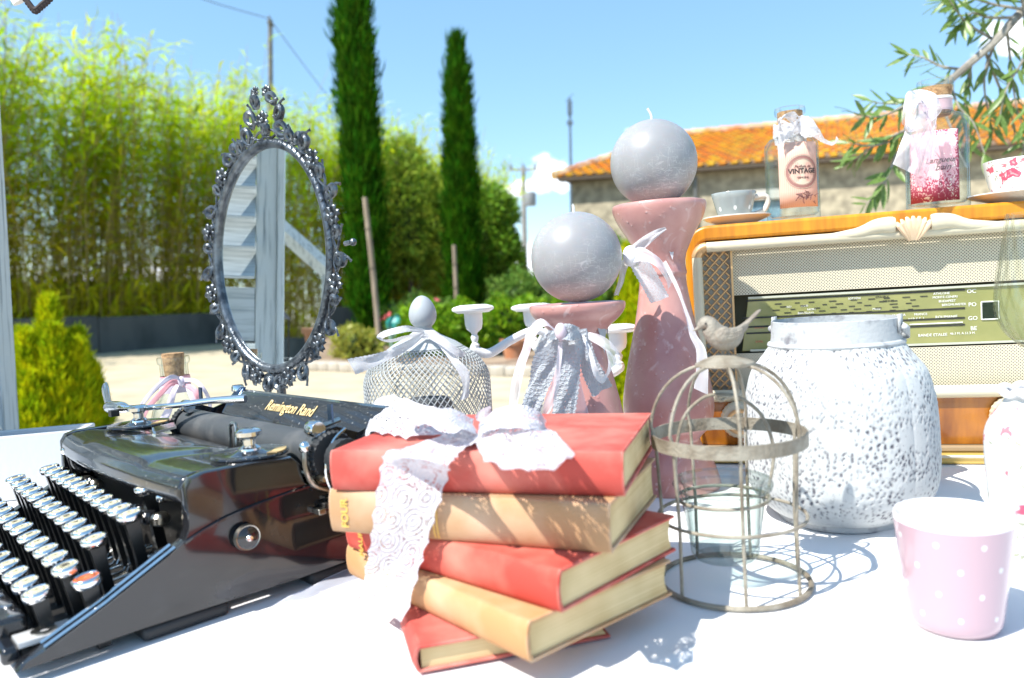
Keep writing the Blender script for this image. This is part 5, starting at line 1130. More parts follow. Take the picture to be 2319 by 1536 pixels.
# ================================================================== BIRD CAGE LANTERN AND ITS GLASS JAR
def cage():
    P = (TP(1690, 1385)+TP(1640, 1262))/2; cx, cy = P.x, P.y; Y = cy
    root = thing('birdcage_lantern', 'small rusty wire birdcage lantern topped by a metal bird', 'lantern', cx, cy)
    mt = mat('aged_zinc', (.34, .31, .25), .65, .25, c2=(.2, .165, .12), nscale=45, nlo=.4, nhi=.62, bump=.6, bscale=300, ndetail=8)
    zh = TP(0, 0).z; R0 = .0655; Rh = .0665
    def zat(y): return TY(1650, y, Y).z
    z2, z1, zc = zat(1165), zat(990), zat(822)
    def ring(nm, z, R, r, sx=1., seg=64):
        mb = MB(); mb.tube([(R*math.cos(2*math.pi*k/seg), R*math.sin(2*math.pi*k/seg), z) for k in range(seg)], r, 8, closed=True, sx=sx); return mb.build(nm, mt, root)
    ring('base_ring', .0025, R0, .0024); ring('wire_ring', z2, R0*.985, .0016)
    mb = MB(); mb.lathe([(Rh, z1-.006), (Rh+.0012, z1-.006), (Rh+.0014, z1+.006), (Rh, z1+.006), (Rh, z1-.006)], 72, cap=False); mb.build('hoop', mt, root)
    nb = 7; a0 = R_(-96)
    for k in range(nb):
        a = a0+2*math.pi*k/nb+random.uniform(-.05, .05); u = Vector((math.cos(a), math.sin(a), 0))
        pts = [u*(R0-.003)+Vector((0, 0, .003)), u*(R0-.004)+Vector((0, 0, z2)), u*(Rh-.002)+Vector((0, 0, z1))]
        hh = zc-z1
        for i in range(1, 11):
            t = i/10*math.pi/2*.97; pts.append(u*((Rh-.002)*math.cos(t)**.85+.004)+Vector((0, 0, z1+hh*math.sin(t)**.95)))
        mb = MB(); mb.tube(pts, .00155, 8); mb.build('cage_wire', mt, root)
    mb = MB(); mb.lathe([(.0, zc-.003), (.022, zc-.003), (.026, zc-.0015), (.0255, zc+.0005), (.018, zc+.004), (.009, zc+.007), (.0, zc+.0078)], 40); mb.build('cap', mt, root)
    # bail that carries the jar
    zj = zat(1118); Rj = .0405
    ringR = MB(); ringR.tube([(Rj*math.cos(2*math.pi*k/48)-.006, Rj*math.sin(2*math.pi*k/48)+.004, zj-.004) for k in range(48)], .0016, 8, closed=True); ringR.build('jar_ring', mt, root)
    ztop = zat(893); ptsb = [Vector((-.006-Rj, .004, zj-.004)), Vector((-.006-Rj*1.02, .004, zj+.03)), Vector((-.006-Rj*.82, .004, ztop-.022)), Vector((-.006-Rj*.4, .004, ztop-.004)), Vector((-.006, .004, ztop)), Vector((-.006+Rj*.45, .004, ztop-.004)), Vector((-.006+Rj*.95, .004, ztop-.022)), Vector((-.006+Rj*1.18, .004, zj+.035)), Vector((-.006+Rj, .004, zj-.004))]
    mb = MB(); mb.tube(crom(ptsb, 40), .0016, 8); mb.build('bail', mt, root)
    hk = [Vector((0, 0, zc-.003)), Vector((.004, 0, zc-.012)), Vector((.0105, 0, zc-.02)), Vector((.009, 0, zc-.029)), Vector((0, .002, zc-.03)), Vector((-.008, .003, ztop-.001)), Vector((-.004, .004, ztop-.006)), Vector((.004, .004, ztop-.002))]
    mb = MB(); mb.tube(crom(hk, 30), .0015, 8); mb.build('hook', mt, root)
    # the bird: one lofted body from tail to beak
    s = Y/FPX; o = TY(1641, 800, Y)
    def bp(px, py, dy=0.): q = TY(px, py, Y+dy); return Vector((q.x-cx, q.y-cy, q.z))
    st = [(1722, 702, 1.5, 4), (1715, 708, 4, 7.5), (1695, 728, 5, 8.5), (1680, 743, 8, 10), (1672, 752, 15, 14), (1660, 762, 23, 21), (1645, 768, 28, 25), (1630, 764, 28, 25), (1618, 754, 25, 23), (1610, 743, 22, 21.5), (1604, 735, 19.5, 20), (1596, 733, 16.5, 17), (1588, 737, 11, 11), (1582, 743, 5.5, 5.5), (1575, 747, 3, 2.6), (1569, 750, .8, .8)]
    C = crom([bp(a, b) for a, b, _, _ in st], 46); rx = crom1([q[2]*s for q in st], 46); ry = crom1([q[3]*s for q in st], 46); vs = []; n = 20; fs = []
    for i in range(46):
        t = (C[min(i+1, 45)]-C[max(i-1, 0)]).normalized(); side = Vector((0, 1, 0)); up = t.cross(side).normalized()
        for k in range(n): a = 2*math.pi*k/n; vs.append(C[i]+up*math.cos(a)*max(rx[i], .0002)+side*math.sin(a)*max(ry[i], .0002))
    for i in range(45):
        for k in range(n): fs.append((i*n+k, i*n+(k+1) % n, (i+1)*n+(k+1) % n, (i+1)*n+k))
    fs += [tuple(range(n)), tuple(45*n+k for k in range(n))]
    bm_ = mat('bird_zinc', (.33, .3, .25), .75, .15, c2=(.2, .17, .14), nscale=60, nlo=.4, nhi=.65, bump=1., bscale=260, ndetail=9)
    mb = MB(); mb.add(vs, fs); bird = mb.build('bird', bm_, root, angle=80)
    for sy in (-1, 1):
        mb = MB(); wp = [bp(1622, 752, sy*.0085), bp(1640, 760, sy*.0102), bp(1660, 758, sy*.0095), bp(1680, 746, sy*.006), bp(1694, 734, sy*.003)]
        mb.tube(crom(wp, 14), [.003, .0055, .0068, .0072, .007, .0066, .006, .0054, .0048, .0042, .0036, .003, .0022, .001], 12, sx=.35, up=(0, 0, 1)); wg = mb.build('wing', bm_, bird)
        for k in range(3):
            mb = MB(); mb.tube(crom([bp(1640+k*4, 757+k*5, sy*.0122), bp(1662+k*3, 755+k*4, sy*.0112), bp(1682, 745+k*2, sy*.0075)], 8), .0009, 5); mb.build('feather_ridge', bm_, wg)
        mb = MB(); mb.ball(bp(1598, 733, sy*.0068), .0011, 8, 6); mb.build('eye', mat('eye_dark', (.05, .045, .04), .4), bird)
    mb = MB(); mb.tube(crom([bp(1682, 742, -.003), bp(1700, 726, -.0035), bp(1718, 708, -.003)], 8), .0008, 5); mb.build('tail_groove', bm_, bird)
    for dx in (-5, 7):
        mb = MB(); mb.tube([bp(1641+dx, 786), bp(1642+dx, 803)], .0014, 6); mb.build('leg', bm_, bird)
    # glass jar hanging in the ring
    ob = TF @ Matrix.Translation((cx-.006, cy+.004, zat(1262)))
    jar = empty('glass_jar', ob, 'clear glass tealight jar hanging inside the birdcage lantern', 'jar'); h = zj-zat(1262)+.004
    mb = MB(); rb, rt = .030, .0375; mb.lathe([(0, 0), (rb*.9, 0), (rb, .004), (rb*1.03, .012), (rt, h-.004), (rt, h), (Rj+.0028, h+.001), (Rj+.004, h+.005), (Rj+.002, h+.009), (rt-.001, h+.008), (rt-.0035, h), (rb*1.0, .012), (rb*.9, .008), (0, .007)], 48, cap=False)
    mb.build('bowl', glass('jar_glass', (.93, .97, .96), (.22, .3, .3)), jar, angle=30, fix=False)
cage()

# ================================================================== DISTRESSED METAL LANTERN VASE
def vase():
    Y = TP(1900, 1213).y+.066; px = 1898
    p = TY(px, 1000, Y); root = thing('metal_lantern', 'large chalky grey embossed metal lantern with a folded strap handle', 'lantern', p.x, Y)
    q = [(762, 130), (792, 150), (810, 164), (840, 184), (900, 198), (970, 203), (1050, 203), (1095, 193), (1128, 168), (1148, 146), (1156, 132)]
    s = Y/FPX; cur = crom([(hw*s, TY(px, y, Y).z, 0) for y, hw in q], 260)
    zs = np.array([c.y for c in cur]); rs = np.array([c.x for c in cur]); n = 560; m = len(cur)
    th = np.linspace(0, 2*np.pi, n, endpoint=False); g = np.random.default_rng(3)
    disp = np.zeros((m, n)); wear = np.zeros((m, n))
    Z = zs[:, None]; T = th[None, :]; Rm = rs.mean()
    # eight vertical lobes, embossed pips and lozenges in staggered rows
    lob = .0022*np.abs(np.cos(T*4))**.7*np.ones_like(Z)
    disp += lob
    H0, H1 = zs.min(), zs.max(); rows = 62
    for r in range(rows):
        zc = H1-(H1-H0)*(r+.3)/rows*.93-.002; cnt = int(88+6*math.sin(r))
        for k in range(cnt):
            tc = (k+.5*(r % 2)+g.normal(0, .12))/cnt*2*np.pi; zz = zc+g.normal(0, .0012)
            if g.random() < .16: continue
            # plain medallions stay smooth
            lo = ((tc/(2*np.pi)*8) % 1)-.5; band = ((H1-zz)/(H1-H0))
            if abs(lo) < .2 and any(abs(band-b) < .05 for b in (.22, .5, .78)): continue
            i0 = np.searchsorted(-zs, -(zz+.005)); i1 = np.searchsorted(-zs, -(zz-.005))
            if i1-i0 < 2: continue
            j = int(tc/(2*np.pi)*n); jj = np.arange(j-7, j+8) % n
            dz = (zs[i0:i1][:, None]-zz); dt = ((np.arange(-7, 8))*(2*np.pi/n)*Rm)[None, :]; a = g.uniform(-.8, .8); sz = g.uniform(.0008, .0016)
            u = dz*math.cos(a)+dt*math.sin(a); v = -dz*math.sin(a)+dt*math.cos(a)
            d2 = (u/(sz*1.35))**2+(v/(sz*.8))**2; kk = np.exp(-d2*1.1)
            sgn = -1 if g.random() < .8 else .6
            disp[i0:i1, jj] += sgn*kk*.0009; wear[i0:i1, jj] += kk*(1.0 if sgn < 0 else .15)
    # clusters where paint has flaked to bare grey
    R3 = np.stack([rs[:, None]*np.cos(T), rs[:, None]*np.sin(T), Z*np.ones_like(T)], -1)
    R3[..., 0] = (rs[:, None]+disp)*np.cos(T); R3[..., 1] = (rs[:, None]+disp)*np.sin(T)
    V = R3.reshape(-1, 3); i = np.arange(m-1)[:, None]*n; j = np.arange(n)[None, :]; F = np.stack([(i+j), (i+(j+1) % n), (i+n+(j+1) % n), (i+n+j)], -1).reshape(-1, 4)[:, ::-1]
    cm = bpy.data.materials.new('chalky_zinc'); cm.use_nodes = True; N, L = nodes_of(cm); b = N['Principled BSDF']; b.inputs['Roughness'].default_value = .85
    at = N.new('ShaderNodeAttribute'); at.attribute_name = 'wear'; tcn = N.new('ShaderNodeTexCoord').outputs['Object']; nz = N.new('ShaderNodeTexNoise'); nz.inputs['Scale'].default_value = 17; nz.inputs['Detail'].default_value = 9; L.new(tcn, nz.inputs['Vector'])
    n2 = N.new('ShaderNodeTexNoise'); n2.inputs['Scale'].default_value = 240; n2.inputs['Detail'].default_value = 5; L.new(tcn, n2.inputs['Vector'])
    r1 = N.new('ShaderNodeMapRange'); r1.inputs['From Min'].default_value = .35; r1.inputs['From Max'].default_value = .62; r1.inputs['To Min'].default_value = .3; r1.inputs['To Max'].default_value = 1.4; L.new(nz.outputs['Fac'], r1.inputs['Value'])
    ml = N.new('ShaderNodeMath'); ml.operation = 'MULTIPLY'; L.new(at.outputs['Fac'], ml.inputs[0]); L.new(r1.outputs[0], ml.inputs[1])
    r2 = N.new('ShaderNodeMapRange'); r2.inputs['From Min'].default_value = .56; r2.inputs['From Max'].default_value = .74; r2.inputs['To Max'].default_value = .55; L.new(n2.outputs['Fac'], r2.inputs['Value']); ml2 = N.new('ShaderNodeMath'); ml2.operation = 'MULTIPLY'; L.new(r2.outputs[0], ml2.inputs[0]); L.new(r1.outputs[0], ml2.inputs[1])
    ad = N.new('ShaderNodeMath'); ad.operation = 'ADD'; ad.use_clamp = True; L.new(ml.outputs[0], ad.inputs[0]); L.new(ml2.outputs[0], ad.inputs[1])
    mx = N.new('ShaderNodeMix'); mx.data_type = 'RGBA'; mx.inputs['A'].default_value = (.52, .54, .54, 1); mx.inputs['B'].default_value = (.13, .13, .15, 1); L.new(ad.outputs[0], mx.inputs['Factor']); L.new(mx.outputs['Result'], b.inputs['Base Color'])
    bp = N.new('ShaderNodeBump'); bp.inputs['Strength'].default_value = .35; bp.inputs['Distance'].default_value = .0007; L.new(n2.outputs['Fac'], bp.inputs['Height']); L.new(bp.outputs[0], b.inputs['Normal'])
    o = fastmesh('embossed_body', V, F, cm, root, smooth=True); at_ = o.data.attributes.new('wear', 'FLOAT', 'POINT'); at_.data.foreach_set('value', np.clip(wear, 0, 1).astype(np.float32).ravel())
    smooth_zinc = mat('chalky_plain', (.44, .46, .47), .85, c2=(.2, .2, .22), nscale=60, nlo=.56, nhi=.72, bump=.3, bscale=260, ndetail=12)
    zt, zb, zn = TY(px, 722, Y).z, TY(px, 790, Y).z, TY(px, 758, Y).z; Rn = 137*s
    mb = MB(); mb.lathe([(Rn*1.03, zn-.012), (Rn*1.0, zn), (Rn*.99, zt), (Rn*.975, zt+.0005), (Rn*.97, zn-.02), (Rn*.97, .05)], 72, cap=False); mb.build('neck', smooth_zinc, root, angle=50)
    mb = MB(); mb.tube([(Rn*1.02*math.cos(2*math.pi*k/72), Rn*1.02*math.sin(2*math.pi*k/72), TY(px, 775, Y).z) for k in range(72)], .0032, 8, closed=True); mb.build('neck_bead', smooth_zinc, root)
    rb = 136*s; zb1 = TY(px, 1156, Y).z+.003; mb = MB(); mb.lathe([(0, 0), (rb*.985, 0), (rb, .001), (rb*1.005, zb1), (rb*.9, zb1+.002)], 72, cap=False); mb.build('foot', smooth_zinc, root, angle=50)
    # strap handle, folded down behind the right of the neck
    I = inv(root); ph = R_(-42); pts = []
    for k in range(31):
        a = ph+math.pi*k/30; dn = math.sin(math.pi*k/30)**.8; ou = Vector((math.cos(ph+math.pi/2), math.sin(ph+math.pi/2), 0))
        pts.append(Vector(((Rn+.0035)*math.cos(a), (Rn+.0035)*math.sin(a), zt-.010))+ou*.034*dn+Vector((0, 0, -.019*dn)))
    mb = MB(); vs = []; fs = []
    for k, q_ in enumerate(pts):
        for dz in (-.0052, .0052): vs.append(q_+Vector((0, 0, dz)))
    for k in range(30): fs.append((2*k, 2*k+1, 2*k+3, 2*k+2))
    mb.add(vs, fs); mb.build('strap_handle', smooth_zinc, root, fix=False, solid=.0018, angle=60)
    for k in (0, 30):
        q_ = pts[k]; u = Vector((q_.x, q_.y, 0)).normalized(); mb = MB(); mb.ball(q_+u*.0018, (.0038, .0038, .0038), 12, 8); mb.build('rivet', smooth_zinc, root)
    for k in (0, 30):
        q_ = pts[k]; u = Vector((q_.x, q_.y, 0)).normalized(); tg = Vector((-u.y, u.x, 0)); mb = MB(); c0 = Vector((u.x*Rn, u.y*Rn, zt-.008))+u*.0012
        mb.add([c0-tg*.006+Vector((0, 0, .012)), c0+tg*.006+Vector((0, 0, .012)), c0+tg*.006-Vector((0, 0, .008)), c0-tg*.006-Vector((0, 0, .008))], [(0, 1, 2, 3)]); mb.build('handle_lug', smooth_zinc, root, solid=.0016)
vase()

# ================================================================== PINK MUGS, PITCHER, GOBLET
def mug(px_t, py_t, hw_t, pyb, hwb, Y, label, mt):
    p = TY(px_t, pyb, Y); s = Y/FPX; h = TY(px_t, py_t, Y).z; root = thing('dotted_mug', label, 'mug', p.x, Y, 0, 0, 'pink dotted mugs'); R = hw_t*s; rb = hwb*s
    mb = MB(); mb.lathe([(0, .003), (rb*.82, .003), (rb*.86, 0), (rb*.93, .0005), (rb, .005)]+[(rb+(R-rb)*t**.85, .005+(h-.009)*t) for t in [i/14 for i in range(1, 15)]], 64, cap=False); mb.build('cup_wall', mt, root, angle=60)
    mb = MB(); mb.lathe([(R, h-.0045), (R*1.0, h-.0015), (R*.985, h), (R*.955, h-.001), (R*.94, h-.006), (rb*.93, .012), (rb*.8, .008), (0, .007)], 64, cap=False); mb.build('lining', mat('mug_white', (.82, .78, .8), .15, coat=.5), root, angle=60)
pm = dots_mat('pink_dot_glaze', (.45, .31, .35), (.62, .64, .64), 8, .019, .105, 1.8)
mug(2163, 1160, 124, 1440, 98, .58, 'pale pink mug with white dots at the right front of the table', pm)
mug(2072, 896, 48, 1062, 40, .985, 'pink mug almost hidden behind the chalky grey lantern', pm)

def pitcher():
    Y = .675; px = 2362; s = Y/FPX; p = TY(px, 1300, Y); root = thing('china_pitcher', 'tall white china pitcher with red rose garlands at the right edge', 'pitcher', p.x, Y)
    q = [(885, 74), (900, 70), (915, 78), (940, 96), (975, 110), (1020, 112), (1080, 109), (1150, 104), (1220, 98), (1260, 92), (1290, 90), (1305, 100), (1322, 104)]
    cur = crom([(hw*s, max(0, TY(px, y, Y).z), 0) for y, hw in q], 70); zt = cur[0].y
    prof = [(c.x, c.y) for c in cur]+[(.001, 0)]
    rm = rose_mat('rose_garland_china', 34, .25, (.66, .67, .66))
    mb = MB(); mb.lathe([(74*s*.86, zt-.05), (74*s*.9, zt-.003)]+prof, 72, cap=False, mod=lambda th, z, t: 1+.018*math.cos(th*9)*min(1, max(0, (t-.05)*4))); mb.build('body', rm, root, angle=60)
    mb = MB(); mb.tube([(74*s*(1+.05*math.sin(9*a))*math.cos(a), 74*s*(1+.05*math.sin(9*a))*math.sin(a), zt+.002*math.sin(9*a+1)) for a in [2*math.pi*k/72 for k in range(72)]], .0035, 8, closed=True); mb.build('rim', mat('china_white', (.84, .84, .84), .12, coat=.6), root)
    mb = MB(); R = 74*s; mb.tube(crom([(R*.9, 0, zt-.01), (R+.03, .0, zt), (R+.055, 0, zt-.04), (R+.05, 0, zt-.09), (R+.02, 0, zt-.12), (R*1.2, 0, zt-.125)], 20), [.006]*20, 10); mb.build('handle', MATS['china_white'], root)
pitcher()
def goblet():
    Y = .93; px = 2374; s = Y/FPX; p = TY(px, 1000, Y); root = thing('glass_goblet', 'clear goblet of spiral-ribbed glass in front of the dial at the right edge', 'goblet', p.x, Y)
    q = [(478, 74), (520, 78), (580, 88), (650, 98), (700, 98), (745, 84), (780, 52), (800, 22), (830, 9), (960, 8), (1060, 12), (1095, 60), (1102, 70)]
    cur = crom([(hw*s, max(0.0005, TY(px, y, Y).z), 0) for y, hw in q], 90); zt = cur[0].y; zb = TY(px, 800, Y).z
    outer = [(c.x, c.y) for c in cur]; inner = [(max(.001, c.x-.002), c.y) for c in cur if c.y > zb+.004][::-1]
    m = lambda th, z, t: 1+(.03*math.cos(th*18+z*110) if z > zb-.005 else 0)
    mb = MB(); mb.lathe([(.001, zb+.006)]+inner+outer+[(.001, 0)], 156, cap=False, mod=m); mb.build('bowl_and_stem', glass('ribbed_glass', (.975, .985, .97), (.66, .7, .66)), root, angle=70, fix=False)
goblet()
# ================================================================== THE STACK OF BOOKS
def cloth_cover(name, c, c2):
    m = bpy.data.materials.new(name); m.use_nodes = True; N, L = nodes_of(m); b = N['Principled BSDF']; b.inputs['Roughness'].default_value = .75; b.inputs['Specular IOR Level'].default_value = .25
    tc = N.new('ShaderNodeTexCoord').outputs['Object']; n1 = N.new('ShaderNodeTexNoise'); n1.inputs['Scale'].default_value = 16; n1.inputs['Detail'].default_value = 9; L.new(tc, n1.inputs['Vector'])
    r = N.new('ShaderNodeMapRange'); r.inputs['From Min'].default_value = .46; r.inputs['From Max'].default_value = .8; L.new(n1.outputs['Fac'], r.inputs['Value'])
    mx = N.new('ShaderNodeMix'); mx.data_type = 'RGBA'; mx.inputs['A'].default_value = (*c, 1); mx.inputs['B'].default_value = (*c2, 1); L.new(r.outputs[0], mx.inputs['Factor']); bv = N.new('ShaderNodeBevel'); bv.samples = 6; bv.inputs['Radius'].default_value = .0035; ge = N.new('ShaderNodeNewGeometry')
    dt = N.new('ShaderNodeVectorMath'); dt.operation = 'DOT_PRODUCT'; L.new(bv.outputs[0], dt.inputs[0]); L.new(ge.outputs['Normal'], dt.inputs[1])
    n3 = N.new('ShaderNodeTexNoise'); n3.inputs['Scale'].default_value = 60; n3.inputs['Detail'].default_value = 6; L.new(tc, n3.inputs['Vector'])
    e1 = N.new('ShaderNodeMapRange'); e1.inputs['From Min'].default_value = .995; e1.inputs['From Max'].default_value = .86; L.new(dt.outputs['Value'], e1.inputs['Value'])
    e2 = N.new('ShaderNodeMapRange'); e2.inputs['From Min'].default_value = .36; e2.inputs['From Max'].default_value = .66; L.new(n3.outputs['Fac'], e2.inputs['Value'])
    em = N.new('ShaderNodeMath'); em.operation = 'MULTIPLY'; L.new(e1.outputs[0], em.inputs[0]); L.new(e2.outputs[0], em.inputs[1])
    mw = N.new('ShaderNodeMix'); mw.data_type = 'RGBA'; L.new(em.outputs[0], mw.inputs['Factor']); L.new(mx.outputs['Result'], mw.inputs['A']); mw.inputs['B'].default_value = (c2[0]*1.1, c2[1]*.7+.2, c2[2]*.7+.17, 1)
    L.new(mw.outputs['Result'], b.inputs['Base Color'])
    w1 = N.new('ShaderNodeTexWave'); w1.inputs['Scale'].default_value = 420; w1.bands_direction = 'X'; L.new(tc, w1.inputs['Vector']); w2 = N.new('ShaderNodeTexWave'); w2.inputs['Scale'].default_value = 420; w2.bands_direction = 'Z'; L.new(tc, w2.inputs['Vector'])
    ad = N.new('ShaderNodeMath'); ad.operation = 'ADD'; L.new(w1.outputs['Fac'], ad.inputs[0]); L.new(w2.outputs['Fac'], ad.inputs[1]); bp = N.new('ShaderNodeBump'); bp.inputs['Strength'].default_value = .22; bp.inputs['Distance'].default_value = .0006; L.new(ad.outputs[0], bp.inputs['Height']); L.new(bp.outputs[0], b.inputs['Normal'])
    return m
red1 = cloth_cover('red_bookcloth', (.47, .075, .06), (.62, .24, .19)); red2 = cloth_cover('scarlet_bookcloth', (.5, .062, .045), (.62, .22, .16)); tan1 = cloth_cover('tan_bookcloth', (.41, .24, .125), (.56, .39, .27)); tan2 = cloth_cover('ochre_bookcloth', (.47, .25, .11), (.58, .4, .25))
def paper():
    m = bpy.data.materials.new('page_edges'); m.use_nodes = True; N, L = nodes_of(m); b = N['Principled BSDF']; b.inputs['Roughness'].default_value = .85
    tc = N.new('ShaderNodeTexCoord').outputs['Object']; mp = N.new('ShaderNodeMapping'); mp.inputs['Scale'].default_value = (3, 3, 900); L.new(tc, mp.inputs[0]); n = N.new('ShaderNodeTexNoise'); n.inputs['Scale'].default_value = 1.5; n.inputs['Detail'].default_value = 4; L.new(mp.outputs[0], n.inputs['Vector'])
    n2 = N.new('ShaderNodeTexNoise'); n2.inputs['Scale'].default_value = 18; L.new(tc, n2.inputs['Vector']); ad = N.new('ShaderNodeMath'); ad.operation = 'ADD'; L.new(n.outputs['Fac'], ad.inputs[0]); L.new(n2.outputs['Fac'], ad.inputs[1])
    r = N.new('ShaderNodeMapRange'); r.inputs['From Min'].default_value = .75; r.inputs['From Max'].default_value = 1.25; L.new(ad.outputs[0], r.inputs['Value'])
    mx = N.new('ShaderNodeMix'); mx.data_type = 'RGBA'; mx.inputs['A'].default_value = (.42, .29, .12, 1); mx.inputs['B'].default_value = (.68, .54, .3, 1); L.new(r.outputs[0], mx.inputs['Factor']); L.new(mx.outputs['Result'], b.inputs['Base Color'])
    bp = N.new('ShaderNodeBump'); bp.inputs['Strength'].default_value = .3; bp.inputs['Distance'].default_value = .0005; L.new(n.outputs['Fac'], bp.inputs['Height']); L.new(bp.outputs[0], b.inputs['Normal']); return m
page_m = paper(); gilt = mat('gilt_ink', (.72, .5, .12), .4, .4)
def book(corner, z, spine_ang, spine_len, wid, th, cm, label, title=None, bands=(), spine_bulge=.006):
    """corner: spine/tail corner. local x runs along the spine, y across towards the fore-edge"""
    ax = math.radians(spine_ang); C = Vector(corner); root = thing('book', label, 'book', C.x, C.y, z, ax, 'stacked old books')
    # local: x along spine away from the corner; fore-edge lies on -y side (clockwise from the spine)
    t = .0026; sq = .0028
    def board(z0, nm):
        mb = MB(); mb.box((spine_len/2, -wid/2-.001, z0+t/2), (spine_len, wid-.002, t)); return mb.build(nm, cm, root, bevel=.0011, segs=3)
    bb = board(0, 'back_board'); bt = board(th-t, 'front_board')
    # rounded spine, a little proud, with a joint groove
    n = 12; prof = []
    for i in range(n+1):
        a = math.pi*(i/n-.5); prof.append((spine_bulge*math.cos(a), th/2+(th/2)*math.sin(a)))
    vs = []; fs = []; N2 = n+1
    ns = 24
    for k in range(ns+1):
        x = spine_len*k/ns; e = 1-.25*math.exp(-(x/.004)**2)-.25*math.exp(-((spine_len-x)/.004)**2)
        for y, zz in prof: vs.append((x, y*e-.003, zz))
        for y, zz in reversed(prof): vs.append((x, (y*e-.0055), th/2+(zz-th/2)*.9))
    M2 = 2*N2
    for k in range(ns):
        for i in range(M2): fs.append((k*M2+i, k*M2+(i+1) % M2, (k+1)*M2+(i+1) % M2, (k+1)*M2+i))
    fs += [tuple(range(M2)), tuple(ns*M2+i for i in range(M2))]
    mb = MB(); mb.add(vs, fs); sp = mb.build('spine', cm, root, angle=50)
    # page block with hollow fore-edge
    mb = MB(); x0, x1 = sq, spine_len-sq; z0, z1 = t+.0001, th-t-.0001; ny = 8; vs = []; m = 10
    out = []
    for i in range(m+1):
        zz = z0+(z1-z0)*i/m; a = (i/m-.5)*2; out.append((-wid+sq+.0035*(1-a*a), zz))
    poly = [(-.004, z1), (-.004, z0)]+out
    mb.prism(poly, x0, x1, lambda a, b_, d: Vector((d, a, b_))); mb.build('page_block', page_m, root, angle=30)
    rr = random.Random(int(z*1e4)); 
    for xb in bands:
        q = MB(); q.tube([(xb, spine_bulge*math.cos(math.pi*(i/n-.5))*1.0-.0028, th/2+(th/2)*math.sin(math.pi*(i/n-.5))) for i in range(2, n-1)], .0006, 5); q.build('gilt_line', gilt, sp)
    if title:
        tx, s_, size = title
        M = Matrix.Translation((tx, spine_bulge-.0024, th/2)) @ Matrix(((0, -1, 0, 0), (0, 0, 1, 0), (-1, 0, 0, 0), (0, 0, 0, 1)))
        M = Matrix.Translation((tx, spine_bulge-.0027, th/2)) @ Matrix(((0, 1, 0, 0), (0, 0, 1, 0), (1, 0, 0, 0), (0, 0, 0, 1)))
        text('gilt_title', s_, size, gilt, sp, M, .0003, off=.0002)
    return root
def cr(px, py, z): return TP(px, py, z)
B5 = book(cr(945, 1530, 0), .0008, 105, .215, .152, .0205, red1, 'thin red book at the bottom of the stack')
B4 = book(cr(1200, 1505, .0214), .0214, 130.5, .252, .156, .0295, tan2, 'ochre cloth book, second from the bottom of the stack', bands=(.185,))
B3 = book(cr(1270, 1392, .051), .0511, 137, .25, .152, .0305, red2, 'scarlet cloth book in the middle of the stack', title=(.225, 'MAURIER', .0085), bands=(.192, .196))
B2 = book(cr(1385, 1257, .0818), .0819, 157, .243, .152, .0365, tan1, 'faded tan book directly under the top red book', title=(.226, 'FOUR', .0095), bands=(.14, .143))
B1 = book(cr(1415, 1127, .1186), .1187, 162.5, .244, .172, .0335, red1, 'red cloth book on top of the stack under the lace bow')

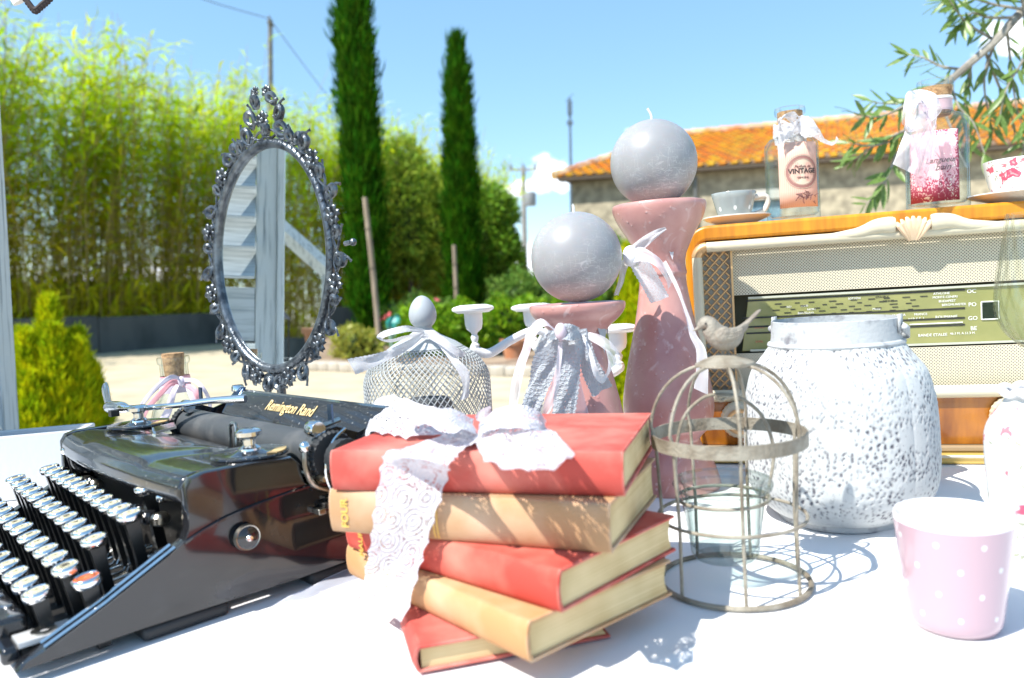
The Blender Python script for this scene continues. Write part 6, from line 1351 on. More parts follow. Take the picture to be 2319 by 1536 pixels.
# ---- lace tied round the stack, with a bow on top
def lace_bow():
    zt = .1525; z = zt+.0015
    root = thing('lace_ribbon', 'wide white lace ribbon tied in a bow over the book stack', 'ribbon', -.05, .62, 0)
    I = inv(root); lw = lace_mat('book_lace', (.72, .72, .77), 3.1, 26., 30., .47, scal=11.)
    def H(px, py, dz=0.): return TP(px, py, z+dz)
    def edge_pt(px, py, Y): return TY(px, py, Y)
    # strip: over the top cover, then falling down past the spines in front of the stack
    A = [H(1062, 958, .006), H(1000, 985, .003), H(930, 1008, .001), H(872, 1022, .001)]; B = [H(1092, 1000, .006), H(1062, 1010, .003), H(1040, 1030, .001), H(1026, 1052, .002)]
    # the fall hangs clear of the spines
    fa = [(862, 1050, .0), (850, 1110, .0), (838, 1200, .0), (826, 1290, .0), (815, 1345, .0)]; fb = [(1018, 1078, 0), (1002, 1130, 0), (975, 1215, 0), (945, 1320, 0), (912, 1412, 0)]
    yA = (.602, .603, .611, .640, .632); yB = (.586, .587, .590, .596, .586)      # lies against the fanned spines
    A += [TY(x, y, yy) for (x, y, _), yy in zip(fa, yA)]; B += [TY(x, y, yy) for (x, y, _), yy in zip(fb, yB)]
    ribbon('hanging_end', A, B, lw, root, 90, 14, .0009, conv=I, seed=1)
    # left loop lying back over the cover's edge
    ribbon('bow_loop', [H(1070, 960, .008), H(1000, 925, .014), H(930, 905, .018), H(880, 893, .014), H(850, 905, .004), H(830, 975, -.004)], [H(1075, 1000, .004), H(1000, 985, .002), H(930, 995, .001), H(880, 985, .001), H(845, 985, .0), H(825, 992, -.006)], lw, root, 60, 12, .0016, conv=I, seed=2)
    ribbon('bow_loop', [H(1072, 950, .012), H(1020, 925, .026), H(970, 918, .030), H(935, 925, .022), H(925, 945, .012)], [H(1078, 985, .008), H(1030, 965, .02), H(985, 960, .022), H(950, 965, .016), H(930, 968, .01)], lw, root, 46, 12, .0016, conv=I, seed=3)
    # right loop and end fanning to the front
    ribbon('bow_loop', [H(1085, 955, .012), H(1130, 925, .022), H(1180, 918, .026), H(1220, 930, .02), H(1235, 955, .008)], [H(1088, 990, .008), H(1130, 975, .014), H(1180, 970, .016), H(1220, 975, .012), H(1240, 985, .006)], lw, root, 46, 12, .0018, conv=I, seed=4)
    ribbon('bow_end', [H(1085, 965, .012), H(1140, 945, .012), H(1190, 945, .012), H(1240, 965, .009), H(1302, 1030, .005)], [H(1078, 1000, .006), H(1085, 1025, .005), H(1105, 1050, .008), H(1165, 1068, .012), H(1255, 1060, .010)], lw, root, 50, 16, .0016, conv=I, seed=5)
    ribbon('bow_end', [H(1075, 945, .012), H(1092, 925, .014), H(1110, 918, .012)], [H(1090, 960, .008), H(1105, 950, .01), H(1116, 940, .008)], lw, root, 16, 8, .001, conv=I, seed=6)
    c = I(H(1078, 978, .009)); mb = MB(); mb.ball(c, (.014, .011, .0095), 20, 14); mb.build('knot', lw, root)
lace_bow()
def loose_ribbon():
    root = thing('sheer_ribbon', 'loose sheer ribbon lying on the cloth between typewriter and books', 'ribbon', -.2, .7, 0); I = inv(root)
    P = lambda x, y, z=.002: TP(x, y, z)
    ribbon('strip', [P(590, 1400), P(640, 1355, .006), P(700, 1330, .008), P(770, 1295, .006), P(830, 1280)], [P(600, 1422), P(680, 1400, .005), P(740, 1375, .007), P(800, 1345, .005), P(850, 1320)], sheer_mat('organza_blue', (.72, .74, .84), .4), root, 40, 6, .0012, conv=I)
loose_ribbon()
# ================================================================== TYPEWRITER
def typewriter():
    O = TP(790, 1275, .012); ang = R_(43.5)
    # local axes: x = to the typist's right, y = towards the back, z up; right side plane x = 0, back of the base y = 0
    root = thing('typewriter', 'glossy black vintage portable typewriter with round chrome-rimmed keys', 'typewriter', O.x, O.y, 0, ang-math.pi/2)
    blk = mat('black_enamel', (.012, .012, .014), .09, c2=(.03, .032, .035), nscale=26, nlo=.55, nhi=.75, coat=.5, spec=.5, ndetail=10)
    dusty = mat('dusty_enamel', (.014, .015, .018), .18, c2=(.2, .2, .19), nscale=260, nlo=.63, nhi=.72, coat=.6, ndetail=6)
    chrome = mat('chrome', (.78, .79, .8), .1, 1., c2=(.6, .6, .6), nscale=90, nlo=.55, nhi=.8)
    nickel = mat('worn_nickel', (.55, .54, .5), .28, 1., c2=(.32, .29, .24), nscale=60)
    rubber = mat('platen_rubber', (.05, .055, .06), .5, c2=(.1, .1, .1), nscale=30, nlo=.5, nhi=.7); felt = mat('black_rubber', (.02, .022, .025), .6); inner = mat('machine_dark', (.015, .014, .013), .5)
    W = .418
    fn = lambda x: (lambda a, b, d: Vector((d, a, b)))
    # ---- side cheeks: outline in (y, z)
    side = [(-.288, .011), (-.2, .013), (-.05, .012), (.012, .014), (.045, .03), (.05, .058), (.04, .078), (.01, .088), (-.03, .096), (-.041, .104), (-.0435, .122), (-.052, .1305), (-.09, .133), (-.136, .133), (-.147, .130), (-.152, .122), (-.153, .086), (-.157, .077), (-.172, .068), (-.225, .041), (-.266, .0225), (-.284, .016)]
    def cheek(x0, x1, nm):
        mb = MB(); n = len(side); cy = sum(a for a, _ in side)/n
        def ring(x, k): return [Vector((x, -.12+(a+.12)*k, .07+(b-.07)*k)) for a, b in side]
        prof = [(x0, .985), (x0+.003, 1.0), (x1-.003, 1.0), (x1, .985)] if x1 > x0 else None
        vs = []
        for x, k in prof: vs += ring(x, k)
        fs = [tuple(range(n-1, -1, -1)), tuple(3*n+i for i in range(n))]
        for r in range(3):
            for i in range(n): fs.append((r*n+i, r*n+(i+1) % n, (r+1)*n+(i+1) % n, (r+1)*n+i))
        mb.add(vs, fs); return mb.build(nm, blk, root, angle=32)
    ck = cheek(-.016, 0, 'side_panel'); cheek(-W, -W+.016, 'side_panel')
    # raised seam across the near panel, chrome edging on its sloping front, foot, screw knob
    mb = MB(); mb.tube(crom([(.001, -.158, .076), (.0015, -.12, .089), (.0015, -.06, .097), (.001, -.005, .101)], 16), .0016, 6); mb.build('panel_seam', blk, ck)
    for dx in (.0, -.011):
        mb = MB(); mb.tube([(-.003+dx, -.165, .0735), (-.003+dx, -.225, .0425), (-.003+dx, -.268, .0235)], .0016, 8); mb.build('chrome_edge', chrome, ck)
    mb = MB(); M = Matrix(((0, 0, 1), (1, 0, 0), (0, 1, 0))); mb.lathe([(0, .012), (.006, .012), (.0105, .009), (.0115, .004), (.009, .0), (.009, -.002)], 28, (.0, -.105, .068), M=M); k_ = mb.build('side_knob', blk, ck)
    mb = MB(); mb.lathe([(.009, .0085), (.0112, .0092), (.0122, .005)], 28, (.0, -.105, .068), M=M, cap=False); mb.build('knob_ring', nickel, k_)
    mb = MB(); mb.lathe([(0, .0135), (.0025, .0133), (.0032, .012)], 14, (.0, -.105, .068), M=M, cap=False); mb.build('knob_screw', chrome, k_)
    for yy in (-.16, -.005):
        for xx in (-.02, -W+.02):
            mb = MB(); mb.box((xx+.004, yy, .0065), (.03, .075, .013)); mb.build('foot', felt, root, bevel=.005, segs=3)
    mb = MB(); mb.box((-W/2, -.13, .017), (W-.04, .30, .006)); mb.build('base_plate', inner, root)
    mb = MB(); mb.box((-W/2, .02, .058), (W-.034, .02, .08)); mb.build('back_panel', blk, root, bevel=.006)
    # ---- hood: curved front band, top deck with spool wells
    def hood(u, v):
        x = -.014-(W-.028)*u; c = math.sin(math.pi*u); bow = .010*c**.8
        sec = [(-.046, .110), (-.047, .116), (-.052, .1205), (-.075, .1265), (-.12, .1305), (-.138, .130), (-.147, .1265), (-.151, .120), (-.152, .109), (-.146, .107)]
        t = v*(len(sec)-1); k = min(int(t), len(sec)-2); f = t-k; a = sec[k][0]+(sec[k+1][0]-sec[k][0])*f; b = sec[k][1]+(sec[k+1][1]-sec[k][1])*f
        fr = min(1, max(0, (-.05-a)/.1)); mid = max(0, 1-((u-.5)/.26)**6) if abs(u-.5) < .26 else 0
        return Vector((x, a-bow*fr, b+.004*mid*math.sin(math.pi*min(1, v*1.3))))
    mb = MB(); mb.grid(hood, 60, 40); mb.build('hood', dusty, root, angle=35, solid=.003)
    # type basket opening, with ranks of type bars
    mb = MB(); mb.box((-W/2, -.088, .06), (W-.05, .07, .085)); mb.build('basket_block', inner, root)
    for k in range(28):
        t = k/27; a = math.pi*(.08+.84*t); c = Vector((-W/2, -.05, .075)); p0 = c+Vector((math.cos(a)*.1, -.075*math.sin(a)-.01, -.02)); p1 = c+Vector((math.cos(a)*.035, -.02*math.sin(a), .03)); mb = MB(); mb.tube([p0, p1], [.0014, .001], 5); mb.build('type_bar', nickel, root)
    for k in range(7):
        mb = MB(); mb.lathe([(0, .006), (.006, .006), (.0085, .003), (.0085, -.003), (.006, -.005)], 16, (-.07-k*.016*(1 if k < 4 else 0)-(.22 if k >= 4 else 0)-(k-4)*.016*(1 if k >= 4 else 0), -.153-.006*math.sin(k), .083)); mb.build('linkage_cap', blk if k % 2 else nickel, root)
    # ---- spools with knobs
    for (sx, sy, r) in ((-.04, -.075, .036), (-.366, -.072, .037)):
        z = .1335; mb = MB(); mb.lathe([(0, z+.004), (.012, z+.004), (.016, z+.0015), (r*.75, z+.0008), (r, z+.002), (r+.0008, z+.0005), (r, z-.001), (.003, z-.002)], 48, (sx, sy, 0)); sp = mb.build('ribbon_spool', dusty, root, angle=50)
        for k in range(9):
            a = R_(20+k*6); mb = MB(); u = Vector((math.cos(a), math.sin(a), 0)); mb.tube([Vector((sx, sy, z+.0018))+u*r*.62, Vector((sx, sy, z+.0025))+u*r*.95], .0008, 5); mb.build('spool_rib', mat('brass_dull', (.55, .4, .2), .35, .8), sp)
        mb = MB(); mb.lathe([(.0, .022), (.009, .0215), (.0125, .019), (.0125, .015), (.0095, .0145), (.006, .011), (.0062, .006), (.0105, .003), (.011, 0)], 28, (sx, sy, z+.003)); mb.build('spool_knob', chrome, sp, angle=40)
    # ---- carriage: platen, end caps, rails, paper rest, lever
    pz, py, pr = .1245, -.012, .0205; X = Matrix(((0, 0, 1), (1, 0, 0), (0, 1, 0)))
    mb = MB(); mb.lathe([(.0, -.352), (pr, -.352), (pr, -.004), (.0, -.004)], 48, (0, py, pz), M=X); pl = mb.build('platen', rubber, root, angle=40)
    mb = MB(); mb.lathe([(pr*1.01, -.02), (pr*1.015, -.0195)], 48, (0, py, pz), M=X, cap=False); mb.build('platen_line', nickel, pl)
    for x0, x1 in ((-.002, .01), (-.366, -.354)):
        mb = MB(); mb.lathe([(0, x0), (pr*1.12, x0), (pr*1.2, x0+.004), (pr*1.2, x1-.004), (pr*1.12, x1), (0, x1)], 60, (0, py, pz), M=X, mod=lambda th, z, s: 1+.025*math.cos(th*30)); mb.build('platen_knob', felt, root, angle=30)
    mb = MB(); mb.lathe([(pr*.6, .010), (pr*.62, .02), (pr*.9, .021), (pr*.95, .034), (pr*.5, .036), (0, .036)], 40, (0, py, pz), M=X, mod=lambda th, z, s: 1+.02*math.cos(th*20)); mb.build('platen_knob', felt, root)
    # end brackets of the carriage
    for x in (.002, -.356):
        mb = MB(); mb.prism([(-.036, .094), (.04, .094), (.052, .125), (.046, .15), (.02, .142), (-.004, .152), (-.022, .15), (-.034, .126)], x-.0015, x+.0015, lambda a, b, d: Vector((d, a, b))); mb.build('carriage_end', blk, root)
    for yy, zz, rr in ((-.030, .107, .003), (.018, .100, .0045), (.03, .112, .003)):
        mb = MB(); mb.tube([(-.40, yy, zz), (.02, yy, zz)], rr, 10); mb.build('carriage_rail', nickel, root)
    mb = MB(); mb.box((-.18, .02, .088), (.42, .05, .012)); mb.build('carriage_bed', inner, root, bevel=.003)
    # paper table with the maker's name: a long folded sheet
    sec = [(.012, .124), (.022, .1365), (.026, .142), (.040, .158), (.0445, .1625), (.050, .1635), (.058, .161), (.062, .154), (.062, .12)]
    sec = [(a+.002, b) for a, b in sec]
    mb = MB(); n = len(sec); xs = [-.337, -.333, -.02, .012, .016]
    mb.add([Vector((x, a, b-(.004 if i in (0, len(xs)-1) else 0))) for i, x in enumerate(xs) for a, b in sec], [(i*n+k, i*n+k+1, (i+1)*n+k+1, (i+1)*n+k) for i in range(len(xs)-1) for k in range(n-1)]); rest = mb.build('paper_table', dusty, root, angle=24, solid=.002)
    d = Vector((0, .014, .016)).normalized(); Mt = Matrix.Translation((-.168, .0346, .1520)) @ Matrix(((.84, 0, 0, 0), (0, d.y, -d.z, 0), (0, d.z, d.y, 0), (0, 0, 0, 1)))
    text('gilt_lettering', 'Remington Rand', .0205, mat('gold_leaf', (.85, .62, .3), .4, .2), rest, Mt, .0003, shear=.14, off=.0002)
    mb = MB(); mb.prism([(.012, .118), (.034, .152), (.047, .167), (.052, .168), (.05, .164), (.018, .118)], -.34, -.318, lambda a, b, dd: Vector((dd, a, b))); mb.build('paper_clamp', mat('blued_steel', (.07, .11, .18), .18, .9), root, bevel=.0015)
    mb = MB(); mb.lathe([(.0, .004), (.007, .004), (.0085, .001), (.0085, -.004)], 20, (-.338, .048, .166)); mb.build('pivot_screw', chrome, root)
    # return lever
    def lv(px, py, z): p = TP(px, py, z); return inv(root)(p)
    A, B, C = lv(556, 903, .163), lv(400, 918, .157), lv(285, 925, .152)
    mb = MB(); P = crom([A, A.lerp(B, .5)+Vector((0, 0, .0015)), B, B.lerp(C, .6)+Vector((0, 0, -.0008)), C], 24); mb.tube(P, crom1([.0052, .0042, .0036, .0038, .0046], 24), 10, sx=.8); lev = mb.build('return_lever', chrome, root)
    E1, E2 = lv(243, 922, .150), lv(243, 940, .150)
    mb = MB(); mb.tube(crom([C+(C-B)*-.02, C.lerp(E1, .4)+Vector((0, 0, .001)), E1], 10), [.0046, .006, .007, .0076, .008, .008, .008, .008, .0078, .006], 12, sx=.9); mb.build('lever_end', chrome, lev)
    mb = MB(); c = lv(258, 936, .147); mb.box(c, (.012, .010, .008)); mb.build('lever_socket', inner, lev)
    h0, h1 = lv(246, 916, .153), lv(236, 870, .178); mb = MB(); mb.tube(crom([h0, h0.lerp(h1, .5), h1], 12), [.0068, .0068, .0069, .007, .0072, .0074, .0076, .0077, .0076, .0072, .0058, .002], 14, sx=.5, up=(1, 0, 0)); mb.build('lever_grip', chrome, lev)
    # paper fingers / card holder, line gauge posts, margin pieces
    cx = -.165
    mb = MB(); mb.tube([(cx-.007, -.038, .118), (cx-.007, -.037, .142), (cx-.004, -.036, .1455), (cx+.006, -.036, .1455), (cx+.009, -.037, .142), (cx+.009, -.038, .118)], .0024, 8); mb.build('type_guide', nickel, root)
    mb = MB(); mb.box((cx+.03, -.037, .122), (.05, .002, .010)); mb.build('line_scale', nickel, root)
    for x in (-.004, -.33):
        mb = MB(); mb.lathe([(0, -.008), (.0075, -.008), (.0085, -.006), (.0085, .006), (.0075, .008), (0, .008)], 24, (x, -.024, .152), M=X); mb.build('feed_roller', chrome, root)
        mb = MB(); mb.tube([(x, .004, .157), (x, -.024, .152)], .0028, 8); mb.build('feed_arm', nickel, root)
        mb = MB(); mb.box((x-.001, -.005, .165), (.008, .002, .018)); mb.build('feed_tab', mat('blued_steel', (.07, .11, .18), .18, .9), root)
    mb = MB(); mb.ball((.004, -.04, .138), .006, 16, 12); mb.build('release_ball', chrome, root)
    mb = MB(); mb.tube(crom([(.004, -.04, .138), (.006, -.042, .118), (.006, -.034, .1), (.008, -.01, .088)], 12), .0028, 8); mb.build('release_lever', nickel, root)
    mb = MB(); mb.tube(crom([(.012, .0, .15), (.020, -.02, .14), (.022, -.03, .115), (.014, -.02, .09)], 16), .0016, 6); mb.build('release_wire', chrome, root)
    for k in range(6):
        mb = MB(); mb.box((.004+.002*(k % 2), .005-.012*k*.6, .082-.004*(k % 3)), (.012, .008, .006)); mb.build('escapement_piece', nickel if k % 2 else inner, root, bevel=.001)
    mb = MB(); mb.tube(crom([(.004, -.004, .086), (.02, .015, .07), (.034, .035, .052), (.02, .05, .04)], 14), .0042, 8); mb.build('carriage_release', blk, root)
    for k in range(7):   # the comb of type heads just left of the left spool
        mb = MB(); x = -.31+k*.0055; mb.box((x, -.062-.0016*k, .1345), (.0035, .034, .003), Matrix.Rotation(.5, 3, 'Z')); mb.build('type_head', chrome, root)
    # ---- keyboard
    ring = mat('key_chrome', (.8, .8, .82), .12, 1.); face = mat('key_glass', (.62, .57, .38), .45, spec=.08); keyink = mat('key_ink', (.06, .05, .04), .6); stem = mat('key_stem', (.012, .012, .012), .3); lever = mat('key_lever', (.62, .62, .6), .25, 1.)
    rk = .0104
    def proto():
        k = MB(); k.lathe([(rk*.84, .0032), (rk*.9, .0042), (rk, .0036), (rk*1.04, .001), (rk*1.0, -.003), (rk*.8, -.0042), (0, -.0042)], 32, cap=False); o = k.build('key', ring, root, angle=60)
        k = MB(); k.lathe([(0, .0040), (rk*.5, .0038), (rk*.86, .0032)], 32, cap=False); k.build('key_face', face, o, angle=180)
        k = MB(); k.lathe([(rk*.56, .0041), (rk*.62, .0041)], 24, cap=False); k.build('key_ring_print', keyink, o)
        k = MB(); k.prism([(-.006, -.004), (.006, -.004), (.0045, -.03), (.0045, -.058), (-.0045, -.058), (-.0045, -.03)], -.004, .004, lambda a, b, d: Vector((d, a, b))); k.build('key_stem', stem, o)
        return o
    rows = [  # end points (right key, left key) in the photo, height, count, letters
        ((294, 1172), (113, 1064), .097, 12, '234567890-=+'), ((214, 1226), (36, 1088), .083, 12, 'QWERTYUIOP/1'), ((150, 1288), (-32, 1130), .069, 12, 'ASDFGHJKL;,@'), ((84, 1346), (-92, 1178), .055, 11, 'ZXCVBNM,.?/')]
    first = True; P0 = proto(); Iv = inv(root)
    for (r, l, z, n, let) in rows:
        a, b = Iv(TP(*r, z)), Iv(TP(*l, z))
        for k in range(n):
            o = P0 if first else copy_tree(P0, root); first = False; p = a.lerp(b, k/(n-1)); tl = random.uniform(-.02, .02)
            o.location = p+Vector((0, 0, random.uniform(-.0008, .0008))); o.rotation_euler = (R_(9)+tl, tl, 0)
            text('key_letter', let[::-1][k], .0085, keyink, o, Matrix.Translation((0, 0, .0043)), .0001)
            mb = MB(); q = p+Vector((0, .002, -.05)); mb.tube([q, Vector((q.x, max(q.y+.03, -.17), q.z+.004)), Vector((q.x+(-W/2-q.x)*.2, -.15, .046))], .0013, 5); mb.build('key_lever', lever, root)
    # special keys: shift, red tab key, margin release
    def special(px, py, z, m, nm, sc=1.15):
        o = copy_tree(P0, root); o.name = nm; o.location = Iv(TP(px, py, z)); o.rotation_euler = (R_(8), 0, 0); o.scale = (sc, sc, 1)
        for c in list(o.children):
            if c.name.startswith('key_letter'): bpy.data.objects.remove(c)
            elif m and c.name.startswith('key_face'): c.data = c.data.copy(); c.data.materials[0] = m
        return o
    special(197, 1316, .06, mat('red_key', (.7, .16, .05), .15, coat=.6), 'red_key', 1.1); special(333, 1108, .108, None, 'margin_key', 1.05); special(158, 1018, .112, None, 'margin_key', .95)
    mb = MB(); c = Iv(TP(366, 1126, .1)); mb.ball(c, .0062, 16, 12); mb.build('margin_ball', chrome, root); mb = MB(); mb.tube([c, c+Vector((.02, .012, .0))], .0036, 10); mb.build('margin_shaft', nickel, root)
    c = Iv(TP(170, 1040, .1)); mb = MB(); mb.tube(crom([c+Vector((0, -.002, .008)), c+Vector((0, .0, -.008)), c+Vector((.012, .012, -.014)), c+Vector((.022, .03, -.004))], 12), .0042, 8); mb.build('margin_hook', blk, root)
    # front frame and space bar
    mb = MB(); mb.box((-W/2, -.287, .018), (W-.036, .014, .014)); mb.build('front_rail', blk, root, bevel=.004)
    mb = MB(); mb.box((-.03, -.262, .0245), (.024, .04, .004)); o = mb.build('front_plate', mat('pale_plate', (.6, .6, .6), .4, .3), root); q = MB(); q.lathe([(.004, .0), (.0095, .0), (.0095, .0012), (.004, .0012)], 24, (-.03, -.262, .0267), cap=False); q.build('plate_ring', nickel, o)
    a = Iv(TP(46, 1430, .028)); mb = MB(); mb.box((a.x-.13, a.y-.004, .03), (.25, .022, .018)); sb = mb.build('space_bar', blk, root, bevel=.004, segs=3); mb = MB(); mb.tube([(a.x-.004, a.y-.016, .023), (a.x-.25, a.y-.016, .023)], .002, 8); mb.build('space_bar_trim', chrome, sb)
    return root
typewriter()
# ================================================================== OVAL MIRROR
def mirror():
    Y = 1.2; C = TY(613, 582, Y); th = R_(MIR_ROT)
    pewter = mat('pewter', (.17, .19, .21), .3, .8, c2=(.05, .058, .07), nscale=70, nlo=.4, nhi=.65, bump=.5, bscale=260)
    root = thing('oval_mirror', 'oval table mirror in an ornate openwork pewter frame', 'mirror', C.x, C.y, 0, th)
    s = Y/FPX; zc = C.z; a, b = 152*s/math.cos(R_(34)), 247*s     # half axes of the glass
    # local: x along the mirror's width, y into the back, z up
    tilt = Matrix.Rotation(R_(MIR_TILT), 3, 'X')
    def L(x, z, y=0.): return Vector((0, 0, zc)) + tilt @ Vector((x, y, z))
    def ell(t, k=0., y=0.): return L((a+k)*math.cos(t), (b+k)*math.sin(t), y)
    n = 96; mb = MB(); mb.add([L(0, 0, .001)]+[ell(2*math.pi*i/n, .001, .001) for i in range(n)], [(0, 1+i, 1+(i+1) % n) for i in range(n)]); mb.build('mirror_glass', mat('silvered_glass', (.86, .9, .9), .012, 1.), root, smooth=False)
    mb = MB(); mb.add([L(0, 0, .008)]+[ell(2*math.pi*i/n, .006, .008) for i in range(n)], [(0, 1+(i+1) % n, 1+i) for i in range(n)]); mb.build('backing', mat('backing_board', (.06, .05, .04), .9), root, smooth=False)
    mb = MB(); mb.tube([ell(2*math.pi*i/120, .0045) for i in range(120)], .0072, 10, closed=True); rim = mb.build('inner_rim', pewter, root)
    for i in range(76):     # gadrooned beads on the rim
        t = 2*math.pi*i/76; p = ell(t, .0065, -.005); tg = (ell(t+.01, .006)-ell(t-.01, .006)).normalized(); o = Vector((math.cos(t), 0, math.sin(t)))
        q = MB(); q.tube([p-tg*.002-o*.0035, p, p+tg*.003+o*.004], [.0014, .0024, .0012], 6); q.build('gadroon', pewter, rim)
    def flower(t, k, r, y=-.004):
        c = ell(t, k, y); mb = MB(); 
        for j in range(6):
            ph = j*math.pi/3+t; d = tilt @ Vector((math.cos(ph), 0, math.sin(ph))); e = tilt @ Vector((-math.sin(ph), 0, math.cos(ph))); f = tilt @ Vector((0, -1, 0))
            pts = [c+d*r*.18+f*.001, c+d*r*.55+e*r*.34+f*.0032, c+d*r*.95+e*r*.2+f*.0012, c+d*r*.9+f*.0034, c+d*r*.95-e*r*.2+f*.0012, c+d*r*.55-e*r*.34+f*.0032, c+d*r*.55+f*.0008]
            mb.add(pts, [(0, 1, 6), (1, 2, 3, 6), (3, 4, 5, 6), (0, 6, 5)])
        mb.ball(c+tilt @ Vector((0, -.002, 0)), r*.24, 8, 6); return mb.build('flower', pewter, root, angle=60, solid=.0014, fix=False)
    def scroll(t, k, size, flip=1, turn=0.):
        """a C-shaped acanthus scroll with a curled end and a leafy tip"""
        c = ell(t, k); o = (ell(t, k+.01)-ell(t, k)).normalized(); tg = (ell(t+.02, k)-ell(t-.02, k)).normalized()*flip
        co, si = math.cos(turn), math.sin(turn); X = tg*co+o*si; Z = o*co-tg*si
        pts = []; rad = []
        for i in range(30):
            u = i/29; ang = -.6+u*5.6; rr = size*(.62*(1-u)**.9+.13); ctr = X*(size*(-.55+.85*u))
            pts.append(c+ctr+(X*math.cos(ang)+Z*math.sin(ang))*rr+tilt @ Vector((0, -.004*math.sin(u*3.1), 0))); rad.append(.0022+.003*math.sin(math.pi*min(1, u*1.1+.05))**1.2)
        mb = MB(); mb.tube(pts, rad, 7); mb.ball(pts[-1], .0032, 8, 6)
        P = crom([pts[0], pts[0]-X*size*.4+Z*size*.25, pts[0]-X*size*.55+Z*size*.7], 8); mb.tube(P, [.0034, .0036, .0034, .003, .0026, .002, .0014, .0008], 7, sx=.7)
        P = crom([pts[8], pts[8]+Z*size*.35-X*size*.1, pts[8]+Z*size*.6-X*size*.35], 8); mb.tube(P, [.003, .003, .0028, .0026, .0022, .0018, .0022, .0026], 7, sx=.7)
        return mb.build('scroll', pewter, root)
    D = math.radians
    for ph, amp in ((0, .006), (math.pi, .006)):     # two interlacing vines tie the openwork together
        q = MB(); q.tube([ell(2*math.pi*i/240, .0185+amp*math.sin(2*math.pi*i/240*18+ph), -.001) for i in range(240)], .0021, 6, closed=True); q.build('vine', pewter, root)
    for i in range(12):
        t = 90+30*i+15
        if abs(((t-90+180) % 360)-180) < 20: continue
        flower(D(t), .0215, .0165)
    for i in range(12):
        t = 90+30*i
        if abs(((t-90+180) % 360)-180) < 5: continue
        f = 1 if ((t-90) % 360) < 180 else -1
        scroll(D(t+4*f), .0225, .0235, -f, .15*f); scroll(D(t-7*f), .019, .017, f, -.3*f)
    for t, k, sz, f, tr in [(74, .024, .026, -1, .5), (106, .024, .026, 1, -.5), (80, .046, .025, 1, .2), (100, .046, .025, -1, -.2), (84, .07, .018, -1, .4), (96, .07, .018, 1, -.4), (90, .022, .018, 1, 0), (62, .024, .019, 1, .5), (118, .024, .019, -1, -.5), (-84, .022, .022, 1, .2), (-96, .022, .022, -1, -.2)]:
        scroll(D(t), k, sz, f, tr)
    flower(D(90), .040, .015); flower(D(87), .082, .010); flower(D(94), .086, .009)
    mb = MB(); q = ell(D(2), .034); mb.tube([q, q+tilt @ Vector((.012, 0, .001))], .0035, 8); mb.ball(q+tilt @ Vector((.016, 0, .001)), .0055, 12, 8); mb.build('swivel_knob', pewter, root)
    zb = (L(0, -b-.012)).z
    mb = MB(); mb.lathe([(0, 0), (.062, 0), (.062, .004), (.05, .009), (.02, .014), (.009, .022), (.007, .05), (.012, .062), (.007, .075), (.007, zb-.006), (.013, zb), (.006, zb+.008)], 32); mb.build('pedestal', pewter, root)
MIR_ROT = -33.; MIR_TILT = -3.
mirror()

# ================================================================== SHUTTER SCREEN, HEXAGON FRAME, POTS (seen direct at the left edge and in the mirror)
grey_wood = mat('whitewashed_wood', (.52, .57, .58), .8, c2=(.2, .24, .26), nscale=12, nlo=.5, nhi=.72, bump=.6, bscale=120, ndetail=11, stretch=(9, 9, .6))
grey_woodh = mat('whitewashed_slat', (.5, .55, .57), .8, c2=(.27, .31, .33), nscale=12, nlo=.45, nhi=.75, bump=.5, bscale=120, ndetail=11, stretch=(.7, 9, 9))
def shutter():
    far = Vector((-1.004, 1.47, 0)); ang = R_(SH_ANG)
    root = wthing('louvred_shutter', 'weathered whitewashed louvred shutter standing at the left edge', 'shutter', far, ang)
    Wd, H = .352, 2.15      # local x runs from the far stile towards the near stile, y = thickness
    def bx(nm, c, sz, m, rx=0., par=None, bev=.002):
        mb = MB(); mb.box((0, 0, 0), sz); o = mb.build(nm, m, par or root, bevel=bev); o.location = c; o.rotation_euler.x = rx; return o
    bx('stile', (.03, 0, H/2), (.06, .104, H), grey_wood); bx('stile', (Wd-.0225, 0, H/2), (.045, .034, H), grey_wood); bx('edge_bead', (Wd+.0085, 0, H/2), (.016, .05, H), grey_wood)
    for z in (.07, 1.0, H-.06): bx('rail', (Wd/2+.0075, .0005, z), (Wd-.106, .028, .12), grey_woodh)
    for z0, z1 in ((.15, .92), (1.09, H-.14)):
        k = int((z1-z0)/.062)
        for i in range(k): bx('louvre', (Wd/2+.0075, 0, z0+(z1-z0)*(i+.5)/k), (Wd-.106, .128, .008), grey_woodh, R_(-42), bev=.0015)
    mb = MB(); mb.tube([(Wd-.02+.016*math.cos(t), -.026, .82+.022*math.sin(t)) for t in [i*.35 for i in range(18)]], .005, 8, closed=True); mb.build('pull_ring', mat('rusty_iron', (.07, .05, .04), .7), root)
SH_ANG = -82.
shutter()
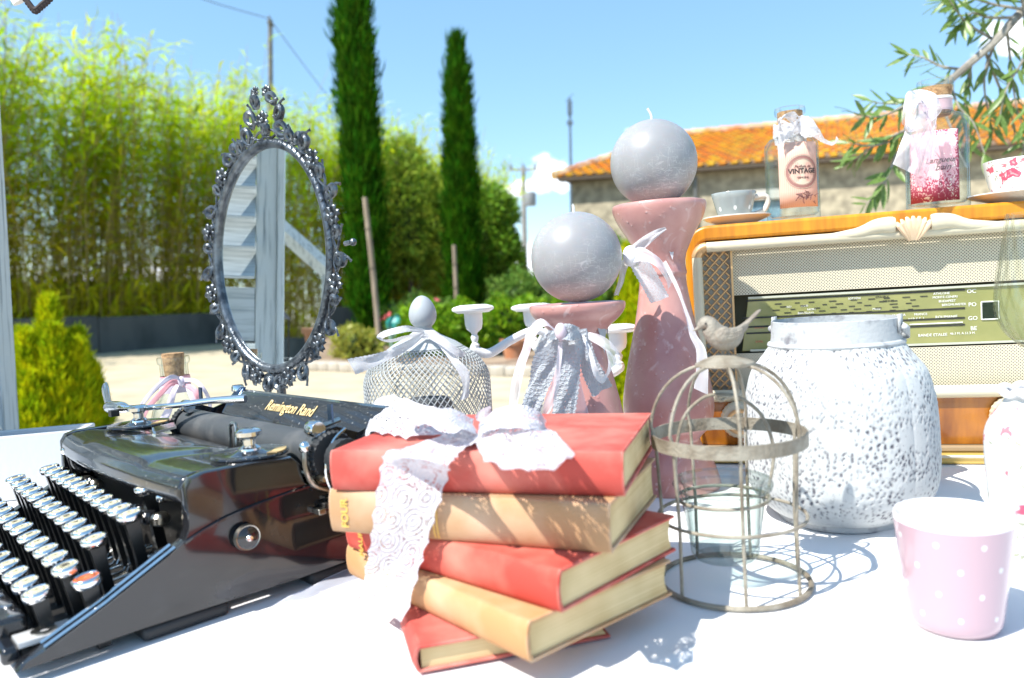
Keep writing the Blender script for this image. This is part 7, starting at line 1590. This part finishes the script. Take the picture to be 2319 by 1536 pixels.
def hexframe():
    c = WY(700, 640, 3.2); root = wthing('hexagon_frame', 'empty whitewashed hexagonal wooden frame reflected in the mirror', 'frame', (-1.75, 1.06, 0), R_(96))
    R = .24
    for k in range(6):
        a0, a1 = R_(60*k+30), R_(60*k+90); p0, p1 = Vector((R*math.cos(a0), 0, .97+R*1.5*math.sin(a0))), Vector((R*math.cos(a1), 0, .97+R*1.5*math.sin(a1))); mb = MB(); mb.tube([p0, p1], .03, 4, sx=.7); mb.build('frame_bar', grey_wood, root)
    mb = MB(); mb.box((0, .03, .31), (.06, .05, .62)); mb.build('stand', grey_wood, root, bevel=.003)
    st = wthing('plant_stand', 'slatted wooden stand with a terracotta pot, reflected in the mirror', 'stand', (-2.2, .8, 0))
    mb = MB(); mb.box((0, 0, .82), (.5, .5, .03)); mb.build('top', grey_wood, st, bevel=.003)
    for x in (-.2, .2):
        for y in (-.2, .2): mb = MB(); mb.box((x, y, .4), (.04, .04, .8)); mb.build('leg', grey_wood, st)
    pot((-2.2, .8, .836), .075, 'terracotta pot on the wooden stand, reflected in the mirror')
    lt = wthing('garden_lantern', 'small dark lantern behind the terracotta pot, reflected in the mirror', 'lantern', (-2.12, .98, .836)); dk = mat('lantern_iron', (.05, .05, .05), .5, .6)
    mb = MB(); mb.lathe([(.05, 0), (.05, .012), (.0, .012)], 4); mb.build('base', dk, lt); mb = MB(); mb.lathe([(.055, .16), (.02, .2), (.015, .23), (0, .235)], 4); mb.build('roof', dk, lt)
    for k in range(4): mb = MB(); mb.tube([(.045*math.cos(k*1.5708), .045*math.sin(k*1.5708), .01), (.045*math.cos(k*1.5708), .045*math.sin(k*1.5708), .162)], .004, 6); mb.build('post', dk, lt)
hexframe()

# ================================================================== WIRE CLOCHE WITH EGG KNOB
def cloche():
    Y = 1.1; px = 970; s = Y/FPX; p = TY(px, 900, Y); root = thing('wire_cloche', 'pale grey wire mesh cloche with an egg-shaped knob and lace bow', 'cloche', p.x, Y); R = 143*s
    zt = TY(px, 785, Y).z; m = mat('grey_enamel', (.42, .45, .46), .4, c2=(.36, .39, .4), nscale=20)
    zs = TY(px, 868, Y).z
    def surf(t, a):     # t 0 bottom .. 1 top
        L0 = zs-.004; arc = .85*R; tot = L0+arc; d = t*tot
        if d < L0: r, z = R, .004+d
        else:
            f = (d-L0)/arc; q = f*math.pi/2*.63; r = R*math.cos(q); z = zs+(zt-zs)*math.sin(q)/math.sin(math.pi/2*.63)
        return Vector((r*math.cos(a), r*math.sin(a), z))
    P0 = []; P1 = []; n = 64; st = 34
    for sg in (1, -1):
        for k in range(n):
            prev = None
            for i in range(st+1):
                t = i/st; q = surf(t, 2*math.pi*k/n+sg*t*1.9)
                if prev is not None: P0.append(prev); P1.append(q)
                prev = q
    V, F = rods(np.array([tuple(v) for v in P0]), np.array([tuple(v) for v in P1]), .00075, .00075, 4); o = fastmesh('wire_mesh', V, F, m, root); o['kind'] = 'stuff'
    for z, r_, R_2 in ((.004, .004, R), ): mb = MB(); mb.tube([(R_2*math.cos(2*math.pi*k/64), R_2*math.sin(2*math.pi*k/64), z) for k in range(64)], r_, 8, closed=True); mb.build('base_ring', m, root)
    rt = surf(1, 0).x; mb = MB(); mb.lathe([(rt+.003, zt-.004), (rt+.005, zt-.001), (rt*.9, zt+.006), (rt*.5, zt+.016), (.016, zt+.022), (.012, zt+.026), (.012, zt+.032), (0, zt+.032)], 40); mb.build('cap', m, root)
    ze = TY(px, 740, Y).z; h = 76*s; mb = MB(); n_ = 26; prof = []
    for i in range(n_+1):
        a = math.pi*i/n_; z = -math.cos(a); prof.append((max(1e-4, 31*s*math.sin(a)*(1-.17*z)), ze-.003+h*.5*(1+z)))
    mb.lathe(prof, 36, cap=False); mb.build('egg_knob', mat('egg_grey', (.4, .43, .46), .38, c2=(.35, .38, .41), nscale=15), root)
    I = inv(root); lw = lace_mat('bow_lace', (.8, .8, .84), 4., 13., 24., .47, scal=8.); Yr = Y-.035; E = lambda *q: [TY(x, y, Yr+d) for x, y, d in q]
    ribbon('bow_tail', E((960, 750, 0), (915, 775, -.03), (860, 798, -.06), (786, 812, -.075)), E((962, 760, 0), (925, 792, -.03), (868, 822, -.06), (806, 850, -.075)), lw, root, 40, 6, .0015, conv=I, seed=1)
    ribbon('bow_loop', E((958, 745, 0), (920, 738, -.03), (870, 748, -.045), (852, 765, -.04), (880, 775, -.03), (920, 768, -.02), (955, 758, 0)), E((960, 755, 0), (922, 752, -.04), (884, 760, -.055), (868, 768, -.05), (886, 768, -.04), (922, 760, -.03), (957, 752, 0)), lw, root, 44, 5, .001, conv=I, seed=2)
    ribbon('bow_loop', E((962, 748, 0), (985, 748, -.03), (1010, 768, -.05), (1040, 790, -.05), (1056, 800, -.04)), E((964, 765, 0), (985, 775, -.035), (1008, 790, -.055), (1036, 808, -.055), (1050, 808, -.045)), lw, root, 34, 5, .0012, conv=I, seed=3)
    ribbon('bow_tail', E((966, 756, 0), (992, 782, -.035), (1022, 822, -.055), (1040, 850, -.06), (1048, 880, -.06), (1040, 908, -.06)), E((976, 750, 0), (1010, 778, -.035), (1040, 815, -.055), (1063, 842, -.06), (1063, 880, -.06), (1062, 900, -.06)), lw, root, 46, 6, .0015, conv=I, seed=4)
    mb = MB(); mb.ball(I(TY(962, 754, Yr-.006)), (.008, .006, .008), 14, 10); mb.build('knot', lw, root)
    c = TY(968, 915, Y); r2 = thing('grey_rosette', 'dark grey crinkled ornament under the wire cloche', 'ornament', c.x, Y, 0); mb = MB(); hh = TY(968, 903, Y).z
    mb.lathe([(.0, 0), (.028, 0), (.026, hh*.7), (.036, hh*.86), (.032, hh), (.012, hh*1.01), (0, hh*.98)], 60, mod=lambda th, z, t: 1+.06*math.sin(th*9)*(1 if t > .4 else 0)); mb.build('body', mat('dark_grey_clay', (.12, .125, .13), .7), r2)
cloche()

# ================================================================== WHITE CANDELABRA
def candelabra():
    m = mat('white_plaster', (.78, .79, .79), .45, c2=(.7, .71, .72), nscale=18, bump=.2, bscale=150); Yc = 1.2; pc = TY(1262, 800, Yc)
    root = thing('candelabra', 'white painted candelabra with wide drip cups behind the shorter candle holder', 'candelabra', pc.x, Yc); I = inv(root)
    zh = TY(1262, 742, Yc).z; mb = MB(); mb.lathe([(0, 0), (.055, 0), (.056, .006), (.04, .014), (.018, .022), (.011, .04), (.014, .07), (.009, .09), (.009, zh-.05), (.016, zh-.03), (.02, zh-.012), (.012, zh), (.007, zh+.02), (.004, zh+.03), (0, zh+.031)], 32); mb.build('stem', m, root)
    def cup(px, py, Y, k=1.):
        t = I(TY(px, py, Y)); s = Y/FPX*k
        mb = MB(); mb.lathe([(0, -.002), (36*s, -.003), (47*s, .001), (48*s, .004), (44*s, .0065), (30*s, .009), (22*s, .009), (20*s, .005), (0, .003)], 40, t); c = mb.build('drip_pan', m, root, angle=40)
        mb = MB(); mb.lathe([(21*s, 0), (20*s, -.02), (17*s, -.028), (8*s, -.033), (6*s, -.036), (9*s, -.040), (8*s, -.044), (6*s, -.048), (10*s, -.052), (6*s, -.058), (0, -.058)], 28, t); mb.build('candle_cup', m, root, angle=40)
        return t+Vector((0, 0, -.054))
    for px, py, Y in ((1071, 704, 1.17), (1205, 700, 1.33), (1398, 748, 1.22)):
        b = cup(px, py, Y); c = Vector((0, 0, zh-.02)); o = (b-c)
        P = crom([b, b+Vector((0, 0, -.006)), b-Vector((o.x, o.y, 0)).normalized()*.022+Vector((0, 0, -.012)), c.lerp(b, .55)+Vector((0, 0, .006)), c.lerp(b, .25)+Vector((0, 0, .018)), c], 30); mb = MB(); mb.tube(P, crom1([.0065, .0075, .0072, .0066, .006, .006], 30), 10); mb.build('arm', m, root)
candelabra()

# ================================================================== LITTLE CORKED BOTTLE BEHIND THE TYPEWRITER
def small_bottle():
    Y = 1.22; px = 400; s = Y/FPX; p = TY(px, 900, Y); root = thing('corked_bottle', 'small corked bottle with a pink and lilac ribbon bow behind the typewriter lever', 'bottle', p.x, Y); hn = TY(px, 808, Y).z; hs = TY(px, 905, Y).z
    mb = MB(); R = 58*s; rn = 30*s; lip = 34*s
    mb.lathe([(0, 0), (R*.9, 0), (R, .006), (R, hs-.03), (R*.9, hs-.014), (rn*1.1, hs+.008), (rn, hs+.015), (rn, hn-.012), (lip, hn-.010), (lip*1.03, hn-.005), (lip, hn), (rn*.86, hn), (rn*.84, hs+.012), (R*.85, hs-.016), (R*.95, hs-.034), (R*.95, .01), (0, .008)], 44, cap=False); mb.build('glass', gls, root, angle=30, fix=False)
    mb = MB(); mb.lathe([(0, hn-.036), (rn*.66, hn-.036), (rn*.8, hn+.002), (rn*.8, hn+.006), (0, hn+.006)], 24); mb.build('cork', cork, root)
    I = inv(root); pk = mat('pink_ribbon', (.66, .3, .34), .45, sheen=.4); li = mat('lilac_ribbon', (.55, .5, .58), .4, sheen=.4); Yr = Y-.026; E = lambda *q: [TY(x, y, Yr+d) for x, y, d in q]
    mb = MB(); z0 = TY(px, 862, Y).z; mb.lathe([(rn*1.06, z0-.006), (rn*1.09, z0), (rn*1.06, z0+.008)], 36, mod=lambda th, z, t: 1+.02*math.sin(th*5), cap=False); mb.build('ribbon_band', pk, root, angle=180)
    mb = MB(); z1 = z0-.012; mb.lathe([(rn*1.1, z1-.006), (rn*1.14, z1), (rn*1.1, z1+.006)], 36, cap=False); mb.build('ribbon_band', li, root, angle=180)
    def band(nm, A, B, A2, B2, seed):
        ribbon(nm, A, B, li, root, 36, 4, .0006, conv=I, seed=seed, solid=.0006); ribbon(nm, A2, B2, pk, root, 36, 4, .0006, conv=I, seed=seed, solid=.0006)
    band('bow_loop', E((412, 856, 0), (385, 850, -.02), (345, 880, -.03), (315, 920, -.02), (302, 960, 0)), E((412, 864, 0), (388, 860, -.02), (352, 888, -.03), (322, 925, -.02), (310, 962, 0)), E((411, 866, .002), (388, 862, -.015), (356, 890, -.022), (326, 926, -.014), (313, 962, .004)), E((411, 874, .002), (392, 872, -.015), (366, 898, -.022), (336, 932, -.014), (325, 964, .004)), 1)
    band('bow_loop', E((410, 856, 0), (440, 858, -.02), (462, 875, -.03), (478, 905, -.02), (480, 930, 0)), E((410, 866, 0), (436, 866, -.02), (456, 882, -.03), (470, 908, -.02), (472, 930, 0)), E((412, 868, .002), (436, 872, -.014), (452, 888, -.02), (458, 912, -.014), (445, 935, .004)), E((412, 876, .002), (430, 882, -.014), (440, 896, -.02), (444, 914, -.014), (432, 936, .004)), 2)
    ribbon('bow_tail', E((404, 864, 0), (386, 890, -.012), (372, 930, -.012), (350, 965, -.01)), E((412, 866, 0), (398, 895, -.012), (388, 935, -.012), (370, 968, -.01)), li, root, 24, 4, .0008, conv=I, seed=3, solid=.0006)
    ribbon('bow_tail', E((414, 864, 0), (426, 895, -.012), (440, 925, -.012), (448, 955, -.01)), E((422, 862, 0), (440, 890, -.012), (456, 920, -.012), (464, 950, -.01)), li, root, 24, 4, .0008, conv=I, seed=4, solid=.0006)
    mb = MB(); mb.ball(I(TY(411, 864, Yr-.004)), (.006, .005, .008), 14, 10); mb.build('knot', li, root)
small_bottle()

# ================================================================== HANGING PENNANT AT THE TOP LEFT
def pennant():
    Y = .95; T = lambda x, y, d=0.: WY(x, y, Y+d); p = T(90, -30); root = wthing('hanging_pennant', 'corner of a hanging fan-shaped pennant with dark lace trim at the top left', 'pennant', p)
    dk = mat('dark_lace_trim', (.035, .025, .025), .8); wt = mat('pennant_cloth', (.72, .7, .66), .8)
    mb = MB(); q = [T(28, -40), T(126, -60), T(112, -8), T(82, 20), T(64, 2)]; mb.add([v-p for v in q]+[v-p+Vector((0, .004, 0)) for v in q], [(0, 1, 2, 3, 4), (9, 8, 7, 6, 5)]+[(i, (i+1) % 5, 5+(i+1) % 5, 5+i) for i in range(5)]); mb.build('cloth', lace_mat('pennant_lace', (.1, .09, .09), 3., 20., 30., .55), root)
    mb = MB(); P = crom([T(52, -12, -.003), T(66, 8, -.003), T(80, 22, -.003), T(96, 10, -.003), T(112, -4, -.003), T(126, -22, -.003)], 30); mb.tube([v-p for v in P], .0032, 8); mb.build('trim', dk, root)
    for i in range(0, 30, 2): mb = MB(); mb.ball(P[i]-p+Vector((0, 0, -.003)), .0028, 8, 6); mb.build('bobble', dk, root)
    mb = MB(); a, b = T(30, -20), T(44, 6); mb.tube([a-p, b-p], [.009, .008], 10, sx=.5); mb.build('peg', wt, root)
    mb = MB(); mb.tube([T(36, -30)-p, T(30, -400)-p+Vector((0, 0, .2))], .0015, 6); mb.build('cord', wt, root)
pennant()
